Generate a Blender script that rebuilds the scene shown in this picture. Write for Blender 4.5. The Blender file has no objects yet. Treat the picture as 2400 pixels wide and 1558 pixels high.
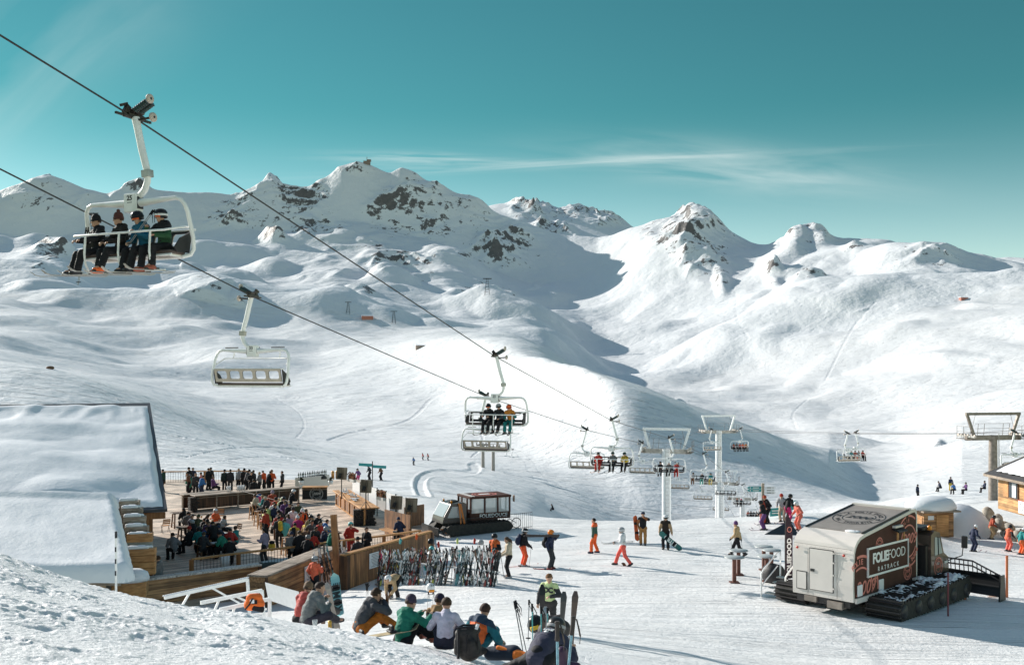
SKY_LOW = (1.72, 1.62, 1.18, 1); SKY_TINT = (.36, .92, .635, 1); SKY_HIGH_FILL = (2.7, 2.2, 1.6, 1); CLOUD_COL = (7.4, 8.3, 8.1, 1); SKY_STR = .070; SUN_STR = 4.3; EXPO = .70
import bpy, bmesh, math, random
import numpy as np
from mathutils import Vector, Matrix, Euler
C = bpy.context.scene.collection
SC = bpy.context.scene
R = math.radians
F = 2400*35/36.0          # focal length in photo pixels
VH = 870.0                # row of the level line through the lens
def P(u, v, D):           # photo column/row at a distance -> world point
    return Vector((D*(u-1200)/F, D, D*(VH-v)/F))
def tag(o, label=None, cat=None, group=None, kind=None):
    if label: o['label'] = label
    if cat: o['category'] = cat
    if group: o['group'] = group
    if kind: o['kind'] = kind
    return o
def thing(name, label, cat, loc=(0,0,0), rz=0, group=None):
    o = bpy.data.objects.new(name, None); C.objects.link(o)
    o.location = loc; o.rotation_euler = (0,0,rz); o.empty_display_size = .2
    return tag(o, label, cat, group)
# ---------------------------------------------------------------- materials
MATS = {}
def mat(name, col, rough=.6, metal=0, bump=0, bscale=40, var=0, vscale=6, spec=.5, alpha=None, coat=0):
    if name in MATS: return MATS[name]
    m = bpy.data.materials.new(name); m.use_nodes = True; MATS[name] = m
    nt = m.node_tree; b = nt.nodes['Principled BSDF']
    b.inputs['Base Color'].default_value = (*col, 1); b.inputs['Roughness'].default_value = rough
    b.inputs['Metallic'].default_value = metal; b.inputs['Specular IOR Level'].default_value = spec
    b.inputs['Coat Weight'].default_value = coat
    tc = nt.nodes.new('ShaderNodeTexCoord')
    if var:
        n = nt.nodes.new('ShaderNodeTexNoise'); n.inputs['Scale'].default_value = vscale; n.inputs['Detail'].default_value = 5
        r = nt.nodes.new('ShaderNodeMapRange'); r.inputs[3].default_value = 1-var; r.inputs[4].default_value = 1+var
        r.inputs[1].default_value = .3; r.inputs[2].default_value = .7
        x = nt.nodes.new('ShaderNodeMix'); x.data_type = 'RGBA'; x.blend_type = 'MULTIPLY'; x.inputs[0].default_value = 1
        x.inputs[6].default_value = (*col, 1)
        nt.links.new(tc.outputs['Object'], n.inputs['Vector']); nt.links.new(n.outputs[0], r.inputs[0])
        nt.links.new(r.outputs[0], x.inputs[7]); nt.links.new(x.outputs[2], b.inputs['Base Color'])
    if bump:
        n2 = nt.nodes.new('ShaderNodeTexNoise'); n2.inputs['Scale'].default_value = bscale; n2.inputs['Detail'].default_value = 4
        bp = nt.nodes.new('ShaderNodeBump'); bp.inputs['Strength'].default_value = bump; bp.inputs['Distance'].default_value = .02
        nt.links.new(tc.outputs['Object'], n2.inputs['Vector']); nt.links.new(n2.outputs[0], bp.inputs['Height'])
        nt.links.new(bp.outputs[0], b.inputs['Normal'])
    return m
def wood(name, c1, c2, axis='X', scale=1.0, plank=0, rough=.65):
    """streaky timber; plank = board width in metres along the axis across the boards"""
    if name in MATS: return MATS[name]
    m = bpy.data.materials.new(name); m.use_nodes = True; MATS[name] = m
    nt = m.node_tree; b = nt.nodes['Principled BSDF']; b.inputs['Roughness'].default_value = rough
    tc = nt.nodes.new('ShaderNodeTexCoord'); mp = nt.nodes.new('ShaderNodeMapping')
    s = {'X': (1, 14, 14), 'Y': (14, 1, 14), 'Z': (14, 14, 1)}[axis]
    mp.inputs['Scale'].default_value = tuple(q*scale for q in s)
    n = nt.nodes.new('ShaderNodeTexNoise'); n.inputs['Scale'].default_value = 1; n.inputs['Detail'].default_value = 6
    r = nt.nodes.new('ShaderNodeValToRGB'); r.color_ramp.elements[0].position = .32; r.color_ramp.elements[1].position = .68
    r.color_ramp.elements[0].color = (*c1, 1); r.color_ramp.elements[1].color = (*c2, 1)
    nt.links.new(tc.outputs['Object'], mp.inputs['Vector']); nt.links.new(mp.outputs[0], n.inputs['Vector'])
    nt.links.new(n.outputs[0], r.inputs[0])
    n3 = nt.nodes.new('ShaderNodeTexNoise'); n3.inputs['Scale'].default_value = .9; n3.inputs['Detail'].default_value = 3
    nt.links.new(tc.outputs['Object'], n3.inputs['Vector'])
    r3 = nt.nodes.new('ShaderNodeMapRange'); r3.inputs[1].default_value = .3; r3.inputs[2].default_value = .7
    r3.inputs[3].default_value = .6; r3.inputs[4].default_value = 1.25; nt.links.new(n3.outputs[0], r3.inputs[0])
    x = nt.nodes.new('ShaderNodeMix'); x.data_type = 'RGBA'; x.blend_type = 'MULTIPLY'; x.inputs[0].default_value = 1
    nt.links.new(r.outputs[0], x.inputs[6]); nt.links.new(r3.outputs[0], x.inputs[7]); out = x.outputs[2]
    if plank:
        pa, pw = plank
        sp = nt.nodes.new('ShaderNodeSeparateXYZ'); nt.links.new(tc.outputs['Object'], sp.inputs[0])
        d = nt.nodes.new('ShaderNodeMath'); d.operation = 'DIVIDE'; d.inputs[1].default_value = pw
        nt.links.new(sp.outputs[pa], d.inputs[0])
        fr = nt.nodes.new('ShaderNodeMath'); fr.operation = 'FRACT'; nt.links.new(d.outputs[0], fr.inputs[0])
        fl = nt.nodes.new('ShaderNodeMath'); fl.operation = 'FLOOR'; nt.links.new(d.outputs[0], fl.inputs[0])
        wn = nt.nodes.new('ShaderNodeTexWhiteNoise'); wn.noise_dimensions = '1D'; nt.links.new(fl.outputs[0], wn.inputs['W'])
        mr = nt.nodes.new('ShaderNodeMapRange'); mr.inputs[3].default_value = .62; mr.inputs[4].default_value = 1.3
        nt.links.new(wn.outputs[0], mr.inputs[0])
        gp = nt.nodes.new('ShaderNodeMath'); gp.operation = 'GREATER_THAN'; gp.inputs[1].default_value = .08
        nt.links.new(fr.outputs[0], gp.inputs[0])
        ml = nt.nodes.new('ShaderNodeMath'); ml.operation = 'MULTIPLY'
        ga = nt.nodes.new('ShaderNodeMath'); ga.operation = 'MULTIPLY_ADD'; ga.inputs[1].default_value = .75; ga.inputs[2].default_value = .25
        nt.links.new(gp.outputs[0], ga.inputs[0]); nt.links.new(mr.outputs[0], ml.inputs[0]); nt.links.new(ga.outputs[0], ml.inputs[1])
        y = nt.nodes.new('ShaderNodeMix'); y.data_type = 'RGBA'; y.blend_type = 'MULTIPLY'; y.inputs[0].default_value = 1
        nt.links.new(out, y.inputs[6]); nt.links.new(ml.outputs[0], y.inputs[7]); out = y.outputs[2]
    nt.links.new(out, b.inputs['Base Color'])
    return m
# ---------------------------------------------------------------- mesh builder
class MB:
    def __init__(s): s.v = []; s.f = []; s.m = []; s.mats = []; s.cur = 0; s.sm = []
    def use(s, m):
        if m not in s.mats: s.mats.append(m)
        s.cur = s.mats.index(m); return s
    def add(s, vs, fs, smooth=False):
        o = len(s.v); s.v += [tuple(p) for p in vs]; s.f += [tuple(i+o for i in f) for f in fs]
        s.m += [s.cur]*len(fs); s.sm += [smooth]*len(fs); return s
    def hexa(s, p):      # 8 corners: bottom 0-3 (ccw), top 4-7
        return s.add(p, [(3,2,1,0),(4,5,6,7),(0,1,5,4),(1,2,6,5),(2,3,7,6),(3,0,4,7)])
    def box(s, c, d, rot=None, bev=0):   # centre, full dims
        x, y, z = d[0]/2, d[1]/2, d[2]/2; c = Vector(c)
        if bev:
            b = min(bev, x*.98, y*.98, z*.98); vs = []; fs = []
            for sz in (-1, 1):
                for ring in ((x-b, y-b, z), (x, y, z-b)):
                    pass
            # chamfered box through three nested quads per end
            rings = [(x-b, y-b, -z), (x, y, -z+b), (x, y, z-b), (x-b, y-b, z)]
            for rx, ry, rz in rings:
                k = b if rx == x else b*.4
                for a, q in ((-rx+k,-ry),(rx-k,-ry),(rx,-ry+k),(rx,ry-k),(rx-k,ry),(-rx+k,ry),(-rx,ry-k),(-rx,-ry+k)):
                    vs.append(Vector((a, q, rz)))
            for i in range(3):
                for j in range(8):
                    a = i*8+j; q = i*8+(j+1) % 8; fs.append((a, q, q+8, a+8))
            fs.append(tuple(range(7, -1, -1))); fs.append(tuple(range(24, 32)))
        else:
            vs = [Vector(q) for q in ((-x,-y,-z),(x,-y,-z),(x,y,-z),(-x,y,-z),(-x,-y,z),(x,-y,z),(x,y,z),(-x,y,z))]
            fs = [(3,2,1,0),(4,5,6,7),(0,1,5,4),(1,2,6,5),(2,3,7,6),(3,0,4,7)]
        if rot is not None:
            M = rot if isinstance(rot, Matrix) else Euler(rot).to_matrix()
            vs = [M @ q for q in vs]
        return s.add([q+c for q in vs], fs)
    def bar(s, a, b, w, h, up=(0,0,1)):  # rectangular bar from a to b
        a, b = Vector(a), Vector(b); d = (b-a)
        if d.length < 1e-6: return s
        z = d.normalized(); u = Vector(up)
        if abs(z.dot(u)) > .98: u = Vector((1,0,0))
        x = z.cross(u).normalized(); y = x.cross(z).normalized()
        pts = []
        for q in (a, b):
            pts += [q-x*w/2-y*h/2, q+x*w/2-y*h/2, q+x*w/2+y*h/2, q-x*w/2+y*h/2]
        return s.add(pts, [(0,1,2,3),(7,6,5,4),(1,0,4,5),(2,1,5,6),(3,2,6,7),(0,3,7,4)])
    def tube(s, pts, r, n=8, caps=True, smooth=True):   # r: number or list
        pts = [Vector(p) for p in pts]; k = len(pts)
        rs = r if isinstance(r, (list, tuple)) else [r]*k
        T = []
        for i in range(k):
            a = pts[max(i-1,0)]; b = pts[min(i+1,k-1)]; t = (b-a)
            T.append(t.normalized() if t.length > 1e-9 else Vector((0,0,1)))
        u = Vector((0,0,1)) if abs(T[0].z) < .9 else Vector((1,0,0))
        x = (u - T[0]*u.dot(T[0])).normalized(); vs = []; fs = []
        for i in range(k):
            x = (x - T[i]*x.dot(T[i])).normalized(); y = T[i].cross(x)
            for j in range(n):
                a = 2*math.pi*j/n; vs.append(pts[i] + (x*math.cos(a)+y*math.sin(a))*rs[i])
        for i in range(k-1):
            for j in range(n):
                a = i*n+j; b = i*n+(j+1) % n; fs.append((a, b, b+n, a+n))
        s.add(vs, fs, smooth)
        if caps: s.add(vs[:n], [tuple(range(n-1,-1,-1))]); s.add(vs[-n:], [tuple(range(n))])
        return s
    def lathe(s, prof, n=16, c=(0,0,0), M=None, smooth=True):   # prof [(r,z)]
        vs = []; fs = []; c = Vector(c)
        for r, z in prof:
            for j in range(n):
                a = 2*math.pi*j/n; p = Vector((r*math.cos(a), r*math.sin(a), z)); vs.append((M @ p if M else p)+c)
        for i in range(len(prof)-1):
            for j in range(n):
                a = i*n+j; b = i*n+(j+1) % n; fs.append((a, b, b+n, a+n))
        return s.add(vs, fs, smooth)
    def ball(s, c, r, n=10, sc=(1,1,1), M=None):
        prof = [(max(1e-4,math.sin(math.pi*i/n)), -math.cos(math.pi*i/n)) for i in range(n+1)]
        S = Matrix.Diagonal((r*sc[0], r*sc[1], r*sc[2]))
        return s.lathe(prof, n+2, c, (M @ S) if M else S)
    def poly(s, pts, th, n=None):        # extruded polygon, pts 3D planar, thickness vector
        k = len(pts); th = Vector(th); a = [Vector(p) for p in pts]; b = [p+th for p in a]
        fs = [tuple(range(k-1,-1,-1)), tuple(range(k,2*k))] + [(i,(i+1)%k,(i+1)%k+k,i+k) for i in range(k)]
        return s.add(a+b, fs)
    def build(s, name, m=None, parent=None, loc=None, rot=None):
        me = bpy.data.meshes.new(name); me.from_pydata(s.v, [], s.f)
        ms = s.mats if s.mats else [m]
        for q in ms: me.materials.append(q)
        me.polygons.foreach_set('material_index', s.m if s.mats else [0]*len(s.f))
        me.polygons.foreach_set('use_smooth', s.sm)
        me.validate(); me.update()
        bm = bmesh.new(); bm.from_mesh(me); bmesh.ops.recalc_face_normals(bm, faces=bm.faces); bm.to_mesh(me); bm.free()
        o = bpy.data.objects.new(name, me); C.objects.link(o)
        if parent: o.parent = parent
        if loc: o.location = loc
        if rot: o.rotation_euler = rot
        return o
def copy_tree(o, parent=None):
    c = o.copy(); C.objects.link(c); c.parent = parent
    for ch in [q for q in o.children]: copy_tree(ch, c)
    return c
def text_mesh(body, size=1, bold=0, align='CENTER', spacing=1.0, shear=0):
    cu = bpy.data.curves.new('t', 'FONT'); cu.body = body; cu.size = size; cu.align_x = align; cu.align_y = 'CENTER'
    cu.offset = bold; cu.space_character = spacing; cu.shear = shear; cu.resolution_u = 3; cu.extrude = .004
    o = bpy.data.objects.new('t', cu); C.objects.link(o)
    dg = bpy.context.evaluated_depsgraph_get(); me = bpy.data.meshes.new_from_object(o.evaluated_get(dg))
    vs = [v.co.copy() for v in me.vertices]; fs = [tuple(p.vertices) for p in me.polygons]
    bpy.data.objects.remove(o); bpy.data.curves.remove(cu); bpy.data.meshes.remove(me)
    return vs, fs
def put_text(mb, body, O, X, Y, size, **k):     # lay text on the plane O + x*X + y*Y
    vs, fs = text_mesh(body, size, **k); O = Vector(O); X = Vector(X).normalized(); Y = Vector(Y).normalized(); N = X.cross(Y)
    mb.add([O+X*p.x+Y*p.y+N*p.z for p in vs], fs)
def ring_text(mb, body, O, X, Y, rad, size, a0, a1, inward=False, sy=1.0, **k):   # letters along an arc, angles in degrees
    O = Vector(O); X = Vector(X).normalized(); Y = Vector(Y).normalized()
    for i, ch in enumerate(body):
        if ch == ' ': continue
        a = R(a0 + (a1-a0)*(i+.5)/len(body))
        d = X*math.cos(a)+Y*math.sin(a)*sy; t = X*math.sin(a)-Y*math.cos(a)*sy; n = d
        if inward: t, n = -t, -d
        put_text(mb, ch, O+d*rad, t, n, size, **k)
def ring(mb, O, X, Y, r, w, n=40, a0=0, a1=360, th=.004, sy=1.0):
    O = Vector(O); X = Vector(X).normalized(); Y = Vector(Y).normalized(); N = X.cross(Y)
    vs = []; fs = []
    for i in range(n+1):
        a = R(a0+(a1-a0)*i/n); d = X*math.cos(a)+Y*math.sin(a)*sy
        vs += [O+d*(r-w/2)+N*th, O+d*(r+w/2)+N*th]
    for i in range(n): fs.append((2*i, 2*i+1, 2*i+3, 2*i+2))
    mb.add(vs, fs)
def star(mb, O, X, Y, r, th=.005):
    O = Vector(O); X = Vector(X).normalized(); Y = Vector(Y).normalized(); N = X.cross(Y)
    pts = [O+N*th]+[O+N*th+(X*math.sin(R(36*i))+Y*math.cos(R(36*i)))*(r if i % 2 == 0 else r*.4) for i in range(10)]
    mb.add(pts, [(0, i+1, (i+1) % 10+1) for i in range(10)])
# ---------------------------------------------------------------- terrain
SUN_EL, SUN_AZ = 23.5, -52.0          # azimuth from +Y, negative = left
_rng = np.random.RandomState(7)
_perm = _rng.permutation(4096); _ang = _rng.rand(4096)*2*np.pi
def gnoise(x, y, seed=0):
    xi = np.floor(x).astype(np.int64); yi = np.floor(y).astype(np.int64); xf = x-xi; yf = y-yi
    def g(ix, iy, dx, dy):
        h = _ang[_perm[(_perm[(ix+seed*131) & 4095]+iy) & 4095]]
        return np.cos(h)*dx+np.sin(h)*dy
    u = xf*xf*xf*(xf*(xf*6-15)+10); v = yf*yf*yf*(yf*(yf*6-15)+10)
    a = g(xi, yi, xf, yf); b = g(xi+1, yi, xf-1, yf); c = g(xi, yi+1, xf, yf-1); d = g(xi+1, yi+1, xf-1, yf-1)
    return (a+(b-a)*u + ((c+(d-c)*u)-(a+(b-a)*u))*v)*1.5
def sstep(a, b, x):
    t = np.clip((x-a)/(b-a), 0, 1); return t*t*(3-2*t)
# ground curves near -> far: (column, value, distance); 'z' = height in metres, 'v' = photo row
CURVES = [
 ('z', [(-400,-1.75,3),(2800,-1.75,3)]),
 ('z', [(-400,-2.15,8),(0,-2.2,8),(400,-2.45,8),(900,-2.7,8),(1300,-2.9,8),(1500,-3.1,8),(2000,-3.5,8),(2800,-3.7,8)]),
 ('v', [(-400,1268,13),(0,1307,13.5),(130,1352,14),(250,1385,14.5),(330,1402,15),(450,1430,16),(600,1443,16.5),(700,1466,17.5),(800,1484,18),(900,1500,18),(1000,1518,17.5),(1100,1545,17),(1200,1572,17),(1300,1585,16),(1420,1590,18),(1600,1610,20),(2000,1625,22),(2400,1625,22),(2800,1625,22)]),
 ('z', [(-400,-4.5,19),(0,-4.4,19),(300,-5.3,20),(700,-6.2,22),(1000,-6.1,22),(1200,-6.1,22),(1300,-6.15,22),(1500,-6.9,24),(1800,-7.7,25.5),(2400,-8.0,26),(2800,-8,26)]),
 ('z', [(-400,-9.0,30),(0,-9.0,30),(300,-9.2,30),(700,-8.9,32),(1000,-8.4,32),(1250,-8.1,32),(1500,-8.4,32),(2000,-8.9,32),(2400,-9.0,32),(2800,-9,32)]),
 ('z', [(-400,-9.8,38),(250,-9.8,38),(600,-9.7,38.5),(850,-9.4,39),(1200,-9.05,39),(1700,-9.0,39),(2000,-9.05,39),(2400,-9.1,39),(2800,-9.1,39)]),
 ('z', [(-400,-10.35,45),(700,-10.3,45),(830,-9.9,45),(950,-9.6,45),(1100,-9.35,45.5),(1500,-9.25,46),(1700,-9.35,46),(2000,-9.35,46),(2400,-9.7,46),(2800,-9.9,46)]),
 ('z', [(-400,-10.35,56),(880,-10.35,56),(950,-10.1,56),(1050,-10.0,56),(1250,-9.85,56),(1560,-9.75,56),(1750,-9.9,56),(2000,-10.2,56),(2200,-10.9,56),(2400,-11.2,56),(2800,-11.6,56)]),
 ('z', [(-400,-10.35,68),(880,-10.4,68),(970,-10.3,68),(1100,-10.0,68),(1240,-9.9,67),(1400,-10.0,66),(1560,-9.95,66),(1760,-9.75,66),(1850,-9.4,65),(1950,-9.5,66),(2050,-10.5,68),(2250,-12.2,68),(2400,-12.4,69),(2800,-12.8,69)]),
 ('z', [(-400,-10.6,88),(300,-10.6,88),(700,-10.9,86),(1000,-11.3,84),(1150,-12.0,84),(1260,-13.5,84),(1400,-16.5,84),(1850,-17,84),(1960,-14,84),(2050,-12.3,86),(2200,-13.2,90),(2400,-12.6,92),(2800,-12,92)]),
 ('z', [(-400,-9.8,112),(0,-9.9,112),(400,-10.7,112),(650,-11.7,112),(860,-12.6,112),(1000,-13.0,115),(1150,-14.5,115),(1260,-17,120),(1400,-24,120),(1600,-27,115),(1850,-27,115),(1970,-19,115),(2050,-15.0,110),(2200,-14.2,112),(2400,-13.8,115),(2800,-13,115)]),
 ('v', [(-400,838,175),(0,848,175),(110,862,178),(200,882,180),(340,928,185),(430,962,190),(560,1012,200),(700,1052,210),(860,1082,222),(1000,1086,228),(1150,1100,232),(1240,1125,220),(1340,1175,200),(1500,1250,195),(1600,1285,190),(1700,1305,190),(1850,1290,190),(1930,1230,190),(2000,1186,190),(2100,1170,200),(2300,1160,210),(2400,1150,220),(2800,1140,220)]),
 ('v', [(-400,845,330),(0,852,330),(200,884,330),(340,922,330),(500,980,340),(700,1020,340),(860,1045,320),(1100,1062,295),(1240,1085,268),(1340,1110,245),(1500,1160,224),(1600,1190,220),(1700,1200,218),(1850,1195,218),(1930,1192,216),(2000,1180,215),(2100,1174,215),(2250,1166,220),(2400,1152,225),(2800,1130,230)]),
 ('v', [(-400,790,600),(0,815,600),(200,862,600),(400,905,600),(700,935,560),(1000,950,480),(1150,957,400),(1240,968,350),(1300,987,310),(1450,1020,262),(1640,1085,256),(1850,1135,252),(2000,1174,248),(2100,1174,246),(2250,1168,246),(2400,1150,250),(2800,1125,260)]),
 ('v', [(-400,700,1000),(0,740,1000),(120,760,1000),(250,800,1000),(330,815,980),(480,790,1000),(600,800,1000),(750,815,1000),(900,806,900),(1000,798,780),(1100,797,640),(1200,810,520),(1270,836,440),(1330,853,380),(1420,888,312),(1500,912,302),(1640,972,300),(1760,1025,298),(1850,1068,295),(1950,1122,290),(2040,1170,285),(2120,1174,275),(2220,1168,270),(2400,1145,280),(2800,1120,290)]),
 ('v', [(-400,690,1150),(0,715,1150),(120,740,1150),(250,775,1150),(400,750,1200),(600,780,1150),(900,780,1150),(1050,775,1150),(1200,790,1120),(1330,866,1000),(1420,930,820),(1500,965,760),(1640,1000,720),(1760,1015,740),(1850,1030,720),(1950,1025,700),(2040,1020,700),(2110,1020,700),(2250,985,700),(2400,950,700),(2800,890,700)]),
 ('v', [(-400,590,1500),(0,610,1500),(60,600,1500),(130,615,1480),(250,690,1450),(350,720,1420),(430,650,1480),(500,652,1480),(570,690,1450),(680,735,1400),(800,745,1400),(950,750,1400),(1080,765,1400),(1180,760,1420),(1280,770,1420),(1360,835,1350),(1430,885,1250),(1640,925,1120),(1850,930,1020),(2040,920,950),(2200,890,900),(2400,860,850),(2800,800,800)]),
 ('v', [(-400,600,1900),(0,600,1900),(100,600,1900),(250,650,1900),(420,665,1900),(560,670,1900),(680,668,1900),(760,660,1900),(880,668,1900),(960,690,1850),(1050,720,1850),(1140,740,1800),(1230,765,1800),(1330,785,1750),(1400,815,1650),(1640,810,1480),(1850,815,1320),(2040,800,1180),(2200,780,1080),(2400,770,1000),(2800,730,950)]),
 ('v', [(-400,580,2430),(0,588,2430),(250,592,2430),(420,598,2430),(560,602,2425),(640,600,2410),(700,594,2390),(760,592,2370),(880,606,2320),(960,634,2250),(1050,668,2000),(1140,695,2000),(1230,725,2000),(1330,750,1980),(1420,755,1950),(1640,720,1800),(1760,715,1680),(1850,710,1600),(2040,705,1420),(2150,700,1340),(2400,700,1200),(2800,660,1150)]),
 ('v', [(-400,538,2580),(0,536,2590),(60,548,2570),(130,556,2550),(200,540,2590),(270,532,2600),(340,552,2560),(420,566,2545),(500,548,2580),(560,536,2590),(630,556,2560),(700,528,2575),(800,520,2565),(880,525,2560),(960,540,2540),(1050,572,2490),(1150,628,2470),(1250,675,2440),(1340,670,2400),(1420,640,2350),(1520,600,2220),(1640,610,2100),(1740,640,1980),(1850,635,1880),(2000,645,1700),(2150,645,1600),(2300,660,1500),(2400,665,1450),(2800,620,1350)]),
 ('v', [(-400,450,2700),(0,447,2700),(50,428,2700),(80,418,2700),(120,411,2700),(150,424,2700),(200,447,2700),(250,461,2700),(300,449,2700),(330,442,2700),(370,455,2700),(440,461,2700),(540,460,2700),(600,446,2700),(640,430,2700),(665,433,2700),(720,436,2700),(770,415,2700),(800,388,2700),(830,383,2700),(860,386,2700),(890,394,2700),(915,400,2700),(940,389,2700),(970,401,2700),(1000,416,2700),(1030,424,2700),(1060,441,2700),(1100,458,2700),(1130,477,2700),(1160,495,2700),(1250,530,2700),(1330,555,2690),(1400,563,2650),(1440,552,2600),(1480,537,2550),(1530,522,2500),(1590,516,2480),(1617,505,2460),(1650,522,2430),(1700,552,2380),(1760,572,2300),(1830,572,2220),(1850,556,2170),(1867,542,2160),(1890,548,2150),(1930,556,2120),(1960,570,2080),(2000,577,2040),(2060,581,1980),(2130,588,1900),(2160,594,1880),(2210,600,1840),(2240,612,1820),(2280,626,1800),(2320,633,1850),(2360,624,1900),(2400,616,1900),(2800,560,1800)]),
 ('v', [(-400,560,3400),(0,560,3400),(600,560,3400),(1000,540,3400),(1150,560,3300),(1330,590,3200),(1480,600,3100),(1620,640,3000),(1867,680,2900),(2400,740,2800),(2800,700,2800)]),
 ('v', [(-400,640,4000),(600,640,4000),(1000,560,4000),(1100,500,3900),(1150,479,3900),(1200,474,3900),(1270,478,3900),(1310,490,3900),(1350,487,3950),(1390,490,4000),(1430,505,4000),(1480,527,4000),(1530,560,4000),(1700,640,4000),(2400,700,4000),(2800,700,4000)]),
 ('v', [(-400,760,5200),(1200,640,5200),(2800,760,5200)]),
 ('v', [(-400,880,9500),(2800,880,9500)]),
]
NU = 1060
U = np.linspace(-340, 2740, NU)
_segs = [(3,8,70),(8,21,330),(21,48,210),(48,112,190),(112,400,170),(400,1300,260),(1300,3150,560),(3150,4300,70),(4300,9500,30)]
DS = np.concatenate([np.exp(np.linspace(math.log(a), math.log(b), n, endpoint=False)) for a, b, n in _segs]+[np.array([9500.0])])
ND = len(DS)
def _gs(a, s, axis=0):
    if s <= 0: return a
    k = np.exp(-.5*(np.arange(-int(3*s), int(3*s)+1)/s)**2); k /= k.sum(); r = len(k)//2
    ap = np.concatenate([np.repeat(a.take([0], axis), r, axis), a, np.repeat(a.take([-1], axis), r, axis)], axis)
    return np.apply_along_axis(lambda q: np.convolve(q, k, 'valid'), axis, ap)
def build_terrain():
    KD, KZ = [], []
    for i, (kind, pts) in enumerate(CURVES):
        us = [p[0] for p in pts]; d = np.exp(np.interp(U, us, [math.log(p[2]) for p in pts])); val = np.interp(U, us, [p[1] for p in pts])
        z = val if kind == 'z' else d*(VH-val)/F
        s = 1.2 if len(pts) > 40 else 9
        if 0 < i < 3: s = 6
        KD.append(_gs(d, s)); KZ.append(_gs(z, s))
    KD = np.array(KD); KZ = np.array(KZ)
    for i in range(1, len(KD)): KD[i] = np.maximum(KD[i], KD[i-1]*1.02)
    Z = np.zeros((ND, NU))
    for j in range(NU):
        d, z = KD[:, j], KZ[:, j]; h = np.diff(d); s = np.diff(z)/h
        m = np.zeros(len(d)); m[0] = s[0]; m[-1] = s[-1]
        w1 = 2*h[1:]+h[:-1]; w2 = h[1:]+2*h[:-1]; ok = s[1:]*s[:-1] > 0
        with np.errstate(divide='ignore', invalid='ignore'):
            hm = (w1+w2)/(w1/s[:-1]+w2/s[1:])
        m[1:-1] = np.where(ok, hm, 0)
        k = np.clip(np.searchsorted(d, DS)-1, 0, len(d)-2); t = np.clip((DS-d[k])/h[k], 0, 1)
        pc = (2*t**3-3*t**2+1)*z[k]+(t**3-2*t**2+t)*h[k]*m[k]+(-2*t**3+3*t**2)*z[k+1]+(t**3-t**2)*h[k]*m[k+1]
        ln = z[k]+t*(z[k+1]-z[k]); w = sstep(1700, 2400, DS)*.75
        Z[:, j] = pc*(1-w)+ln*w
    Dg = np.repeat(DS[:, None], NU, 1); Ug = np.repeat(U[None, :], ND, 0); X = Dg*(Ug-1200)/F
    V = VH-Z/Dg*F
    # rock cover (image-mapped outcrop list kept as world data)
    rock = np.zeros_like(Z)
    for (cu, cv, ru, rv, den, d0, d1) in ROCKS:
        if d0 > 1000 and den > .6: ru, rv, den = ru*1.35, rv*1.35, den*.80
        e = ((Ug-cu)/ru)**2+((V-cv)/rv)**2
        rock = np.maximum(rock, den*np.exp(-e*.9)*((Dg > d0) & (Dg < d1)))
    # self-similar relief
    lam = 900.0; k = 0; N = np.zeros_like(Z); RG = np.zeros_like(Z)
    far = sstep(180, 420, Dg)
    steep = np.clip(rock*1.2, 0, 1)
    while lam > 2.5:
        w = sstep(.9, .25, lam/(Dg*.42))*sstep(1.2, 3.2, lam/(Dg*.0016))
        a = .034 if lam > 60 else .020
        wx = X+lam*.25*gnoise(X/lam/1.7, Dg/lam/1.7, k+50)
        g = gnoise(wx/lam, Dg/lam*.8, k)
        N += lam*a*w*g
        RG += lam*.075*w*(.45-np.abs(g)*1.1)*(lam < 300)
        lam *= .55; k += 1
    KN_ = np.zeros_like(Z)
    for lam, amp, sd in ((560,.17,61),(300,.20,62),(150,.15,63),(75,.10,64)):
        w = sstep(.9, .3, lam/(Dg*.42))*sstep(1.5, 4, lam/(Dg*.0016)); wx = X+lam*.3*gnoise(X/lam/1.3, Dg/lam/1.3, sd+9); KN_ += lam*amp*w*np.clip(gnoise(wx/lam, Dg/lam*.75, sd)-.10, 0, 1)**1.25
    KN_ *= sstep(240, 620, Dg)*sstep(2640, 2300, Dg)*(1+.75*sstep(1420,1150,Ug)*sstep(1000,1400,Dg))*(1+.55*sstep(1450,1700,Ug))*(1-.65*sstep(300,900,Ug)*sstep(1250,800,Dg)*sstep(1500,1300,Ug))
    ridgekeep = 1-.55*sstep(2600, 2950, Dg)
    Z = Z+KN_+N*far*ridgekeep+RG*far*(.05*sstep(1700, 2300, Dg)*sstep(1500,1300,Ug)+.25*steep)*np.where(Dg > 2680, .7, 1)
    # crags: ridged spurs, gullies and ledges where rock breaks through, bare rock on the steep pitches
    cm_ = sstep(.18, .95, rock+.30*gnoise(X/160, Dg/160, 95)*(rock > .15)); cr = np.zeros_like(Z); wt = np.ones_like(Z); lam = 230.0
    for k in range(7):
        ok_ = sstep(1.5, 3.5, lam/(Dg*.0013)); gx = X+.25*lam*gnoise(X/lam, Z/lam, 110+k); q = (1-np.abs(gnoise(gx/lam, (Dg*.45+Z*.9)/lam, 120+k))*1.6); q = np.clip(q, -.6, 1); q = q*np.abs(q); cr += ok_*wt*lam*.17*(q-.25); wt = np.clip(wt*(.45+.75*np.clip(q,0,1)), 0, 1); lam *= .56
    st_ = 34*(1+.35*gnoise(X/300, Dg/300, 131)); zz = (Z+.12*X+18*gnoise(X/90, Dg/90, 132))/st_; fz = zz-np.floor(zz); ter_ = (sstep(.15, .75, fz)-fz)*st_*.62
    sc_ = np.clip(Dg/2400, .12, 1.1); Z = Z+cm_*far*(cr*sc_*.95+ter_*sc_*sstep(900,1600,Dg))
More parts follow.
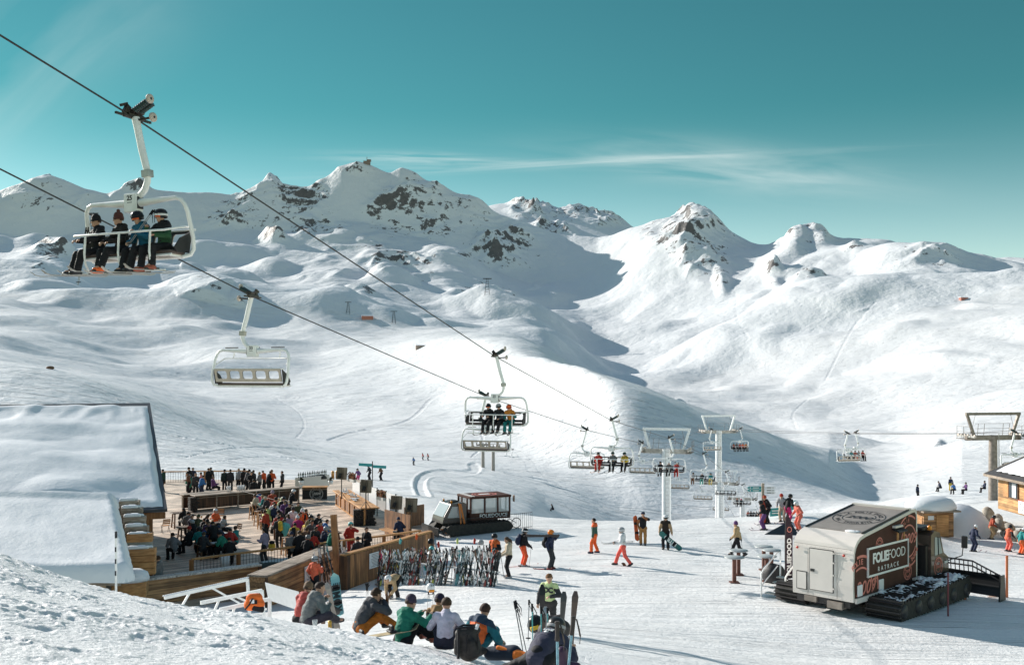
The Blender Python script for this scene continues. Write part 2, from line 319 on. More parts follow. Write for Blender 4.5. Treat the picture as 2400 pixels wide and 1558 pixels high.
    gz_r = np.gradient(Z, axis=0)/np.gradient(Dg, axis=0); gz_u = np.gradient(Z, axis=1)/np.gradient(X, axis=1); slp = np.hypot(gz_r, gz_u)
    def box(a, r):
        for ax in (0, 1):
            p_ = np.concatenate([np.repeat(a.take([0], ax), r+1, ax), a, np.repeat(a.take([-1], ax), r, ax)], ax).cumsum(ax); n_ = a.shape[ax]
            a = (p_.take(range(2*r+1, 2*r+1+n_), ax)-p_.take(range(n_), ax))/(2*r+1)
        return a
    hp = slp-box(box(slp, 9), 9); hz = box(box(Z, 7), 7)-Z
    brk = .55*gnoise(X/70, (Dg+Z)/70, 141)+.55*gnoise(X/26, (Dg+1.3*Z)/26, 142)
    wide = sstep(.10, .5, rock); A_ = cm_*sstep(-.25, .45, hp+.35*brk)*sstep(.30,.7,slp); rock = np.where(Dg > 900, np.clip(np.minimum(.20, A_*.22)+.42*wide*(.85+.6*brk)+.35*cm_*sstep(.45,.9,hp), 0, .95), rock*.50)
    # near slopes: trodden and wind-blown snow
    near = 1-far
    n1 = gnoise(X/26, Dg/26, 70)*.45*sstep(85, 130, Dg)+gnoise(X/9, Dg/9, 71)*.14*sstep(60, 120, Dg)+gnoise(X/3.1, Dg/3.1, 72)*.05*sstep(28, 40, Dg)
    n1 += gnoise(X/.9, Dg/.9, 73)*.018*sstep(18, 26, Dg)
    ter = ((Ug < 990) & (Dg > 40) & (Dg < 82))
    n1 *= np.where(ter, .1, 1)
    hill = sstep(26, 18, Dg)*sstep(1560, 1150, Ug)
    def lump(s, seed): return 1-np.abs(gnoise(X/s, Dg/s, seed))*2
    pm = sstep(-.35, .35, gnoise(X/1.9, Dg/1.4, 89)+.6*gnoise(X/.8, Dg/.7, 90)); cl = .026*lump(.75, 80)*(.4+.6*pm)+.10*gnoise(X/1.7, Dg/1.2, 81)+pm*(.030*lump(.33, 82)+.017*lump(.16, 83)+.009*lump(.08, 85))
    cl += .16*np.clip(gnoise(X/2.6, Dg/1.7, 86), 0, 1)
    # broken clods
    c1 = gnoise(X/.26, Dg/.26, 87); cl += (.35+.65*pm)*(.034*sstep(.22, .50, c1)+.045*sstep(.18, .45, gnoise(X/.14, Dg/.14, 88))+.022*gnoise(X/.07, Dg/.07, 92))-.07*sstep(.42,.6,gnoise(X/.55, Dg/.40, 91))
    cl *= .36; n1 += hill*cl + (1-hill)*sstep(30, 20, Dg)*.3*cl
    Z = Z+n1*near
    # groomed loop and cut track on the slope behind the second snow groomer
    V = VH-Z/Dg*F
    for pts, wd, dep, d0, d1 in TRACKS:
        q_ = np.array(pts, float); tt = np.linspace(0, len(q_)-1, len(q_)*5); q_ = np.stack([_gs(np.interp(tt, np.arange(len(q_)), q_[:,c]), 2.2) for c in (0,1)], 1); pts = [tuple(p) for p in q_]
        best = np.full(Z.shape, 1e9)
        for (a, b) in zip(pts[:-1], pts[1:]):
            ax, ay = a; bx, by = b; L = (bx-ax)**2+(by-ay)**2
            t = np.clip(((Ug-ax)*(bx-ax)+(V-ay)*(by-ay))/L, 0, 1)
            best = np.minimum(best, np.hypot(Ug-ax-t*(bx-ax), (V-ay-t*(by-ay))*1.9))
        m = (Dg > d0) & (Dg < d1)
        Z = Z-m*dep*sstep(wd, wd*.55, best)+m*dep*.35*sstep(wd*1.5, wd*1.15, best)*sstep(wd*.75, wd, best)
    return X, Dg, Z, rock
ROCKS = [(640,500,260,75,.50,2250,3300),(1000,490,230,90,.55,2200,3300),(1180,600,130,60,.55,2100,3000),(1600,570,150,80,.5,1900,2800),(120,470,200,40,.45,2300,3300),(900,620,300,60,.42,1700,2400),(1340,505,160,40,.55,3200,4500),(1880,600,120,60,.42,1600,2600),(2150,640,220,50,.42,1300,2400),(830,395,70,14,.75,2600,3300),(690,455,70,40,1,2300,3300),(745,535,62,28,.95,2000,3000),(560,520,90,28,.75,2000,3000),
 (1000,430,50,28,1,2300,3300),(960,500,100,55,.85,2200,3100),(1170,575,75,40,1.05,2000,3000),(1100,620,50,20,.6,2000,3000),
 (1240,492,40,26,1.05,3000,4500),(1290,540,45,30,1,3000,4500),(1345,500,60,14,.95,3300,4500),(1420,515,50,18,1,3300,4500),(1300,575,60,20,.8,3000,4500),
 (1610,560,95,60,.92,1900,2800),(1640,600,60,40,.9,1900,2800),(1690,640,20,45,.85,1800,2600),(1545,540,50,18,.8,2000,2800),(1885,553,60,14,1,2000,2600),
 (1815,655,18,20,.85,1700,2600),(1900,670,45,28,.7,1600,2400),(2000,600,40,14,.6,1800,2500),(2120,592,60,10,.6,1900,2500),(2230,610,30,14,.65,1900,2600),
 (500,705,55,36,.85,1250,2100),(560,740,30,24,.6,1250,2000),(640,580,32,9,.95,1800,2800),(930,618,70,26,.9,1600,2600),(880,590,50,14,.8,1700,2600),
 (1130,700,70,28,.9,1500,2600),(1155,730,40,16,.7,1500,2600),(850,695,40,14,.7,1500,2400),(770,690,30,12,.7,1500,2400),(990,660,50,12,.7,1500,2600),
 (110,612,48,16,.9,1350,2300),(130,430,60,14,.65,2500,3300),(330,448,40,10,.8,2500,3300),(420,640,20,8,.5,1300,2000),
 (1320,920,40,14,1,500,1200),(1380,915,24,8,.9,500,1200),(1500,978,45,9,.95,350,900),(1590,960,40,10,.4,400,900),(1735,1125,70,42,.9,220,520),(1800,1150,50,20,.9,220,520),(1620,1085,26,22,.8,220,480),(1690,1100,20,14,.6,220,480),
 (950,865,40,6,.7,700,1300),(960,835,24,6,.8,700,1300),(1080,780,60,8,.35,800,1500),(1370,760,60,14,.5,1500,2500),(115,862,8,4,1,150,260),(2060,760,60,14,.5,1300,2000),(2300,840,60,30,.4,1000,1600),(2200,1045,20,10,.6,500,1000),(2250,700,60,20,.45,1400,2100)]
TRACKS = [([(420,1075),(520,1050),(640,1045),(760,1060),(860,1075)],2.2,.10,110,230),([(400,1020),(500,1035),(620,1060),(720,1085)],2,.10,110,230),([(480,1085),(600,1068),(700,1072),(800,1090)],2,.09,105,230),([(640,930),(700,960),(720,1000),(690,1030)],2.5,.18,300,700),([(1150,960),(1120,1000),(1140,1040),(1100,1075)],2.5,.25,240,500),([(1900,930),(1850,970),(1870,1010)],3,.25,600,1100),([(1700,640),(1730,690),(1720,740),(1760,800)],4,.35,1200,2200),([(2060,700),(2000,760),(1960,840),(1930,900)],4,.3,900,1700),([(1000,1172),(980,1140),(987,1116),(1020,1105),(1080,1110),(1120,1104),(1108,1088)], 15, .2, 95, 260),
          ([(760,1035),(830,1010),(950,995),(990,960),(1010,930),(1080,905)], 6, .22, 250, 900),
          ([(560,915),(640,930),(760,935),(900,960),(980,945)], 3, .2, 330, 900)]
TX, TD, TZ, TROCK = build_terrain()
def zg(x, y):            # ground height at a world point
    u = 1200+F*x/max(y, 3.01); j = np.clip((u-U[0])/(U[1]-U[0]), 0, NU-1.001); i = np.clip(np.searchsorted(DS, y)-1, 0, ND-2)
    j0 = int(j); fj = j-j0; fi = (y-DS[i])/(DS[i+1]-DS[i])
    return float((TZ[i, j0]*(1-fj)+TZ[i, j0+1]*fj)*(1-fi)+(TZ[i+1, j0]*(1-fj)+TZ[i+1, j0+1]*fj)*fi)
def G(u, v, dmin=20, dmax=400):   # first ground point seen at a photo pixel
    j = int(np.clip((u-U[0])/(U[1]-U[0])+.5, 0, NU-1)); m = (DS > dmin) & (DS < dmax)
    vv = VH-TZ[m, j]/DS[m]*F; k = np.argmax(vv <= v); D = DS[m][k]
    return Vector((D*(u-1200)/F, D, TZ[m, j][k]))
def GD(u, D): x = D*(u-1200)/F; return Vector((x, D, zg(x, D)))
# snow materials
def snow_mat(name, col=(.80,.82,.84), fine=.02, fscale=9, rockattr=False, grooved=0, big=0):
    m = bpy.data.materials.new(name); m.use_nodes = True; nt = m.node_tree; b = nt.nodes['Principled BSDF']
    b.inputs['Roughness'].default_value = .55; b.inputs['Specular IOR Level'].default_value = .25
    b.inputs['Base Color'].default_value = (*col, 1)
    tc = nt.nodes.new('ShaderNodeTexCoord'); L = nt.links.new
    n = nt.nodes.new('ShaderNodeTexNoise'); n.inputs['Scale'].default_value = fscale; n.inputs['Detail'].default_value = 6; n.inputs['Roughness'].default_value = .62
    L(tc.outputs['Object'], n.inputs['Vector'])
    bp = nt.nodes.new('ShaderNodeBump'); bp.inputs['Distance'].default_value = fine; bp.inputs['Strength'].default_value = 1
    L(n.outputs[0], bp.inputs['Height']); L(bp.outputs[0], b.inputs['Normal'])
    last = bp
    if grooved:
        mp = nt.nodes.new('ShaderNodeMapping'); mp.inputs['Scale'].default_value = (.5, 3.2, 1); mp.inputs['Rotation'].default_value = (0, 0, R(-14))
        L(tc.outputs['Object'], mp.inputs['Vector'])
        n2 = nt.nodes.new('ShaderNodeTexNoise'); n2.inputs['Scale'].default_value = 1; n2.inputs['Detail'].default_value = 5
        L(mp.outputs[0], n2.inputs['Vector'])
        b2 = nt.nodes.new('ShaderNodeBump'); b2.inputs['Distance'].default_value = grooved
        L(n2.outputs[0], b2.inputs['Height']); L(bp.outputs[0], b2.inputs['Normal']); L(b2.outputs[0], b.inputs['Normal'])
    if grooved:
        prev = b2
        for ang, sc_, dist in ((-22,(.06,5.5,1),.045),(14,(.05,6.5,1),.035),(63,(.07,5,1),.028)) if not rockattr else ((28,(.010,.85,.3),.30),(-12,(.012,.7,.3),.28),(70,(.012,.6,.3),.22)):
            m3 = nt.nodes.new('ShaderNodeMapping'); m3.inputs['Scale'].default_value = sc_; m3.inputs['Rotation'].default_value = (0,0,R(ang)); L(tc.outputs['Object'], m3.inputs['Vector'])
            n3 = nt.nodes.new('ShaderNodeTexNoise'); n3.inputs['Scale'].default_value = 1; n3.inputs['Detail'].default_value = 2; n3.inputs['Distortion'].default_value = .8; L(m3.outputs[0], n3.inputs['Vector'])
            r3 = nt.nodes.new('ShaderNodeMapRange'); r3.inputs[1].default_value = .62; r3.inputs[2].default_value = .68; L(n3.outputs[0], r3.inputs[0])
            b3 = nt.nodes.new('ShaderNodeBump'); b3.invert = True; b3.inputs['Distance'].default_value = dist; L(r3.outputs[0], b3.inputs['Height']); L(prev.outputs[0], b3.inputs['Normal']); prev = b3
        L(prev.outputs[0], b.inputs['Normal'])
    # faint dirt / packed-snow tint
    n4 = nt.nodes.new('ShaderNodeTexNoise'); n4.inputs['Scale'].default_value = fscale*.05; n4.inputs['Detail'].default_value = 8
    L(tc.outputs['Object'], n4.inputs['Vector'])
    r4 = nt.nodes.new('ShaderNodeValToRGB'); r4.color_ramp.elements[0].position = .3; r4.color_ramp.elements[1].position = .65
    r4.color_ramp.elements[0].color = (col[0]*.93, col[1]*.93, col[2]*.93, 1); r4.color_ramp.elements[1].color = (*col, 1)
    L(n4.outputs[0], r4.inputs[0]); L(r4.outputs[0], b.inputs['Base Color'])
    if rockattr:
        at = nt.nodes.new('ShaderNodeAttribute'); at.attribute_name = 'rock'
        ge = nt.nodes.new('ShaderNodeNewGeometry')
        n5 = nt.nodes.new('ShaderNodeTexNoise'); n5.inputs['Scale'].default_value = .062; n5.inputs['Detail'].default_value = 9; n5.inputs['Roughness'].default_value = .74
        L(tc.outputs['Object'], n5.inputs['Vector'])
        sp = nt.nodes.new('ShaderNodeSeparateXYZ'); L(ge.outputs['Normal'], sp.inputs[0])
        # rock = attr*.62 + noise - normal.z*.35 > threshold
        a1 = nt.nodes.new('ShaderNodeMath'); a1.operation = 'MULTIPLY_ADD'; a1.inputs[1].default_value = .50; L(at.outputs['Fac'], a1.inputs[0]); L(n5.outputs[0], a1.inputs[2])
        a2 = nt.nodes.new('ShaderNodeMath'); a2.operation = 'MULTIPLY_ADD'; a2.inputs[1].default_value = 0; L(sp.outputs[2], a2.inputs[0]); L(a1.outputs[0], a2.inputs[2])
        mr = nt.nodes.new('ShaderNodeMapRange'); mr.inputs[1].default_value = .775; mr.inputs[2].default_value = .80; L(a2.outputs[0], mr.inputs[0])
        rc = nt.nodes.new('ShaderNodeValToRGB'); rc.color_ramp.elements[0].color = (.06,.06,.065,1); rc.color_ramp.elements[1].color = (.20,.18,.17,1)
        n6 = nt.nodes.new('ShaderNodeTexNoise'); n6.inputs['Scale'].default_value = .11; n6.inputs['Detail'].default_value = 6; L(tc.outputs['Object'], n6.inputs['Vector']); L(n6.outputs[0], rc.inputs[0])
        mx = nt.nodes.new('ShaderNodeMix'); mx.data_type = 'RGBA'; L(mr.outputs[0], mx.inputs[0]); L(r4.outputs[0], mx.inputs[6]); L(rc.outputs[0], mx.inputs[7])
        L(mx.outputs[2], b.inputs['Base Color'])
    return m
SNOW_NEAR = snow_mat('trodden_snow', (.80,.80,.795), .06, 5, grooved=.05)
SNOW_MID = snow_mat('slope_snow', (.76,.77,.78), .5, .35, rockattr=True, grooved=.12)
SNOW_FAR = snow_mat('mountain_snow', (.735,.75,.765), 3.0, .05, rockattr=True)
def terrain_mesh(name, i0, i1, m):
    x = TX[i0:i1]; y = TD[i0:i1]; z = TZ[i0:i1]; n, w = x.shape
    co = np.stack([x, y, z], -1).reshape(-1, 3).astype(np.float32)
    idx = np.arange(n*w).reshape(n, w); q = np.stack([idx[:-1,:-1], idx[:-1,1:], idx[1:,1:], idx[1:,:-1]], -1).reshape(-1, 4)
    me = bpy.data.meshes.new(name); me.vertices.add(n*w); me.vertices.foreach_set('co', co.ravel())
    me.loops.add(q.size); me.loops.foreach_set('vertex_index', q.ravel().astype(np.int32))
    me.polygons.add(len(q)); me.polygons.foreach_set('loop_start', np.arange(0, q.size, 4, dtype=np.int32))
    me.polygons.foreach_set('use_smooth', np.ones(len(q), bool)); me.update(calc_edges=True)
    at = me.attributes.new('rock', 'FLOAT', 'POINT'); at.data.foreach_set('value', TROCK[i0:i1].ravel().astype(np.float32))
    me.materials.append(m)
    du = np.gradient(TX, axis=1); dz_u = np.gradient(TZ, axis=1); dyr = np.gradient(TD, axis=0); dz_r = np.gradient(TZ, axis=0); dx_r = np.gradient(TX, axis=0)
    nx = -dz_u/du; ny = -(dz_r-dz_u/du*dx_r)/dyr; nn = np.stack([nx, ny, np.ones_like(nx)], -1); nn /= np.linalg.norm(nn, axis=-1, keepdims=True)
    me.normals_split_custom_set_from_vertices(nn[i0:i1].reshape(-1, 3).tolist())
    o = bpy.data.objects.new(name, me); C.objects.link(o)
    return tag(o, kind='structure')
_i1 = int(np.searchsorted(DS, 100)); _i2 = int(np.searchsorted(DS, 1250))
_i0 = int(np.searchsorted(DS, 23)); SNOW_BANK = snow_mat('crumbled_snow', (.84,.84,.84), .045, 16)
terrain_mesh('snow_bank', 0, _i0+1, SNOW_BANK); terrain_mesh('ground', _i0, _i1+1, SNOW_NEAR)
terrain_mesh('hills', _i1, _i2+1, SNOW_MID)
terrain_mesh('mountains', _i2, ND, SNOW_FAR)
# ---------------------------------------------------------------- people
def surf_nets(f, org, h):
    s = f < 0; nx, ny, nz = f.shape
    cnt = np.zeros((nx-1, ny-1, nz-1), np.int8)
    for i in (0, 1):
        for j in (0, 1):
            for k in (0, 1): cnt += s[i:nx-1+i, j:ny-1+j, k:nz-1+k]
    act = (cnt > 0) & (cnt < 8); ii, jj, kk = np.nonzero(act); n = len(ii)
    if n == 0: return [], []
    vid = np.full(act.shape, -1, np.int64); vid[ii, jj, kk] = np.arange(n)
    acc = np.zeros((n, 3)); num = np.zeros(n); cs = [(i, j, k) for i in (0,1) for j in (0,1) for k in (0,1)]
    vals = {c: f[ii+c[0], jj+c[1], kk+c[2]] for c in cs}
    for a in cs:
        for ax in range(3):
            if a[ax]: continue
            b = list(a); b[ax] = 1; b = tuple(b); fa, fb = vals[a], vals[b]; m = (fa < 0) != (fb < 0)
            t = np.where(m, fa/np.where(m, fa-fb, 1), 0)
            for q in range(3): acc[:, q] += np.where(m, a[q]+(t if q == ax else 0), 0)
            num += m
    vs = np.array(org)+h*(np.stack([ii, jj, kk], 1)+acc/num[:, None]); fs = []
    for ax in range(3):
        sl0 = [slice(None)]*3; sl1 = [slice(None)]*3; sl0[ax] = slice(0, -1); sl1[ax] = slice(1, None)
        ch = s[tuple(sl0)] != s[tuple(sl1)]; I = np.array(np.nonzero(ch)); b, c = [q for q in range(3) if q != ax]
        sh = act.shape; ok = (I[b] > 0) & (I[b] < sh[b]) & (I[c] > 0) & (I[c] < sh[c]) & (I[ax] < sh[ax]); I = I[:, ok]
        def cell(db, dc):
            J = I.copy(); J[b] -= db; J[c] -= dc; return vid[J[0], J[1], J[2]]
        q = np.stack([cell(1,1), cell(0,1), cell(0,0), cell(1,0)], 1); flip = s[tuple(I)]
        if ax == 1: flip = ~flip
        q[~flip] = q[~flip][:, ::-1]; fs.append(q)
    return vs, np.concatenate(fs)
def sdf_mesh(prims, h, k=.03):
    """prims: (a, b, ra, rb[, flatten axis, factor]) tapered capsules; one smooth closed surface"""
    lo = np.min([np.minimum(p[0], p[1])-max(p[2], p[3]) for p in prims], 0)-2.5*h-k*.3; hi = np.max([np.maximum(p[0], p[1])+max(p[2], p[3]) for p in prims], 0)+2.5*h+k*.3
    n = np.ceil((hi-lo)/h).astype(int)+1; f = np.full(n, .5)
    for p in prims:
        a, b = np.array(p[0]), np.array(p[1]); r = max(p[2], p[3])+k+2*h
        i0 = np.clip(np.floor((np.minimum(a, b)-r-lo)/h).astype(int), 0, n-1); i1 = np.clip(np.ceil((np.maximum(a, b)+r-lo)/h).astype(int)+1, 1, n)
        g = [lo[q]+h*np.arange(i0[q], i1[q]) for q in range(3)]
        x, y, z = np.meshgrid(*g, indexing='ij', sparse=True); x, y, z = x-a[0], y-a[1], z-a[2]
        d = b-a; L = float(d@d)
        t = np.clip((x*d[0]+y*d[1]+z*d[2])/L, 0, 1) if L > 1e-9 else 0*x
        x, y, z = x-t*d[0], y-t*d[1], z-t*d[2]
        if len(p) > 4:
            ax = np.array(p[4]); dt = (x*ax[0]+y*ax[1]+z*ax[2])*(p[5]-1); x, y, z = x+dt*ax[0], y+dt*ax[1], z+dt*ax[2]
        dist = np.sqrt(x*x+y*y+z*z)-(p[2]+t*(p[3]-p[2]))
        sl = tuple(slice(i0[q], i1[q]) for q in range(3)); o = f[sl]
        hh = np.clip(.5+.5*(o-dist)/k, 0, 1); f[sl] = o+(dist-o)*hh-k*hh*(1-hh)
    return surf_nets(f, lo, h)
V3 = lambda *a: np.array(a, float)
def nrm(v): return v/max(np.linalg.norm(v), 1e-9)
def ik(A, T, a, b, hint):
    d = T-A; L = np.linalg.norm(d); mx = (a+b)*.995
    if L > mx: T = A+d*mx/L; L = mx; d = T-A
    L = max(L, abs(a-b)*1.05+1e-3); x = (a*a-b*b+L*L)/(2*L); y = math.sqrt(max(a*a-x*x, 0)); u = nrm(d)
    h = np.array(hint, float); h = nrm(h-u*(h@u)); return A+u*x+h*y, T
def rotm(ax, a):
    c, s = math.cos(a), math.sin(a)
    return np.array({'x': [[1,0,0],[0,c,-s],[0,s,c]], 'y': [[c,0,s],[0,1,0],[-s,0,c]], 'z': [[c,-s,0],[s,c,0],[0,0,1]]}[ax])
def skel(pz=.93, py=0, lean=4, side=0, twist=0, bend=0, hy=0, hp=0, hl=(-.27,.06,.80), hr=(.27,.06,.80), fl=(-.11,0,.09), fr=(.11,0,.09),
         el=None, er=None, kl=(-.15,1,.1), kr=(.15,1,.1), tl=None, tr=None, rel=False):
    """facing +y; hands and feet are targets; angles in degrees. rel: hand targets are relative to the shoulders' middle"""
    J = {}; P_ = V3(0, py, pz); M = rotm('z', R(twist)) @ rotm('y', R(side)) @ rotm('x', -R(lean)); up = M @ V3(0,0,1)
    M2 = rotm('z', R(twist)) @ rotm('y', R(side)) @ rotm('x', -R(lean+bend)); up2 = M2 @ V3(0,0,1); rt = M2 @ V3(1,0,0); fw = M2 @ V3(0,1,0)
    J['P'] = P_; J['W'] = P_+up*.20; J['C'] = J['W']+up2*.18; J['N'] = J['C']+up2*.15
    J['SL'] = J['N']-up2*.055-rt*.172; J['SR'] = J['N']-up2*.055+rt*.172
    H = M2 @ rotm('z', R(hy)) @ rotm('x', R(hp)+R(lean+bend)*.75); J['H'] = J['N']+up2*.055+H @ V3(0,.02,.115); J['HM'] = H
    J['fw'] = fw; J['rt'] = rt; J['up'] = up2; J['fw0'] = M @ V3(0,1,0)
    mid = (J['SL']+J['SR'])/2
    tg = lambda t: (mid+np.array(t)) if rel else np.array(t, float)
    J['EL'], J['HL'] = ik(J['SL'], tg(hl), .285, .265, el or (-.6,-.7,-.5)); J['ER'], J['HR'] = ik(J['SR'], tg(hr), .285, .265, er or (.6,-.7,-.5))
    R0 = rotm('z', R(twist*.3)) @ V3(1,0,0)
    J['TL'] = P_-R0*.095+V3(0,0,-.02); J['TR'] = P_+R0*.095+V3(0,0,-.02)
    J['KL'], J['FL'] = ik(J['TL'], np.array(fl, float), .43, .42, kl); J['KR'], J['FR'] = ik(J['TR'], np.array(fr, float), .43, .42, kr)
    for s, t in (('L', tl), ('R', tr)):
        d = np.array(t, float) if t else V3(-.12 if s == 'L' else .12, 1, -.05); J['D'+s] = nrm(d)
    return J
def hand_prims(J, s, grip):
    w, e = J['H'+s], J['E'+s]; d = nrm(w-e); sx = -1 if s == 'L' else 1
    side = nrm(np.cross(d, J['up']+V3(.01,.02,0)))*sx; nrml = nrm(np.cross(d, side))
    if nrml[2] > 0: nrml = -nrml
    pr = [(w-d*.05, w+d*.01, .030, .028), (w, w+d*.075, .030, .036, nrml, 1.9)]
    for i, (o, L) in enumerate(((-.031,.068),(-.011,.078),(.010,.073),(.029,.056))):
        b = w+d*.082+side*o; c = {0: .25, 1: 1.15, 2: .55}[grip]; p1 = b+(d*math.cos(c)+nrml*math.sin(c))*L*.5; c2 = c*2.1; p2 = p1+(d*math.cos(c2)+nrml*math.sin(c2))*L*.5
        pr += [(b, p1, .0098, .0092), (p1, p2, .0092, .0075)]
    tb = w+d*.03-side*.033; t1 = tb+nrm(d*.7-side*.7+nrml*.3)*.035; pr += [(tb, t1, .0125, .0105), (t1, t1+nrm(d*.9+nrml*(.7 if grip else .2))*.03, .0105, .0085)]
    return pr
def garments(J, jr=1.0, hood=True, fit=1.0, hem=.0):
    fw = J['fw']; P_, W, Cc, N = J['P'], J['W'], J['C'], J['N']; k = jr
    jk = [(P_+V3(0,0,.02-hem), W, .163*k, .150*k, J['fw0'], 1.22), (W, Cc, .150*k, .168*k, fw, 1.28), (Cc, N-J['up']*.05, .160*k, .11*k, fw, 1.2),
          (J['SL'], J['SR'], .078*k, .078*k), (N-J['up']*.05, N+J['up']*.045, .085, .075)]
    for s in 'LR':
        jk += [(J['S'+s], J['E'+s], .080*k, .066*k), (J['E'+s], J['H'+s], .066*k, .052*k)]
    if hood: jk += [(N-fw*.085+J['up']*.015-J['rt']*.065, N-fw*.085+J['up']*.015+J['rt']*.065, .062, .062), (N-fw*.12-J['up']*.08, N-fw*.10-J['up']*.02, .055, .07)]
    tr = [(J['TL'], J['TR'], .130, .130), (P_, P_+V3(0,0,.07), .135, .13)]
    for s in 'LR': tr += [(J['T'+s], J['K'+s], .108*fit, .082*fit), (J['K'+s], J['F'+s]+(J['K'+s]-J['F'+s])*.10, .080*fit, .083*fit)]
    HM = J['HM']; H = J['H']; g = lambda x, y, z: H+HM @ V3(x, y, z)
    hd = [(g(0,-.012,.03), g(0,.0,-.005), .098, .088, HM[:,0], 1.12), (g(0,.02,-.05), g(0,.045,-.085), .066, .045), (N-J['up']*.04, g(0,-.02,-.06), .058, .056)]
    face = [(g(0,.082,.01), g(0,.108,-.022), .009, .015), (g(-.028,.083,.024), g(.028,.083,.024), .013, .013), (g(-.02,.083,-.055), g(.02,.083,-.055), .010, .010),
            (g(-.088,-.005,.0), g(-.092,-.012,.028), .013, .016), (g(.088,-.005,.0), g(.092,-.012,.028), .013, .016)]
    inner = [(P_, W, .11, .10), (W, Cc, .10, .12), (Cc, N, .11, .06), (J['SL'], J['SR'], .05, .05)]
    for s in 'LR': inner += [(J['S'+s], J['E'+s], .045, .038), (J['E'+s], J['H'+s], .038, .030), (J['T'+s], J['K'+s], .075, .052), (J['K'+s], J['F'+s], .05, .045), (J['F'+s], J['F'+s]+J['D'+s]*.12, .04, .03)]
    return jk, tr, hd, face, inner
PCACHE = {}
def to_me(name, vs, fs, nmat=1, mid=None):
    me = bpy.data.meshes.new(name); me.from_pydata([tuple(v) for v in vs], [], [tuple(int(i) for i in q) for q in fs])
    me.polygons.foreach_set('use_smooth', [True]*len(me.polygons))
    for i in range(nmat): me.materials.append(None)
    if mid is not None: me.polygons.foreach_set('material_index', mid)
    me.update(); return me
def wrinkle(vs, amp):
    v = np.array(vs); q = v*np.array([1,1,1.0]); a = gnoise(q[:,0]*7+q[:,1]*3, q[:,2]*11, 301)+.6*gnoise(q[:,1]*13, q[:,2]*17+q[:,0]*6, 302); b = gnoise(q[:,0]*9+5, q[:,1]*9+q[:,2]*8, 303)
    fold = .5-np.abs(a); c = v.mean(0); d = v-np.array([c[0], c[1], 0])*[1,1,0]; d[:,2] = 0; n = np.linalg.norm(d, axis=1, keepdims=True); d = d/np.maximum(n, .05)
    return v+d*(fold*amp*1.2+b*amp*.5)[:,None]
def pose_meshes(key, pk, lod, jr, hood, hem):
    ck = (key, lod, jr, hood, hem)
    if ck in PCACHE: return PCACHE[ck]
    J = skel(**pk); h = {0: .034, 1: .024, 2: .0155}[lod]; jk, tr, hd, face, inner = garments(J, jr, hood, hem=hem)
    out = {'J': J}
    vs, fs = sdf_mesh(jk, h, .04)
    # zones: 0 torso, 1 sleeves, 2 shoulders/yoke
    c = np.array([vs[list(q)].mean(0) for q in fs])
    def dseg(p, a, b):
        d = b-a; t = np.clip((p-a) @ d/(d @ d), 0, 1); return np.linalg.norm(p-a-t[:, None]*d, axis=1)
    da = np.min([dseg(c, J['S'+s]+(J['E'+s]-J['S'+s])*.25, J['E'+s]) for s in 'LR']+[dseg(c, J['E'+s], J['H'+s]) for s in 'LR'], 0)-.066*jr
    dtz = np.minimum(dseg(c, J['P'], J['W']), dseg(c, J['W'], J['N']))-.14*jr
    zid = np.where(da < dtz, 1, 0); yk = ((c-J['C']) @ J['up']) > .045; zid = np.where(yk & (da > -.0), 2, zid)
    if lod: vs = wrinkle(vs, .016 if lod == 2 else .012)
    out['jacket'] = to_me('jacket', vs, fs, 3, zid.tolist())
    if lod == 0:
        for s in 'LR': tr.append((J['F'+s]-V3(0,0,.03)-J['D'+s]*.05, J['F'+s]-V3(0,0,.035)+J['D'+s]*.16, .058, .05))
    vs, fs = sdf_mesh(tr, h, .04)
    if lod: vs = wrinkle(vs, .013)
    out['trousers'] = to_me('trousers', vs, fs)
    bp = hd+inner+(face if lod else [])
    if lod < 2:
        for s in 'LR':
            d = nrm(J['H'+s]-J['E'+s]); bp.append((J['H'+s], J['H'+s]+d*.10, .040, .033))
    vs, fs = sdf_mesh(bp, max(h*.8, .014) if lod < 2 else .0125, .018)
    if lod == 2:
        vs = list(vs); fs = list(map(list, fs))
        for s in 'LR':
            v2, f2 = sdf_mesh(hand_prims(J, s, pk.get('_g', 2)), .0062, .008); o = len(vs); vs += list(v2); fs += [[i+o for i in q] for q in f2]
    out['body'] = to_me('body', vs, fs)
    for s in 'LR':
        Fp = J['F'+s]; D_ = J['D'+s]; hd_ = nrm(J['K'+s]-Fp); dn = nrm(np.cross(np.cross(D_, hd_), D_))
        sole = Fp-dn*.045
        vs, fs = sdf_mesh([(sole-D_*.065, sole+D_*.155, .052, .045), (Fp-dn*.02, Fp+hd_*.13, .068, .074), (Fp-dn*.03, sole+D_*.1, .062, .05)], max(h*.8, .016), .02)
        out['boot'+s] = to_me('boot', vs, fs)
    out['J'] = J; PCACHE[ck] = out; return out
def cloth(col, kind='c'):
    key = 'fabric_%s_%.3f_%.3f_%.3f' % ((kind,)+tuple(col))
    m = mat(key, col, rough=.75 if kind == 'c' else .35, bump=.5 if kind == 'c' else 0, bscale=16, var=.18, vscale=9, spec=.3)
    return m
SKIN = (.50,.29,.20)
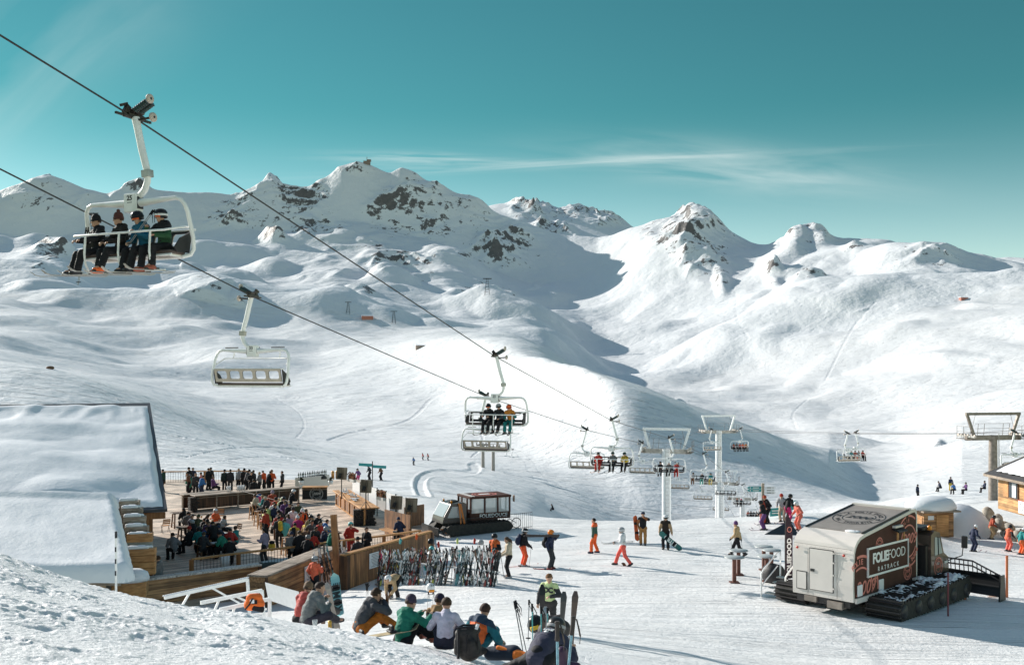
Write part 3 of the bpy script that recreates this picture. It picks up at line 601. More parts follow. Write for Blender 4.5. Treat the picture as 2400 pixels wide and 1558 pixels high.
COL = dict(black=(.012,.012,.015), charcoal=(.035,.037,.042), grey=(.16,.16,.165), lightgrey=(.36,.36,.37), white=(.72,.72,.73), red=(.42,.035,.025), orange=(.75,.12,.03),
  coral=(.70,.17,.12), brick=(.38,.065,.03), teal=(.02,.22,.22), green=(.02,.20,.13), darkgreen=(.018,.055,.04), olive=(.07,.08,.04), blue=(.03,.13,.34), navy=(.018,.025,.06), purple=(.13,.05,.17),
  lilac=(.33,.27,.36), pink=(.62,.08,.20), magenta=(.55,.03,.16), yellow=(.70,.48,.06), lime=(.55,.62,.20), palegreen=(.58,.70,.38), tan=(.46,.31,.17), beige=(.52,.43,.32), brown=(.16,.08,.045), rust=(.50,.16,.03), aqua=(.12,.45,.45))
def cc(c): return COL[c] if isinstance(c, str) else c
def set_mats(o, ms):
    for i, m in enumerate(ms):
        if i < len(o.material_slots): o.material_slots[i].link = 'OBJECT'; o.material_slots[i].material = m
def addm(name, me, ms, parent):
    o = bpy.data.objects.new(name, me); C.objects.link(o); o.parent = parent; set_mats(o, ms); return o
HEADC = {}
def head_part(kind, lod):
    """meshes in the head's own frame, shared by everybody"""
    k = (kind, lod)
    if k in HEADC: return HEADC[k]
    mb = MB(); n = 8 if lod == 0 else 14
    if kind == 'beanie':
        mb.lathe([(.104,.0),(.116,.005),(.117,.045),(.110,.05),(.108,.075),(.098,.115),(.075,.15),(.035,.172),(.001,.176)], n+4, (0,-.012,.012))
    elif kind == 'pompom_hat':
        mb.lathe([(.104,.0),(.118,.005),(.119,.045),(.110,.05),(.108,.08),(.098,.125),(.07,.16),(.02,.178)], n+4, (0,-.012,.012)); mb.ball((0,-.012,.205), .042, 8)
    elif kind == 'helmet':
        mb.lathe([(.118,-.055),(.128,-.05),(.134,.0),(.135,.05),(.125,.095),(.098,.135),(.055,.158),(.001,.165)], n+6, (0,-.018,.01), Matrix(((1,0,0),(0,1.1,0),(0,0,1))))
        # cut the face opening
        vs, fs = mb.v, mb.f; keep = [i for i, q in enumerate(fs) if not (sum(vs[j][1] for j in q)/len(q) > .055 and sum(vs[j][2] for j in q)/len(q) < .045)]
        mb.f = [fs[i] for i in keep]; mb.m = [0]*len(keep); mb.sm = [True]*len(keep)
        mb.box((0,.112,.058), (.15,.03,.012), rot=(-.25,0,0))
    elif kind == 'cap':
        mb.lathe([(.104,.02),(.112,.025),(.112,.06),(.10,.10),(.07,.135),(.001,.148)], n+4, (0,-.012,.005)); mb.box((0,.125,.038), (.14,.085,.012), rot=(-.12,0,0))
    elif kind == 'goggles':
        pts = [(math.sin(a)*.108, math.cos(a)*.115-.005, .018) for a in np.linspace(-1.15, 1.15, 9)]
        for p, q in zip(pts[:-1], pts[1:]): mb.bar(p, q, .02, .075, up=(0,0,1))
    elif kind == 'strap':
        mb.lathe([(.136,.005),(.140,.008),(.140,.045),(.136,.05)], n+6, (0,-.018,.008), Matrix(((1,0,0),(0,1.1,0),(0,0,1))))
    elif kind == 'sunglasses':
        pts = [(math.sin(a)*.098, math.cos(a)*.105-.002, .016) for a in np.linspace(-1.2, 1.2, 8)]
        for i, (p, q) in enumerate(zip(pts[:-1], pts[1:])): mb.bar(p, q, .008, .034 if 1 <= i <= 5 and i != 3 else .014, up=(0,0,1))
    elif kind in ('short_hair', 'long_hair', 'tousled_hair'):
        rs = random.Random(5); rings = 9; seg = n+6
        for i in range(rings):
            pass
        prof = []
        vs = []; fs = []
        for i in range(rings):
            th = i/(rings-1)*1.95
            for j in range(seg):
                a = 2*math.pi*j/seg; f_ = math.cos(a-math.pi/2)          # 1 = front
                t2 = min(th, 1.02 if f_ > .55 else (1.30 if f_ > .1 else 1.95)); rr = .112+.004*math.sin(5*a+i)+(rs.uniform(-.012,.016) if kind == 'tousled_hair' else rs.uniform(-.003,.003))
                vs.append((rr*math.sin(t2)*math.cos(a)*.93, -.014+rr*math.sin(t2)*math.sin(a)*1.05, .028+rr*1.02*math.cos(t2)))
        for i in range(rings-1):
            for j in range(seg):
                a = i*seg+j; b = i*seg+(j+1) % seg; fs.append((a, a+seg, b+seg, b))
        mb.add(vs, fs, True)
        if kind == 'long_hair': mb.tube([(0,-.085,.0),(0,-.125,-.09),(.01,-.125,-.2),(.015,-.115,-.30)], [.075,.085,.065,.02], 8); 
    HEADC[k] = mb.build('hair' if 'hair' in kind else kind, MATS.get('tmp') or mat('tmp', (.5,.5,.5))).data
    o = [q for q in C.objects if q.data is HEADC[k]][0]; bpy.data.objects.remove(o); return HEADC[k]
def person(label, pose, loc, rz=0, jacket='black', trousers='black', head=('beanie','black'), lod=1, group=None, scale=1.0, sleeve=None, yoke=None, boots='charcoal', goggles=None, glasses=False,
           gloves=None, jr=1.0, hood=True, hem=0.0, hair=(.05,.03,.02), skin=SKIN, key=None, pitch=0):
    pk = {k: v for k, v in pose.items() if k != '_g'}; key = key or str(sorted(pose.items(), key=lambda q: q[0]))
    m = pose_meshes(key, pk, lod, jr, hood, hem); J = m['J']
    t = thing('person', label, 'person', loc, rz, group); t.scale = (scale,)*3; t.rotation_euler.x = pitch
    jc = cc(jacket); sk = mat('skin_%.2f' % skin[0], skin, rough=.55, var=.08, vscale=20)
    addm('body', m['body'], [sk], t)
    addm('jacket', m['jacket'], [cloth(jc), cloth(cc(sleeve) if sleeve else jc), cloth(cc(yoke) if yoke else jc)], t)
    addm('trousers', m['trousers'], [cloth(cc(trousers))], t)
    if lod:
        for s in 'LR': addm('boot', m['boot'+s], [cloth(cc(boots), 'b')], t)
    HM = Matrix(J['HM'].tolist()).to_4x4(); HM.translation = Vector(J['H'])
    def hp(kind, nm, col, gl='c'):
        o = addm(nm, head_part(kind, min(lod, 1)), [cloth(cc(col), gl)], t); o.matrix_local = HM; return o
    if head:
        k, c = head; nm = {'beanie': 'beanie', 'pompom_hat': 'beanie', 'helmet': 'helmet', 'cap': 'cap'}.get(k, 'hair')
        hp(k, nm, c, 'b' if k == 'helmet' else 'c')
        if nm != 'hair' and k != 'helmet' and lod: hp('short_hair', 'hair', hair)
        if k == 'helmet' and goggles and lod: hp('strap', 'goggle_strap', goggles[1] if len(goggles) > 1 else 'black')
    if goggles and lod: hp('goggles', 'goggles', goggles[0], 'b')
    if glasses: hp('sunglasses', 'sunglasses', 'black', 'b')
    if gloves and lod:
        for s in 'LR':
            d = nrm(J['H'+s]-J['E'+s]); key2 = ('glove', key, s, lod)
            if key2 not in PCACHE:
                sx = -1 if s == 'L' else 1; sd = nrm(np.cross(d, J['up']+V3(.01,.02,0)))*sx; a = J['H'+s]
                pr = [(a-d*.05, a+d*.02, .052, .046), (a, a+d*.08, .043, .046), (a+d*.03-sd*.03, a+d*.08-sd*.06, .02, .016)]
                for o in (-.03,-.01,.01,.03): pr.append((a+d*.08+sd*o, a+d*.15+sd*o*1.1-V3(0,0,.035), .0145, .012))
                PCACHE[key2] = to_me('glove', *sdf_mesh(pr, .014, .012))
            addm('glove', PCACHE[key2], [cloth(cc(gloves))], t)
    t['_key'] = str(key); PJ[t.name] = J
    return t
PJ = {}
def backpack(t, col, lod=1, strap=True, pos=None):
    J = PJ[t.name]; b = J['C']-J['fw']*.24-J['up']*.06; key = ('pack', t['_key'])
    if key not in PCACHE:
        PCACHE[key] = to_me('backpack', *sdf_mesh([(b-J['up']*.17, b+J['up']*.13, .135, .12, J['fw'], 1.35), (b-J['fw']*.08-J['up']*.14, b-J['fw']*.08-J['up']*.02, .085, .08)], .03, .04))
    o = addm('backpack', PCACHE[key], [cloth(cc(col))], t); return o
# ---- poses
STAND = dict()
STAND2 = dict(lean=2, hl=(-.24,.16,.92), hr=(.25,.05,.82), fl=(-.13,.03,.09), fr=(.12,-.05,.09), hy=18)
STAND_T = dict(lean=8, bend=4, hl=(-.14,.34,1.12), hr=(.16,.33,1.10), fl=(-.10,.02,.09), fr=(.12,-.03,.09), hp=-12)      # at a high table
STAND_T2 = dict(lean=14, bend=6, hl=(-.18,.36,1.05), hr=(.10,.40,1.06), fl=(-.14,-.05,.09), fr=(.10,.06,.09), hp=-14, hy=-25)
TALK = dict(lean=3, hl=(-.16,.30,1.18), hr=(.26,.04,.82), fl=(-.12,.05,.09), fr=(.13,-.03,.09), hy=30)
DRINK = dict(lean=0, hl=(-.05,.22,1.45), hr=(.25,.10,.95), el=(-1,.1,-.4), hp=8)
SIT = dict(pz=.56, lean=8, bend=8, hl=(-.17,.38,.74), hr=(.17,.38,.74), fl=(-.13,.44,.09), fr=(.13,.44,.09), hp=-10)
SIT2 = dict(pz=.56, lean=18, bend=10, hl=(-.12,.42,.78), hr=(.20,.30,.74), fl=(-.16,.36,.09), fr=(.12,.48,.09), hy=35)
SIT3 = dict(pz=.56, lean=-4, bend=6, hl=(-.22,.30,.64), hr=(.12,.34,.80), fl=(-.16,.46,.09), fr=(.14,.40,.09), hy=-40)
STOOL = dict(pz=.84, lean=12, bend=8, hl=(-.16,.38,1.10), hr=(.17,.36,1.10), fl=(-.13,.30,.36), fr=(.13,.30,.36), hp=-12)
LIFT = dict(pz=.10, lean=-14, bend=24, hl=(-.16,.42,.32), hr=(.16,.42,.32), fl=(-.12,.50,-.40), fr=(.13,.52,-.42), tl=(-.1,1,-.05), tr=(.1,1,-.05))
LIFT2 = dict(pz=.10, lean=-10, bend=24, hl=(-.10,.30,.22), hr=(.14,.33,.26), fl=(-.10,.56,-.36), fr=(.16,.48,-.40), hy=25, tl=(-.1,1,-.05), tr=(.15,1,-.05))
SKI = dict(pz=.88, lean=14, bend=8, hl=(-.26,.28,.95), hr=(.26,.28,.95), fl=(-.11,.02,.09), fr=(.11,.02,.09), hp=-6)
WALK = dict(pz=.90, lean=6, hl=(-.22,.26,.92), hr=(.24,-.14,.86), fl=(-.10,-.30,.12), fr=(.10,.28,.09), tl=(-.1,.8,-.5))
def ski_mesh(L=1.68, w=.10, col=(.5,.5,.5), name='ski', parent=None, base=None, th=.014):
    """a ski lying along +y from the binding, tip turned up, base downwards at z = 0"""
    mb = MB(); mb.use(col if not isinstance(col, tuple) else cloth(col, 'b')); n = 16; vs = []
    for i in range(n+1):
        s = i/n; y = -L*.47+L*s; wd = w*(.62+.38*abs(2*s-1)**1.5)*(1 if s < .94 else (1 if s < .97 else .45)); wd = wd*(.75 if s == 0 else 1)
        z = .012*math.sin(math.pi*s)+(.11*((s-.86)/.14)**2 if s > .86 else 0)+(.02*((.05-s)/.05) if s < .05 else 0)
        vs += [(-wd/2,y,z),(wd/2,y,z),(wd/2,y,z+th),(-wd/2,y,z+th)]
    fs = []
    for i in range(n):
        a = 4*i
        for q in range(4): fs.append((a+q, a+(q+1) % 4, a+4+(q+1) % 4, a+4+q))
    fs += [(3,2,1,0), (4*n, 4*n+1, 4*n+2, 4*n+3)]; mb.add(vs, fs)
    mb.use(cloth((.02,.02,.022), 'b')); mb.box((0,.17,.045), (.055,.07,.05)); mb.box((0,-.17,.05), (.06,.09,.06)); mb.box((0,0,.026), (.05,.30,.014))
    return mb.build(name, None, parent)
def add_skis(t, col, L=1.62, kind='ski', yaw=(2,-2)):
    J = PJ[t.name]; out = []
    for i, s in enumerate('LR'):
        o = ski_mesh(L, .10, cc(col), 'ski', t); D_ = J['D'+s]; Fp = J['F'+s]
        o.location = Vector(Fp)+Vector((0,0,-.125)); o.rotation_euler = (math.asin(max(-1,min(1,D_[2]))), 0, -math.atan2(D_[0], D_[1])+R(yaw[i])); out.append(o)
    return out
def add_poles(t, col='grey', tilt=(10,-10), back=18):
    J = PJ[t.name]
    for s, a in zip('LR', tilt):
        h = Vector(J['H'+s])+Vector(nrm(J['H'+s]-J['E'+s]))*.06; g = Vector((h.x*1.25, h.y-math.tan(R(back))*h.z, .0))
        mb = MB(); mb.use(cloth(cc('black'))); d = (h-g).normalized(); mb.tube([h-d*.05, h+d*.1], .017, 6); mb.use(mat('pole_metal', (.35,.35,.36), .35, .6)); mb.tube([g, h-d*.05], [.006,.009], 6); mb.use(cloth(cc('black'))); mb.lathe([(.001,0),(.045,.004),(.045,.012),(.001,.016)], 8, g+d*.06)
        mb.build('ski_pole', None, t)
# ---------------------------------------------------------------- chairlift
WHITE_PAINT = mat('white_paint', (.86,.86,.85), .4, var=.10, vscale=3)
GREY_STEEL = mat('galvanised_steel', (.42,.41,.39), .45, .5, var=.18, vscale=4)
RUSTY = mat('weathered_steel', (.26,.22,.19), .6, .3, var=.3, vscale=3)
DARK_METAL = mat('dark_bronze', (.06,.05,.045), .45, .5, var=.2, vscale=10)
BLACK_PAD = mat('black_padding', (.02,.02,.022), .6, bump=.3, bscale=30)
BROWN_PAD = mat('brown_padding', (.09,.065,.055), .65)
TAN_BACK = mat('tan_shell', (.50,.43,.36), .5, var=.1)
SPRING = mat('spring_green', (.02,.06,.06), .4, .2)
CABLE_M = mat('steel_rope', (.05,.045,.045), .55, .4, var=.3, vscale=30)
RUBBER_W = mat('wheel_rubber', (.55,.48,.42), .6)
BLACK_INK = mat('black_ink', (.02,.02,.03), .6)
def arm_pts(s):
    return [(s*.2,0,-1.93),(s*.85,0,-1.90),(s*1.18,0,-1.89),(s*1.30,-.01,-1.93),(s*1.38,-.03,-2.04),(s*1.42,-.08,-2.2),(s*1.46,-.20,-2.75),(s*1.44,-.24,-3.0),(s*1.38,-.22,-3.12),(s*1.25,-.12,-3.17)]
def make_chair(bar_down, number):
    t = thing('chairlift_chair', 'x', 'chairlift chair')
    g = MB(); g.use(DARK_METAL)
    g.box((0,0,.02), (.13,.62,.13), bev=.03); g.box((0,.34,-.01), (.05,.36,.05)); g.box((0,-.34,-.01), (.05,.36,.05)); g.box((-.02,.22,.12), (.09,.12,.2), rot=(.5,0,0)); g.box((0,.28,.22), (.06,.2,.06), rot=(-.4,0,0))
    g.box((-.05,-.05,.12), (.2,.3,.12), rot=(0,.2,.1), bev=.02)
    g.use(SPRING)
    for i in range(2): g.tube([(-.12,.08-.16*i,.12),(-.40,.02-.16*i,.30)], .07, 10)
    g.use(DARK_METAL)
    for i in range(2):
        for k in range(7): g.lathe([(.072,0),(.08,.008),(.072,.016)], 8, Vector((-.12,.08-.16*i,.12)).lerp(Vector((-.40,.02-.16*i,.30)), k/6.5), Matrix.Rotation(R(-57),3,'Y'))
    g.tube([(-.08,0,-.08),(-.50,-.03,-.05)], .028, 8)
    grip = g.build('grip', None, t)
    for c in ((-.52,-.03,-.05), (-.46,.0,.36)):
        w_ = MB(); w_.use(RUBBER_W); M = Matrix.Rotation(R(90),3,'Y'); w_.lathe([(.001,-.035),(.085,-.035),(.105,-.02),(.105,.02),(.085,.035),(.001,.035)], 14, c, M); w_.use(BLACK_INK); w_.lathe([(.001,-.04),(.03,-.04),(.03,.04),(.001,.04)], 8, c, M); w_.build('wheel', None, grip)
    h = MB(); h.use(WHITE_PAINT)
    pts = [(-.06,0,-.02),(-.13,0,-.3),(-.24,0,-.75),(-.36,0,-1.15),(-.40,0,-1.32),(-.39,0,-1.48),(-.32,0,-1.65),(-.2,0,-1.76),(0,0,-1.81)]
    h.tube(pts, [.085,.08,.08,.075,.07,.07,.07,.07,.07], 10); h.use(GREY_STEEL); h.box((-.39,0,-1.30), (.19,.17,.16), rot=(0,.1,0)); h.build('hanger', None, t)
    b = MB(); b.use(WHITE_PAINT); b.box((.0,0,-1.93), (.36,.22,.42), bev=.015); b.use(BLACK_INK); b.box((-.19,0,-1.93), (.03,.16,.26)); hub = b.build('hub_box', None, t)
    if number:
        for sg in (1, -1):
            n = MB(); n.use(WHITE_PAINT); n.box((0, sg*.1135, -1.85), (.24,.006,.22)); n.use(BLACK_INK); put_text(n, number, (0, sg*.1175, -1.83), (-sg,0,0), (0,0,1), .15, bold=.004); n.box((0, sg*.1175, -1.925), (.13,.004,.014)); n.build('number_plate', None, hub)
    f = MB(); f.use(WHITE_PAINT)
    for s in (-1, 1):
        p = arm_pts(s); f.tube(p[2:], [.047]*8, 10); f.tube(p[:3], [.095,.06,.047], 10)
    f.tube([(-1.27,-.13,-3.17),(1.27,-.13,-3.17)], .045, 8); f.tube([(-1.3,.28,-3.16),(1.3,.28,-3.16)], .03, 8); f.tube([(-1.40,-.34,-2.56),(1.40,-.34,-2.56)], .025, 8)
    for x in (-1.2,-.4,.4,1.2): f.bar((x,-.2,-3.16), (x,.28,-3.16), .05, .04)
    f.build('bail_frame', None, t)
    s = MB(); s.use(BROWN_PAD); s.box((0,.06,-3.09), (2.55,.50,.08), bev=.03); s.use(TAN_BACK); s.box((0,.05,-3.137), (2.5,.46,.012)); s.build('seat', None, t)
    k = MB(); top, bot = (-.345,-2.56), (-.215,-3.02)
    def bp(x, q, off): return Vector((x, bot[0]+(top[0]-bot[0])*q-off, bot[1]+(top[1]-bot[1])*q))
    for off, m_, th in ((0, BLACK_PAD, .028), (.03, TAN_BACK, .02)):
        k.use(m_)
        def strip(x0, x1, q0, q1): k.hexa([bp(x0,q0,off), bp(x1,q0,off), bp(x1,q0,off+th), bp(x0,q0,off+th), bp(x0,q1,off), bp(x1,q1,off), bp(x1,q1,off+th), bp(x0,q1,off+th)])
        strip(-1.27,1.27,0,.24); strip(-1.27,1.27,.84,1)
        xs = np.linspace(-1.27, 1.27, 6); hw = .195
        for i in range(6):
            c = -1.27+2.54*i/5 if i in (0,5) else None
        holes = [(-1.0+.5*i) for i in range(5)]; edges = [-1.27]+[e for hx in holes for e in (hx-hw, hx+hw)]+[1.27]
        for i in range(0, len(edges), 2): strip(edges[i], edges[i+1], .24, .84)
        for hx in holes:                       # rounded corners of the openings
            for sx in (-1,1):
                for q0, q1 in ((.24,.42),(.84,.66)):
                    a = [bp(hx+sx*hw,q0,off), bp(hx+sx*(hw-.045),q0,off), bp(hx+sx*hw,q0+(q1-q0)*.55,off)]; k.poly(a, bp(0,0,off+th)-bp(0,0,off))
    k.build('backrest', None, t)
    for sx in (-1, 1):
        a = MB(); a.use(BLACK_PAD); a.poly([(sx*1.30,-.33,-2.58),(sx*1.30,.05,-2.78),(sx*1.30,.22,-3.0),(sx*1.30,.10,-3.1),(sx*1.30,-.24,-3.08)], (sx*.03,0,0)); a.build('armrest', None, t)
    r = MB(); r.use(WHITE_PAINT)
    if bar_down:
        yb, zb = .52, -2.66; r.tube([(-1.36,-.30,-2.50),(-1.33,.1,-2.56),(-1.25,.45,-2.65),(-1.15,yb,zb),(1.15,yb,zb),(1.25,.45,-2.65),(1.33,.1,-2.56),(1.36,-.30,-2.50)], .024, 8)
        for x in (-.95,-.1,.85): r.tube([(x,yb,zb),(x,yb+.03,-3.1),(x,yb,-3.3),(x,yb-.12,-3.5)], .024, 8); r.bar((x-.28,yb-.13,-3.5), (x+.28,yb-.13,-3.5), .04, .03)
    else:
        yb, zb = .30, -2.18; r.tube([(-1.36,-.12,-2.40),(-1.28,yb,zb),(1.28,yb,zb),(1.36,-.12,-2.40)], .02, 8)
        for x in (-.95,-.1,.85): r.tube([(x,yb,zb),(x,.36,-2.02),(x+.05,.2,-1.80)], .02, 8); r.use(DARK_METAL); r.bar((x-.25,.2,-1.80), (x+.25,.2,-1.80), .04, .035); r.use(WHITE_PAINT)
    r.build('safety_bar', None, t)
    return t
K_ = 1.08
STEP = Vector((7.7, 23.5, 0))*K_; UP0 = Vector((-8.48, 22.3, 0))*K_; DN0 = Vector((-12.95, 23.8, 0))*K_
UPV = {-2: None, 0:275, 1:835, 2:985, 3:1027, 4:1064, 5:1107, 6:1137, 7:1170}; DNV = {.4886:695, 1.4886:930, 2.4886:1008, 3.4886:1039, 4.4886:1088, 5.4886:1122, 6.4886:1154}
def lpt(o, t, v): p = o+STEP*t; p.z = p.y*(VH-v)/F; return p
def rope(name, pts, label, r=.025, n=6):
    mb = MB(); mb.use(CABLE_M); mb.tube(pts, r, n); return tag(mb.build(name), label, 'cable', 'haulage ropes of the chairlifts')
up = [lpt(UP0, t, v) for t, v in UPV.items() if v]; dn = [lpt(DN0, t, v) for t, v in DNV.items()]
e0 = UP0+STEP*(-.145); e0.z = 6.30*K_; e1 = e0+(e0-up[0])*7; dn0 = DN0+STEP*.05; dn0.z = 4.93*K_; dn1 = dn0+(dn0-dn[0])*2.6
rope('lift_cable', [e1, e0]+up+[up[-1]+STEP*2.4+Vector((0,0,-22))], 'upper of the two thick ropes crossing the sky, carrying the chairs with riders')
rope('lift_cable', [dn1, dn0]+dn+[dn[-1]+STEP*2.6+Vector((0,0,-22))], 'lower of the two thick ropes, carrying the empty descending chairs')
ch_dn = make_chair(False, '33'); ch_up = make_chair(True, '25')
RZU, RZD = math.atan2(STEP.x, -STEP.y), math.atan2(-STEP.x, STEP.y)
def place_chair(proto, first, p, rz, label, number=None, group='chairs hanging on the lift ropes'):
    o = proto if first else copy_tree(proto); o.location = p; o.rotation_euler = (0,0,rz); o.scale = (K_*1.05,K_,K_); tag(o, label, 'chairlift chair', group)
    return o
def riders(p, rz, specs, lod):
    M = Matrix.Rotation(rz, 3, 'Z')
    for (x, label, pose, kw) in specs:
        sk = kw.pop('skis', None); pl = kw.pop('poles', None)
        t = person(label, pose, p+M @ Vector((x*K_*1.04, .02, -3.05*K_)), rz+R(kw.pop('tw', 0)), lod=lod, group='people riding the chairlift', **kw)
        if sk: add_skis(t, sk, yaw=kw.get('yaw', (6,-8)))
GR = 'chairs hanging on the lift ropes'
upc = {}
labs = ['large near lift chair numbered 25 with four riders, closest to camera', 'lift chair with three riders, black and orange jackets, in the middle of the picture', 'lift chair with riders in red, grey and yellow left of first pylon',
        'lift chair with three riders passing in front of the tall white pylon', 'lift chair with riders in white, black and teal, right of first pylon', 'empty lift chair with black seat in front of the second pylon',
        'lift chair with two dark riders just right of the second pylon', 'small lift chair crowded with riders, lowest before the snow edge']
for t in range(8):
    p = up[t]; o = place_chair(ch_up, t == 0, p, RZU-(R(6) if t == 0 else 0), labs[t]); upc[t] = p
dlabs = ['empty lift chair seen from behind, tan back with five openings', 'empty tan backed chair just below the chair with three riders', 'empty lift chair directly left of the chair with the red rider', 'empty white lift chair between yellow rider and first pylon',
         'empty chair hanging right behind the first pylon shaft', 'empty white lift chair low between the two pylons', 'empty lift chair lowest beside the second pylon shaft']
for i, p in enumerate(dn): place_chair(ch_dn, i == 0, p, RZD, dlabs[i])
SK2 = (.42,.40,.38)
L1 = dict(LIFT); L1['fl'] = (-.10,.50,-.40); L1['fr'] = (.16,.54,-.40)
L1b = dict(LIFT2, hl=(-.15,.36,.24), hr=(.10,.40,.24), hy=-18); L1c = dict(LIFT, hl=(-.18,.40,.42), hr=(.12,.36,.20), hp=-8, hy=12, lean=2); L1d = dict(LIFT2, hl=(-.2,.36,.32), hr=(.20,.30,.52), hy=-8, fl=(-.16,.44,-.36))
riders(up[0], RZU-R(6), [(1.02, 'rider in black beanie and sunglasses holding upright ski poles, left end of near chair', L1, dict(jacket='black', head=('beanie','black'), glasses=True, tw=-22, scale=1.05, skis=SK2)),
  (.32, 'rider in reddish bobble hat and sunglasses with orange boots on near chair', L1b, dict(jacket=(.016,.013,.012), head=('pompom_hat',(.10,.035,.03)), glasses=True, boots=(.75,.13,.03), tw=-16, scale=1.05, skis=SK2)),
  (-.36, 'rider in blue jacket with orange goggles on near chair', L1c, dict(jacket=(.01,.11,.19), head=('helmet','black'), goggles=('orange','black'), tw=-8, scale=1.05, skis=(.5,.48,.45))),
  (-.86, 'rider in green jacket and black helmet holding ski poles, right on near chair', L1d, dict(jacket=(.025,.085,.04), yoke='black', head=('helmet','black'), goggles=('orange','white'), boots=(.30,.08,.05), tw=-8, scale=1.05, skis=(.35,.33,.3)))], 2)
def held_pole(a, b, label, w=.010):
    mb = MB(); a, b = Vector(a), Vector(b); d = (b-a).normalized(); mb.use(mat('pole_metal', (.35,.35,.36), .35, .6)); mb.tube([a, b], [w*.7, w], 6); mb.use(cloth(cc('black'))); mb.tube([b-d*.02, b+d*.13], .018, 6); mb.lathe([(.001,-.01),(.05,-.006),(.05,.006),(.001,.01)], 8, a+d*.07)
    mb.tube([b+d*.12, b+Vector((.05,.02,-.05)), b+Vector((.06,.03,-.2)), b+d*.1], .006, 5)
    return tag(mb.build('ski_pole'), label, 'ski pole', 'ski poles')
M_ = Matrix.Rotation(RZU-R(6),3,'Z')
for i, (x, dx) in enumerate(((1.25,.02),(1.18,.06))): held_pole(up[0]+M_ @ Vector((x+dx,.52,-3.75*K_)), up[0]+M_ @ Vector((x,  .30,-2.55*K_)), ['black ski pole held upright by left rider of near chair, outer one', 'black ski pole held upright by left rider of near chair, inner one'][i])
for i in range(2): held_pole(up[0]+M_ @ Vector((-.35+.05*i,.50,-2.95*K_)), up[0]+M_ @ Vector((-.82+.06*i,.25,-2.25*K_)), ['ski pole slanting across the green jacketed rider, upper one', 'ski pole slanting across the green jacketed rider, lower one'][i])
SK3 = (.30,.28,.27)
riders(up[1], RZU, [(.30, 'rider in black with orange goggles, left on the three person chair', LIFT, dict(jacket='black', head=('helmet','black'), goggles=('orange','black'), skis=SK3)),
  (-.20, 'rider in black jacket with white sleeve stripes, middle of three on chair', LIFT2, dict(jacket='black', sleeve=(.09,.09,.1), head=('helmet',(.3,.3,.3)), goggles=('black','black'), skis=(.6,.6,.58))),
  (-.72, 'rider in orange jacket and teal trousers, orange helmet', L1c, dict(jacket=(.55,.20,.03), sleeve=(.01,.13,.13), trousers=(.01,.16,.16), head=('helmet','orange'), goggles=('orange','black'), skis=SK3))], 1)
riders(up[2], RZU, [(.85, 'rider in red suit with dark helmet, arm along the chair back', L1c, dict(jacket='red', trousers='red', head=('helmet','charcoal'), skis=(.6,.3,.2))),
  (-.1, 'rider in grey jacket with green helmet between red and yellow riders', LIFT, dict(jacket='grey', head=('helmet','darkgreen'), goggles=('lightgrey','black'), skis=SK3)),
  (-.92, 'rider in yellow jacket with dark backpack straps', LIFT2, dict(jacket='yellow', yoke=(.30,.2,.03), head=('helmet','darkgreen'), goggles=('lightgrey','black'), skis=SK3))], 1)
riders(up[3], RZU, [(.75, 'rider in black with black helmet left of the first pylon shaft', LIFT, dict(jacket='black', head=('helmet','black'))),
  (-.02, 'rider in grey jacket and white helmet in front of first pylon shaft', LIFT2, dict(jacket=(.11,.10,.10), head=('helmet','white'))),
  (-.72, 'rider in red jacket and red trousers right of first pylon shaft', LIFT, dict(jacket='red', sleeve='lilac', trousers='red', head=('helmet','white')))], 0)
riders(up[4], RZU, [(1.1, 'rider in pale jacket, left on chair right of first pylon', LIFT, dict(jacket='lightgrey', trousers='brown', head=('helmet','black'))),
  (.1, 'rider in black jacket and mint trousers, white helmet', LIFT2, dict(jacket='black', trousers=(.18,.5,.4), head=('helmet','white'))),
  (-.85, 'rider in teal jacket and yellow trousers on the chair', LIFT, dict(jacket='teal', trousers='yellow', head=('helmet','darkgreen')))], 0)
riders(up[6], RZU, [(.75, 'dark rider at left of two on chair beside second pylon', LIFT, dict(jacket='black', head=('helmet','brick'))), (.1, 'dark rider at right of two on chair beside second pylon', LIFT2, dict(jacket='black', head=('helmet','magenta')))], 0)
for i, c in enumerate(('brick','black','charcoal','grey','olive')):
    riders(up[7], RZU, [(1.05-.5*i, 'rider in %s jacket on the lowest crowded chair' % {'brick':'rust red','black':'black','charcoal':'charcoal','grey':'grey','olive':'olive'}[c], LIFT, dict(jacket=c, head=('helmet', ['grey','black','white','charcoal','tan'][i])))], 0)
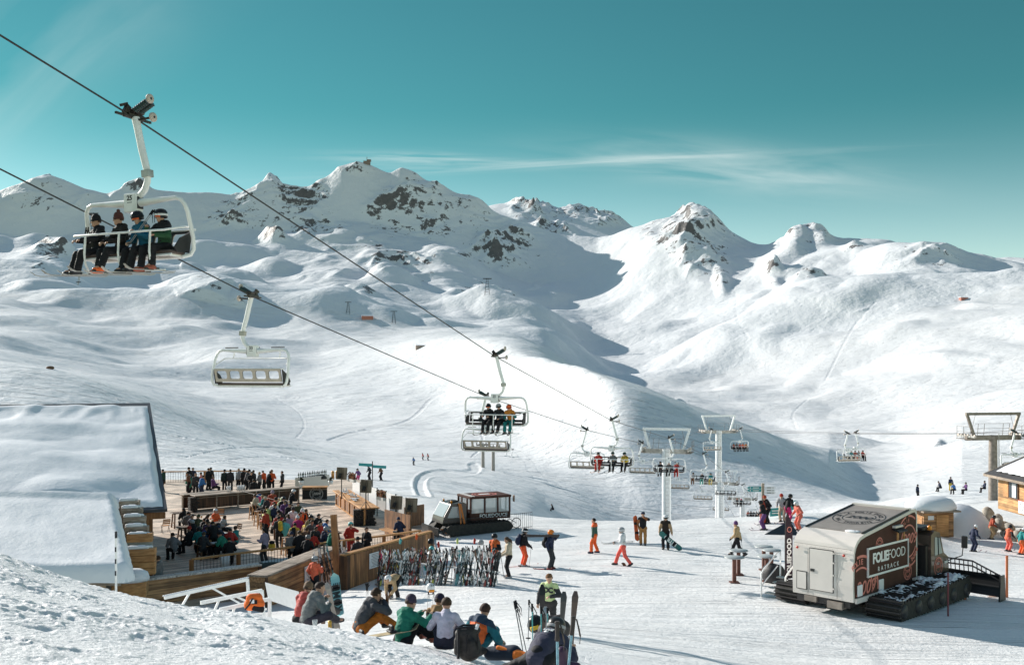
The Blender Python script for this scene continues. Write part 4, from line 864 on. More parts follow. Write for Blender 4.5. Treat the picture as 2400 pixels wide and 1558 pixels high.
# ---- pylons
def sheaves(center, along, side, parent, n=6, m=GREY_STEEL, L=2.6, r=.2):
    mb = MB(); c = Vector(center); a = Vector(along).normalized(); s = Vector(side).normalized(); mb.use(m)
    mb.bar(c-a*L/2+Vector((0,0,-.28)), c+a*L/2+Vector((0,0,-.28)), .14, .2); q = mb.build('sheave_beam', None, parent)
    for i in range(n):
        w_ = MB(); w_.use(RUBBER_W if m is GREY_STEEL else TAN_BACK); M = Vector((0,0,1)).rotation_difference(s).to_matrix()
        w_.lathe([(.001,-.05),(r,-.05),(r*.85,0),(r,.05),(.001,.05)], 10, c+a*(L*(i/(n-1)-.5))+Vector((0,0,-r-.02)), M); w_.build('sheave_wheel', None, q)
def pylon(label, cx, cy, zc, along, gauge, zg_, r0, r1, m, sm, gantry=2.1, group='chairlift pylons', tilt=0, catwalk=True, ladder_side=None):
    t = thing('lift_pylon', label, 'lift pylon', (cx, cy, zg_), 0, group); a = Vector((along[0], along[1], 0)).normalized(); s = Vector((a.y, -a.x, 0)); h = zc-zg_
    if s.x < 0: s = -s
    mb = MB(); mb.use(m); mb.tube([(0,0,-1),(0,0,h*.5),(0,0,h-.2)], [r0,(r0+r1)/2,r1], 16); mb.build('shaft', None, t)
    mb = MB(); mb.use(sm); ld = ladder_side if ladder_side else Vector((0,-1,0)); ld = Vector(ld); pr = Vector((ld.y, -ld.x, 0))
    for q in (-.2,.2): mb.tube([ld*(r0+.14)+pr*q, ld*(r1+.14)+pr*q+Vector((0,0,h))], .022, 5)
    z = .3
    while z < h: mb.bar(ld*(r0+.14+(r1-r0)*z/h)-pr*.2+Vector((0,0,z)), ld*(r0+.14+(r1-r0)*z/h)+pr*.2+Vector((0,0,z)), .03, .03); z += .45
    mb.build('ladder', None, t)
    mb = MB(); mb.use(mat('arm_paint', (.46,.42,.37), .55, var=.3, vscale=2) if m is WHITE_PAINT else m); mb.bar(-s*(gauge/2+.1)+Vector((0,0,h-.45)), s*(gauge/2+.1)+Vector((0,0,h-.45)), .42, .5); mb.build('crossarm', None, t)
    for k in (-1,1): sheaves(s*k*gauge/2+Vector((0,0,h)), a, s, t, m=sm)
    mb = MB(); mb.use(m); T = Vector((0,0,h+gantry))
    mb.bar(-s*gauge*.52+T, s*gauge*.52+T, .26, .28)
    for k in (-1,1): mb.bar(s*k*gauge*.36+Vector((0,0,h-.3)), s*k*gauge*.5+T, .22, .26)
    mb.build('gantry', None, t)
    mb = MB(); mb.use(mat('brown_steel', (.15,.125,.105), .6, .2, var=.3, vscale=3))
    for k in (-1,1):
        for q in (-1,0,1): mb.bar(s*k*gauge*.5+a*q*1.1+s*k*.35+Vector((0,0,h-.5)), s*k*gauge*.5+a*q*1.1+s*k*.35+Vector((0,0,h+.75)), .035, .035)
        for zz in (.75,.2): mb.bar(s*k*gauge*.5+a*1.1+s*k*.35+Vector((0,0,h+zz)), s*k*gauge*.5-a*1.1+s*k*.35+Vector((0,0,h+zz)), .03, .03)
        mb.bar(s*k*gauge*.5-a*1.3+Vector((0,0,h-.55)), s*k*gauge*.5+a*1.3+Vector((0,0,h-.55)), .7, .05)
    for x in (-.3,-.18,.18,.3): mb.bar(s*gauge*x+Vector((0,0,h-.2)), s*gauge*(x+.02)+Vector((0,0,h+1.0)), .035, .035)
    for z2 in (.5,1.0): mb.bar(-s*gauge*.34+Vector((0,0,h+z2)), s*gauge*.34+Vector((0,0,h+z2)), .03, .03)
    for x in (-.42,.42): mb.tube([s*gauge*x+Vector((0,0,h)), s*gauge*x*.8+T], .02, 4)
    mb.build('catwalk', None, t)
    return t
PV = Vector((STEP.y, -STEP.x, 0)).normalized()
def mid(t): q = UP0+STEP*t; return q - PV*2.45*K_
def upz(y): ts = sorted((p.y, p.z) for p in up); return float(np.interp(y, [q[0] for q in ts], [q[1] for q in ts]))
for y, lab, r in ((105.7*K_, 'tall white lift pylon in front, with ladder down its shaft', .52), (155*K_, 'white lift pylon of the same line, second in the row', .56), (190*K_, 'smallest white pylon head just above the snow edge, farthest in the row', .5)):
    c = mid((y-22.3*K_)/(23.5*K_)); zz = upz(y); pylon(lab, c.x, c.y, zz, STEP, 4.9*K_, zg(c.x, c.y), r*1.05, r, WHITE_PAINT, GREY_STEEL, gantry=2.1 if y < 130 else 1.7)
Q1 = Vector((33.2,160,-9.3))*K_; Q2 = Vector((45.9,95,-5.9))*K_; QA = (Q2-Q1); QA.z = 0; QA.normalize(); QS = Vector((-QA.y, QA.x, 0)); QS = QS if QS.x > 0 else -QS
pylon('tallest slim white pylon of the crossing lift, behind the second pylon', Q1.x, Q1.y, Q1.z, QA, 5.5*K_, zg(Q1.x,Q1.y), .62, .54, WHITE_PAINT, GREY_STEEL, gantry=2.3)
pylon('brownish lift pylon with ladder and wide top frame above the wooden hut', Q2.x, Q2.y, Q2.z, QA, 5.6*K_, zg(Q2.x,Q2.y), .46, .40, RUSTY, GREY_STEEL, gantry=2.0, ladder_side=(.8,-.6,0))
def qpt(k, s): p = Q1.lerp(Q2, s)+QS*k*2.75*K_; p.z -= .9*4*s*(1-s)*.35; return p
for k in (-1,1): rope('lift_cable', [qpt(k,-.6)+Vector((0,0,-9))]+[qpt(k,s) for s in (0,.15,.3,.5,.7,.85,1)]+[qpt(k,1)-(Q1-Q2)*.8+Vector((0,0,3))], ['thin rope of the crossing lift, lower left one', 'thin rope of the crossing lift, upper right one'][k > 0], .022)
RZQ1 = math.atan2(QA.x, -QA.y) ; RZQ2 = math.atan2(-QA.x, QA.y)
qc = [(-1,.674,ch_dn,RZQ2,'empty chair of the crossing lift above the lit slope'),(1,.553,ch_up,RZQ1,'chair of the crossing lift with five riders above the lit slope'),(1,.03,ch_up,RZQ1,'chair packed with riders in red and orange beside the slim pylon'),(-1,1.1,ch_dn,RZQ2,'empty chair below the brown pylon at the right edge'),(-1,.06,ch_dn,RZQ2,'empty chair behind the chair packed with red and orange riders')]
for k, s, pr, rz, lab in qc:
    p = qpt(k, s); o = place_chair(pr, False, p, rz+(math.pi if pr is ch_up else math.pi), lab)
    if 'five riders' in lab:
        for i, (c, tr, w_) in enumerate((('white','black','white'),('teal','black','teal'),('brick','orange','rust red'),('charcoal','black','charcoal'),('red','black','bright red'))): riders(p, rz+math.pi, [(1.0-.5*i, 'rider in %s jacket on the crossing lift chair above lit slope' % w_, LIFT, dict(jacket=c, trousers=tr, head=('helmet','charcoal')))], 0)
    if 'packed' in lab and 'behind' not in lab:
        for i, (c, w_) in enumerate((('brick','rust'),('charcoal','charcoal'),('red','red'),('orange','orange'),('rust','amber orange'))): riders(p, rz+math.pi, [(1.0-.5*i, 'rider in %s jacket on the packed chair by slim pylon' % w_, LIFT, dict(jacket=c, head=('helmet','grey')))], 0)
# ---- far lift on the piste
FP = [G(1132,1095,190,260), G(1156,1103,190,260)]
FA = Vector((60,110,0)).normalized()
for i, b in enumerate(FP):
    t = thing('lift_pylon', ['weathered single pole pylon, left of the pair on the piste', 'weathered single pole pylon, right of the pair on the piste'][i], 'lift pylon', b, 0, 'far lift pylons'); mb = MB(); mb.use(mat('old_pole', (.34,.30,.26), .7, var=.2)); mb.tube([(0,0,-1),(0,0,5.6)], [.42,.34], 10); mb.build('shaft', None, t)
    mb = MB(); mb.use(RUSTY); mb.bar((-1.6,0,5.3),(1.6,0,5.3),.3,.3)
    for k in range(5): mb.box((-1.5+.75*k,0,5.7), (.25,.5,.5))
    mb.bar((-2.1,0,6.1),(2.1,0,6.2),.12,.12); mb.build('crossarm', None, t)
def fpt(k, s): return P(1156+k*14+s*150, 1046+s*26+k*2, (235+s*115)*K_)
for k in (-1,1): rope('lift_cable', [fpt(k,-.15)]+[fpt(k,s) for s in (0,.5,1,1.6)], ['hair thin rope of the far lift, left one', 'hair thin rope of the far lift, right one'][k>0], .02, 4)
for n, (k, s, rid) in enumerate(((-1,.28,1),(1,.22,0),(-1,.62,1),(1,.58,0),(-1,1.0,0))):
    p = fpt(k,s); place_chair(ch_up if rid else ch_dn, False, p, RZU if rid else RZD, ['far tiny chair with dark riders nearest the pole pylons','far tiny empty chair nearest the pole pylons','far tiny chair with dark riders further along its rope','far tiny empty chair in the middle of its rope','far tiny chair at the end of the row'][n])
    if rid:
        for i in range(4): riders(p, RZU, [(.9-.6*i, 'dark rider on the far chair %s' % ('nearest the pole pylons' if n == 0 else 'further along its rope'), LIFT, dict(jacket='black', head=('helmet','black')))], 0)
# ---------------------------------------------------------------- terrace, hut, crowd
ZF = -10.0
DECK = wood('deck_boards', (.48,.37,.285), (.74,.60,.48), 'X', .6, plank=(1,.14))
WD = wood('brown_timber', (.10,.045,.02), (.26,.13,.06), 'X', 1)
WDZ = wood('brown_timber_upright', (.13,.052,.02), (.46,.215,.085), 'Z', 1, plank=(0,.16))
WDB = wood('wall_boards', (.19,.085,.034), (.60,.33,.15), 'X', .7, plank=(2,.21))
WDL = wood('honey_timber', (.40,.18,.06), (.66,.35,.14), 'X', 1)
WDG = wood('grey_timber', (.22,.16,.11), (.46,.38,.31), 'X', 1)
WDD = wood('dark_timber', (.05,.024,.013), (.16,.078,.04), 'Z', 1, plank=(0,.15))
BEAM = wood('orange_beam', (.26,.10,.03), (.42,.19,.07), 'Z', 1)
STONE_D = mat('dark_stone', (.035,.03,.028), .9, bump=1, bscale=9, var=.5, vscale=7)
CHALK = mat('chalkboard', (.018,.02,.022), .8, var=.3, vscale=12)
PLASTIC_W = mat('white_plastic', (.75,.76,.78), .45, var=.05)
GLASSY = mat('frosted_screen', (.52,.51,.50), .35, var=.08, vscale=2)
STEEL_D = mat('dark_iron', (.05,.045,.045), .5, .4)
BEIGE_W = mat('beige_render', (.45,.31,.20), .85, bump=.3, bscale=30, var=.12)
SNOWCAP = snow_mat('settled_snow', (.82,.83,.85), .02, 5)
E1 = Vector((.77,.64,0)).normalized(); E2 = Vector((-E1.y, E1.x, 0)); RE = math.atan2(E1.y, E1.x)
def fl(u, v, h=0): D = (10-h)*F/(v-VH); return Vector((D*(u-1200)/F, D, ZF+h))      # point at height h over the deck
def lay(o, kind='structure', name=None): return tag(o, kind=kind)
mb = MB(); mb.use(DECK)
dk = [(-24,39.5),(-16.2,41.6),(-11.3,45.7),(-4.2,55.4),(-5.3,64.5),(-12,77.5),(-14,92),(-38,92),(-30,50)]
M_ = Matrix.Rotation(-RE, 3, 'Z'); mb.poly([M_ @ Vector((x,y,ZF-.3)) for x, y in dk], (0,0,.3)); o = mb.build('terrace_deck', None, rot=(0,0,RE)); tag(o, 'pale boarded sun terrace deck between the bars and front railing', 'terrace deck')
# --- hut with snow-laden roof
RD, FD = Vector((.91,.415,0)).normalized(), Vector((.415,-.91,0)).normalized()
rr = P(347,946,62); er = P(385,1186,47); Lr = (er-rr).dot(FD)
FD = Vector(((er-rr).x, (er-rr).y, 0)); Lr = FD.length; FD.normalize(); dz = er.z-rr.z
h = thing('hut', 'big hut with snow covered pitched roof left of the terrace', 'hut', (rr.x, rr.y, ZF))
hl_ = lambda a, b, z: rr+RD*a+FD*b+Vector((0,0,z))-Vector((rr.x,rr.y,ZF))      # along ridge, down slope, height offset
def slope_pt(a, q, z=0): return rr+RD*a+FD*(Lr*q)+Vector((0,0,dz*q+z))-Vector((rr.x,rr.y,ZF))
mb = MB(); mb.use(mat('roof_sheet', (.03,.032,.04), .5, .3)); mb.hexa([slope_pt(-22,1.02,-.13), slope_pt(.12,1.02,-.13), slope_pt(.12,-.01,-.13), slope_pt(-22,-.01,-.13), slope_pt(-22,1.02,.0), slope_pt(.12,1.02,.0), slope_pt(.12,-.01,.0), slope_pt(-22,-.01,.0)])
BK_ = Vector((-FD.x, -FD.y, 0))*1.1+Vector((0,0,-.5)); r0, r1 = slope_pt(-22,-.012,0), slope_pt(.12,-.012,0); dn_ = Vector((0,0,-.13))
mb.hexa([r0+dn_, r1+dn_, r1+BK_+dn_, r0+BK_+dn_, r0, r1, r1+BK_, r0+BK_])
rf = mb.build('roof', None, h)
def snow_sheet(name, parent, fn, na, nq, m=SNOWCAP):
    vs = []; fs = []
    for i in range(na+1):
        for j in range(nq+1): vs.append(fn(i/na, j/nq))
    for i in range(na):
        for j in range(nq): a = i*(nq+1)+j; fs.append((a, a+1, a+nq+2, a+nq+1))
    mb = MB(); mb.use(m); mb.add(vs, fs, True); return mb.build(name, None, parent)
def n2(x, y, s=0): return float(gnoise(np.array([x]), np.array([y]), s)[0])
def roof_snow(i, j):
    a = -20+i*19.93; q = .03+j*.965; base = slope_pt(a, q)
    edge = min(1, (1-i)*19.93/.22)*min(1, j/.02)*min(1, (1-j)/.015)
    t = .12+.22*max(0, n2(a*.22, q*5, 3)+.15)+.30*sstep(.12,.3,q)*(.5+.8*n2(a*.10, q*2.2, 5))*sstep(1.0, .2, (a+20)/20*.8) + .16*max(0, n2(a*.9+q*4, q*7, 9))*sstep(.35,.08,q)*(a < -.8)
    t += .55*sstep(-3.2+5*(q-.45), -7.5+5*(q-.45), a)*sstep(.30,.62,q)
    t += .035*n2(a*.45, q*9, 12)+.012*n2(a*1.6, q*22, 13)
    if j > .985: base = base+FD*(.10+.16*n2(a*.8, 3, 31)+.06*n2(a*3, 5, 33))+Vector((0,0,-.05-.05*n2(a*1.5, 7, 34)))
    if i > .994: base = base+RD*(.05*n2(q*9, 1, 35))
    return base+Vector((0,0,max(.02,t)*max(edge,.06)+.004))
snow_sheet('roof_snow', rf, roof_snow, 150, 90)
mb = MB(); mb.use(BEAM); mb.bar(slope_pt(-9,1.0,-.42), slope_pt(.05,1.0,-.42), .12, .3); mb.build('fascia_board', None, h)
mb = MB(); mb.use(WDZ); W0 = hl_(-20, 1.2, 0); z0, z1 = ZF-.5, 0
pts = [slope_pt(-20,.90), slope_pt(-.55,.90), slope_pt(-.55,.02), slope_pt(-20,.02)]
for p, q in zip(pts, pts[1:]+pts[:1]):
    a = Vector((p.x,p.y,-.5)); b = Vector((q.x,q.y,-.5)); n = (b-a).cross(Vector((0,0,1))).normalized()*.12
    mb.hexa([a, b, b+n, a+n, Vector((a.x,a.y,p.z-.26)), Vector((b.x,b.y,q.z-.26)), Vector(((b+n).x,(b+n).y,q.z-.26)), Vector(((a+n).x,(a+n).y,p.z-.26))])
mb.build('wall', None, h)
for k in range(3):
    c = slope_pt(-.1, .93-.16*k, -.45); mb = MB(); mb.use(BEAM if k == 0 else WDD); mb.bar(c, c-RD*1.0, .16, .24); mb.build('roof_bracket', None, h)
# --- lower lean-to roof under deep snow
lt = thing('lean_to', 'low annex whose roof is buried under thick smooth snow, bottom left', 'annex', (P(200,1345,42).x, 42, ZF)); lo = lt.location
A_, B_, C_, D__ = P(-230,1170,43), P(250,1176,44), P(284,1338,37.5), P(-230,1338,37)
def q4(i, j): return A_.lerp(B_, i).lerp(D__.lerp(C_, i), j)-Vector(lo)
mb = MB(); mb.use(WDG); mb.hexa([q4(0,1)+Vector((0,0,-.55)), q4(1,1)+Vector((0,0,-.55)), q4(1,0)+Vector((0,0,-.55)), q4(0,0)+Vector((0,0,-.55)), q4(0,1)+Vector((0,0,-.42)), q4(1,1)+Vector((0,0,-.42)), q4(1,0)+Vector((0,0,-.42)), q4(0,0)+Vector((0,0,-.42))]); lr_ = mb.build('roof', None, lt)
def lean_snow(i, j):
    i2 = i; p = q4(min(i/.93,1), min(j/.94,1)); t = 1.0
    e = max(0, (i-.93)/.07); f = max(0, (j-.94)/.06); d = min(1, math.hypot(e, f))
    bul = math.sin(min(1,d)*math.pi/2); nrm_ = Vector((.9*e, -.9*f if f else 0, 0)); nn = nrm_.normalized() if nrm_.length else nrm_
    up_ = .34*math.cos(d*math.pi/2)-(.42*max(0,d-.15))
    pe = sstep(.80,1,i)*.10
    scal = .10*abs(math.sin(j*34))*sstep(.9,1,i)
    return p+nn*(.55*bul-scal)+Vector((0,0,up_*(1)+.05*n2(i*4,j*3,21)+.012*n2(i*16,j*10,22)+.12*sstep(.09,.0,j)+.02*n2(i*3, j*20, 23)*sstep(.75,1,j)))
snow_sheet('roof_snow', lr_, lean_snow, 90, 70)
mb = MB(); mb.use(BEIGE_W); a, b, c, d = [Vector((q4(i,j).x, q4(i,j).y, 0)) for i, j in ((0,.94),(.93,.94),(.93,.05),(0,.05))]
for p, q, zt in ((a,b,q4(.5,.94).z-.56),(b,c,q4(.93,.94).z-.56)):
    n = (q-p).cross(Vector((0,0,1))).normalized()*-.12; mb.hexa([p+Vector((0,0,-.6)), q+Vector((0,0,-.6)), q+n+Vector((0,0,-.6)), p+n+Vector((0,0,-.6)), p+Vector((0,0,zt)), q+Vector((0,0,zt)), q+n+Vector((0,0,zt)), p+n+Vector((0,0,zt))])
mb.build('wall', None, lt)
# --- stepped timber wall with snow caps
st = thing('stepped_timber_wall', 'stepped wooden wall with snow caps beside the buried annex roof', 'timber wall', P(330,1340,43)); so_ = Vector(st.location)
steps = [(304,1172,45.8,.86),(310,1189,45.2,.88),(316,1209,44.6,.92),(321,1232,44.0,.96),(328,1252,43.4,1.04),(331,1284,42.7,1.2)]
for i, (u, v, D, w_) in enumerate(steps):
    p = P(u, v, D)-so_; hgt = 2.0 if i < 5 else 1.15; mb = MB(); mb.use(WDG if i < 4 else (PLASTIC_W if i == 4 else WDL))
    M = Matrix.Rotation(R(12), 3, 'Z')
    if i == 4: mb.use(mat('weathered_glass', (.50,.54,.54), .3)); mb.box(p+Vector((0,0,-.62)), (w_,.06,.62), M); mb.use(WDL); mb.box(p+Vector((0,.03,-.12)), (w_,.5,.36), M)
    else: 
        for k in range(4): mb.box(p+Vector((0,.002*(k%2),-.14-.28*k)), (w_-.02*(k%2),.55-.06*k,.26), M, bev=.01)
    s_ = mb.build('step', None, st)
    mb = MB(); mb.use(SNOWCAP); mb.add(*[list(map(tuple, x)) for x in (lambda v, f: ([p+M @ Vector(tuple(q)) for q in v], [tuple(int(k) for k in g) for g in f]))(*sdf_mesh([(V3(-w_*.40,-.12,.03), V3(w_*.22,-.10,.05), .10, .08), (V3(-w_*.36,.12,.03), V3(w_*.34,.12,.02), .09, .07), (V3(-.1,0,.06), V3(.12,.02,.08), .09, .06)], .035, .06))], True); mb.build('snow_cap', None, s_)
mb = MB(); mb.use(WDD); 
a, b = P(284,1185,46.2)-so_, P(305,1335,42.6)-so_; mb.bar(a, b, .1, .12); mb.use(PLASTIC_W); mb.bar(a+Vector((.12,0,.03)), b+Vector((.12,0,.03)), .08, .06); mb.build('stringer', None, st)
# snow covered bench box at the corner and a marker pole
bx = thing('log_store', 'low wooden box heaped with snow at the terrace corner', 'log store', P(305,1395,41.3)); mb = MB(); mb.use(WDL); mb.box((0,0,.3), (1.35,.9,.6), rot=(0,0,.25), bev=.02); mb.build('box', None, bx)
mb = MB(); mb.use(SNOWCAP); mb.lathe([(.001,0),(.72,0),(.78,.12),(.7,.35),(.45,.48),(.001,.52)], 20, (0,0,.6), Matrix.Rotation(.25,3,'Z') @ Matrix.Diagonal((1,.72,1))); mb.build('snow_cap', None, bx)
mp = thing('marker_pole', 'thin white marker pole with black tip standing by the snow bank', 'marker pole', P(272,1398,33.5)); mb = MB(); mb.use(WHITE_PAINT); mb.tube([(0,0,-1.9),(0,0,1.98)], .04, 8); mb.build('pole', None, mp); mb = MB(); mb.use(BLACK_INK); mb.tube([(0,0,1.98),(0,0,2.2)], .045, 8); 
for z in (.8,1.2,1.6): mb.box((0,-.043,z), (.05,.01,.16))
mb.build('tip', None, mp)
# --- front walls and railing
def plank_wall(name, label, a, b, zb, zt, th=.4, m=None, cap=None, capw=.5, plank=True):
    a, b = Vector(a), Vector(b); d = b-a; L = d.length; t = thing(name, label, 'timber wall', (a.x, a.y, zb), math.atan2(d.y, d.x)); h_ = zt-zb
    mb = MB(); mb.use(m or WDB); mb.box((L/2,0,h_/2-.25), (L,th,h_+.5)); mb.build('boards', None, t)
    mb = MB(); mb.use(cap or WDG)
    n = max(3, int(L/.55))
    for i in range(n): mb.box((L*(i+.5)/n, 0, h_+.04+.006*(i % 2)), (L/n-.012, capw, .09), bev=.01)
    mb.build('coping', None, t)
    mb = MB(); mb.use(WDD)
    for x in (.1, L-.1): mb.box((x,-th/2-.03,h_/2), (.16,.06,h_))
    mb.build('end_post', None, t); return t
w1 = plank_wall('front_wall', 'brown boarded front wall with snow flecked pale top below the terrace', P(318,1362,42.4), P(609,1324,45.9), -10.2, -8.93, cap=mat('speckled_coping', (.5,.46,.42), .8, var=.5, vscale=14))
w2 = plank_wall('front_wall', 'weathered boarded wall turning back from the corner, notice on its face', P(602,1352,43.1), P(776,1283,50.2), -10.2, -8.9, th=.75, capw=.95)
w3 = plank_wall('front_wall', 'upright boarded wall right of the tall post, notice on its face', P(803,1300,45.6), P(1008,1244,52.4), -10.1, -8.45, m=WDZ, cap=WDL, capw=.3)
def notice(par, x, z, w_, h_, y):
    t = thing('notice_board', 'x', 'notice board', par.location+Matrix.Rotation(par.rotation_euler.z,3,'Z') @ Vector((x,y,z)), par.rotation_euler.z)
    mb = MB(); mb.use(PLASTIC_W); mb.box((0,0,0), (w_,.03,h_)); mb.build('panel', None, t); mb = MB(); mb.use(mat('grey_print', (.22,.22,.23), .7)); rs = random.Random(4)
    for k in range(9): l = w_*rs.uniform(.55,.85); mb.box((rs.uniform(-.03,.03),-.017,h_*(.40-.098*k)), (l,.006,h_*.035))
    mb.build('printed_lines', None, t); return t
nb = notice(w2, 4.3, .72, 1.35, .72, -.44); nb['label'] = 'white printed notice on the weathered wall left of the tall post'
nb = notice(w3, 2.35, 1.12, 1.15, .72, -.24); nb['label'] = 'white printed notice on the upright boarded wall by the ski rack'
t = thing('tall_post', 'tall square wooden post rising in front of the centre crowd', 'post', P(793,1378,46.0)); mb = MB(); mb.use(BEAM); mb.bar((0,0,-.3), (-.28,.35,3.35), .27, .27); mb.build('beam', None, t)
mb = MB(); mb.use(STEEL_D); mb.tube([(-.3,.3,3.25),(-.7,.2,3.3),(-.8,.1,3.22)], .02, 5); mb.build('hook', None, t)
def railing(label, pts, zb, h_=1.05, step=.16, posts=True):
    t = thing('railing', label, 'railing', pts[0]); o = Vector(pts[0]); P_ = [Vector(p)-o for p in pts]
    mb = MB(); mb.use(WDL)
    for a, b in zip(P_[:-1], P_[1:]): mb.bar(a+Vector((0,0,h_)), b+Vector((0,0,h_)), .14, .09)
    mb.build('handrail', None, t); mb = MB(); mb.use(STEEL_D)
    for a, b in zip(P_[:-1], P_[1:]):
        n = int((b-a).length/step)
        for i in range(n): q = a.lerp(b, (i+.5)/n); mb.bar(q+Vector((0,0,.08)), q+Vector((0,0,h_-.04)), .018, .018)
        mb.bar(a+Vector((0,0,.1)), b+Vector((0,0,.1)), .03, .03)
    mb.build('bar_panel', None, t)
    for q in P_: mb = MB(); mb.use(BEAM); mb.box(q+Vector((0,0,h_/2-.05)), (.18,.18,h_+.05)); mb.build('post', None, t)
    return t
railing('timber handrail with thin iron bars along the terrace front', [fl(449,1310,1.05)-Vector((0,0,1.05)), fl(559,1296,1.05)-Vector((0,0,1.05)), fl(703,1279,1.05)-Vector((0,0,1.05)), fl(806,1266,1.05)-Vector((0,0,1.05)), fl(900,1255,1.05)-Vector((0,0,1.05)), fl(985,1243,1.05)-Vector((0,0,1.05))], ZF)
railing('thin iron railing behind the back bar crowd', [fl(385,1105,1.05)-Vector((0,0,1.05)), fl(480,1104,1.05)-Vector((0,0,1.05)), fl(580,1103,1.05)-Vector((0,0,1.05))], ZF, step=.22)
# --- bars
def bar(label, a, b, depth, h_=1.13, side=1, kind=0):
    a, b = Vector(a), Vector(b); d = b-a; L = d.length; t = thing('bar_counter', label, 'bar counter', (a.x,a.y,ZF), math.atan2(d.y,d.x), 'bar counters round the terrace'); s = side
    mb = MB(); mb.use(WDD if kind == 0 else (CHALK if kind == 1 else WDZ)); mb.box((L/2, s*.30, h_/2+.08), (L-.02,.06,h_-.2)); mb.build('front_panel', None, t)
    mb = MB(); mb.use(WDL if kind else WDG); mb.box((L/2, s*(depth/2-.02), h_), (L,depth,.075), bev=.012); mb.build('countertop', None, t)
    mb = MB(); mb.use(WDG if kind < 2 else WDL)
    n = max(2, int(L/1.6))
    if kind != 1:
        for i in range(n+1): mb.box((.06+(L-.12)*i/n, s*.24, h_/2), (.09,.09,h_-.08))
    mb.box((L/2, s*.22, .10), (L,.14,.05)); mb.box((L/2, s*.20, .97), (L,.12,.05)); mb.build('frame', None, t); return t
bar_a, bar_b, bar_c, bar_d, bar_f, bar_g = fl(457,1200), fl(705,1177), fl(766,1176.5), fl(777,1185), fl(846,1233), fl(888,1241)
bar('long dark fronted back bar with cups on its pale top', bar_a, bar_b, 1.0)
cb = bar('corner bar with chalkboard front and round 2009 emblem', bar_b+Vector((.06,0,0)), bar_c, 1.0, kind=1)
br = bar('right bar with warm timber top running towards the groomer', bar_d+Vector((.1,0,0)), bar_f, 1.25, kind=2)
bar('second raised counter behind the long back bar, left end', fl(430,1160,1.15)+Vector((0,0,-1.15)), fl(545,1150,1.15)+Vector((0,0,-1.15)), .7, h_=1.15)
L_ = (bar_c-bar_b).length; mb = MB(); mb.use(mat('chalk_paint', (.62,.62,.60), .8)); O_ = (L_/2+.1, .30-.036, .62)
for r_, w_ in ((.50,.022),(.47,.012),(.31,.016)): ring(mb, O_, (1,0,0), (0,0,1), r_, w_, 32)
put_text(mb, '2009', O_, (1,0,0), (0,0,1), .27, bold=.004, shear=.3); ring_text(mb, 'LA FOLIE DOUCE', O_, (1,0,0), (0,0,1), .39, .12, 165, 15); ring_text(mb, 'VAL THORENS', O_, (1,0,0), (0,0,1), .39, .11, 205, 335, inward=True)
mb.build('emblem', None, cb)
for i, (p, rz) in enumerate(((bar_a+Vector((-.05,-.1,0)), RE), (bar_f+Vector((.15,.1,0)), .2))):
    t = thing('stone_pillar', ['dark stone pillar at the left end of the back bar', 'dark log and stone stack at the near end of right bar'][i], 'pillar', p, rz); mb = MB(); mb.use(STONE_D)
    rs = random.Random(8+i); w_ = .5 if i == 0 else 1.3
    for k in range(9):
        x = -w_/2
        while x < w_/2-.05: l = rs.uniform(.14,.3); mb.box((x+l/2, rs.uniform(-.03,.03)+.25, .06+.118*k), (l-.012,.5,.105), bev=.02); x += l
    mb.build('stones', None, t)
# windbreak, speakers, planters, bottles
wb = thing('windbreak', 'white and grey screen panels behind the right bar', 'windbreak', fl(812,1180)); o = Vector(wb.location)
wa, wz = fl(815,1186)-o+Vector((.3,.3,0)), fl(938,1240)-o+Vector((.3,.6,0)); n = 6
for i in range(n):
    a, b = wa.lerp(wz, i/n), wa.lerp(wz, (i+1)/n); mb = MB(); mb.use([PLASTIC_W, GLASSY][i % 2]); mb.bar(a.lerp(b,.03)+Vector((0,0,1.2)), a.lerp(b,.97)+Vector((0,0,1.2)), .04, 1.35); mb.build('panel', None, wb)
    mb = MB(); mb.use(STEEL_D); mb.bar(b, b+Vector((0,0,1.95)), .07, .07); mb.build('post', None, wb)
mb = MB(); mb.use(WDZ); mb.bar(wz+Vector((-.1,.1,.65)), wz+Vector((1.0,1.6,.65)), .08, 1.3); mb.build('end_board', None, wb)
def speaker(u, v, D, label, foot):
    p = P(u, v, D); t = thing('speaker', label, 'loudspeaker', (p.x, p.y, foot), R(-28), 'loudspeakers around the bars'); z = p.z-foot
    mb = MB(); mb.use(wood('speaker_veneer', (.10,.075,.05), (.28,.22,.16), 'Z', 1)); mb.box((0,0,z), (.60,.46,.84), rot=(-.12,0,0), bev=.02); cab = mb.build('cabinet', None, t)
    mb = MB(); mb.use(BLACK_PAD); mb.box((.05,-.25,z-.12), (.2,.14,.3), rot=(-.2,.3,0)); mb.build('bracket', None, t)
    mb = MB(); mb.use(STEEL_D); mb.tube([(.02,-.05,0),(.02,-.05,z-.2)], .035, 8)
    for a in (0,2.1,4.2): mb.tube([(.02,-.05,.5),(.02+.42*math.cos(a),-.05+.42*math.sin(a),0)], .018, 5)
    mb.build('stand', None, t)
ctr = ZF+1.17
speaker(801,1109,69,'wooden speaker farthest back, beside the bottles', ctr); speaker(858,1139,64,'wooden speaker standing on the right bar top', ctr); speaker(929,1177,62.5,'wooden speaker at the near end of the screens', ZF); speaker(964,1183,60.5,'wooden speaker on a tall stand nearest the groomer', ZF-.2)
BOTTLE = mat('bottle_glass', (.02,.025,.015), .2); rs = random.Random(3)
b0 = fl(700,1119,1.55); b1 = fl(764,1112,1.55)
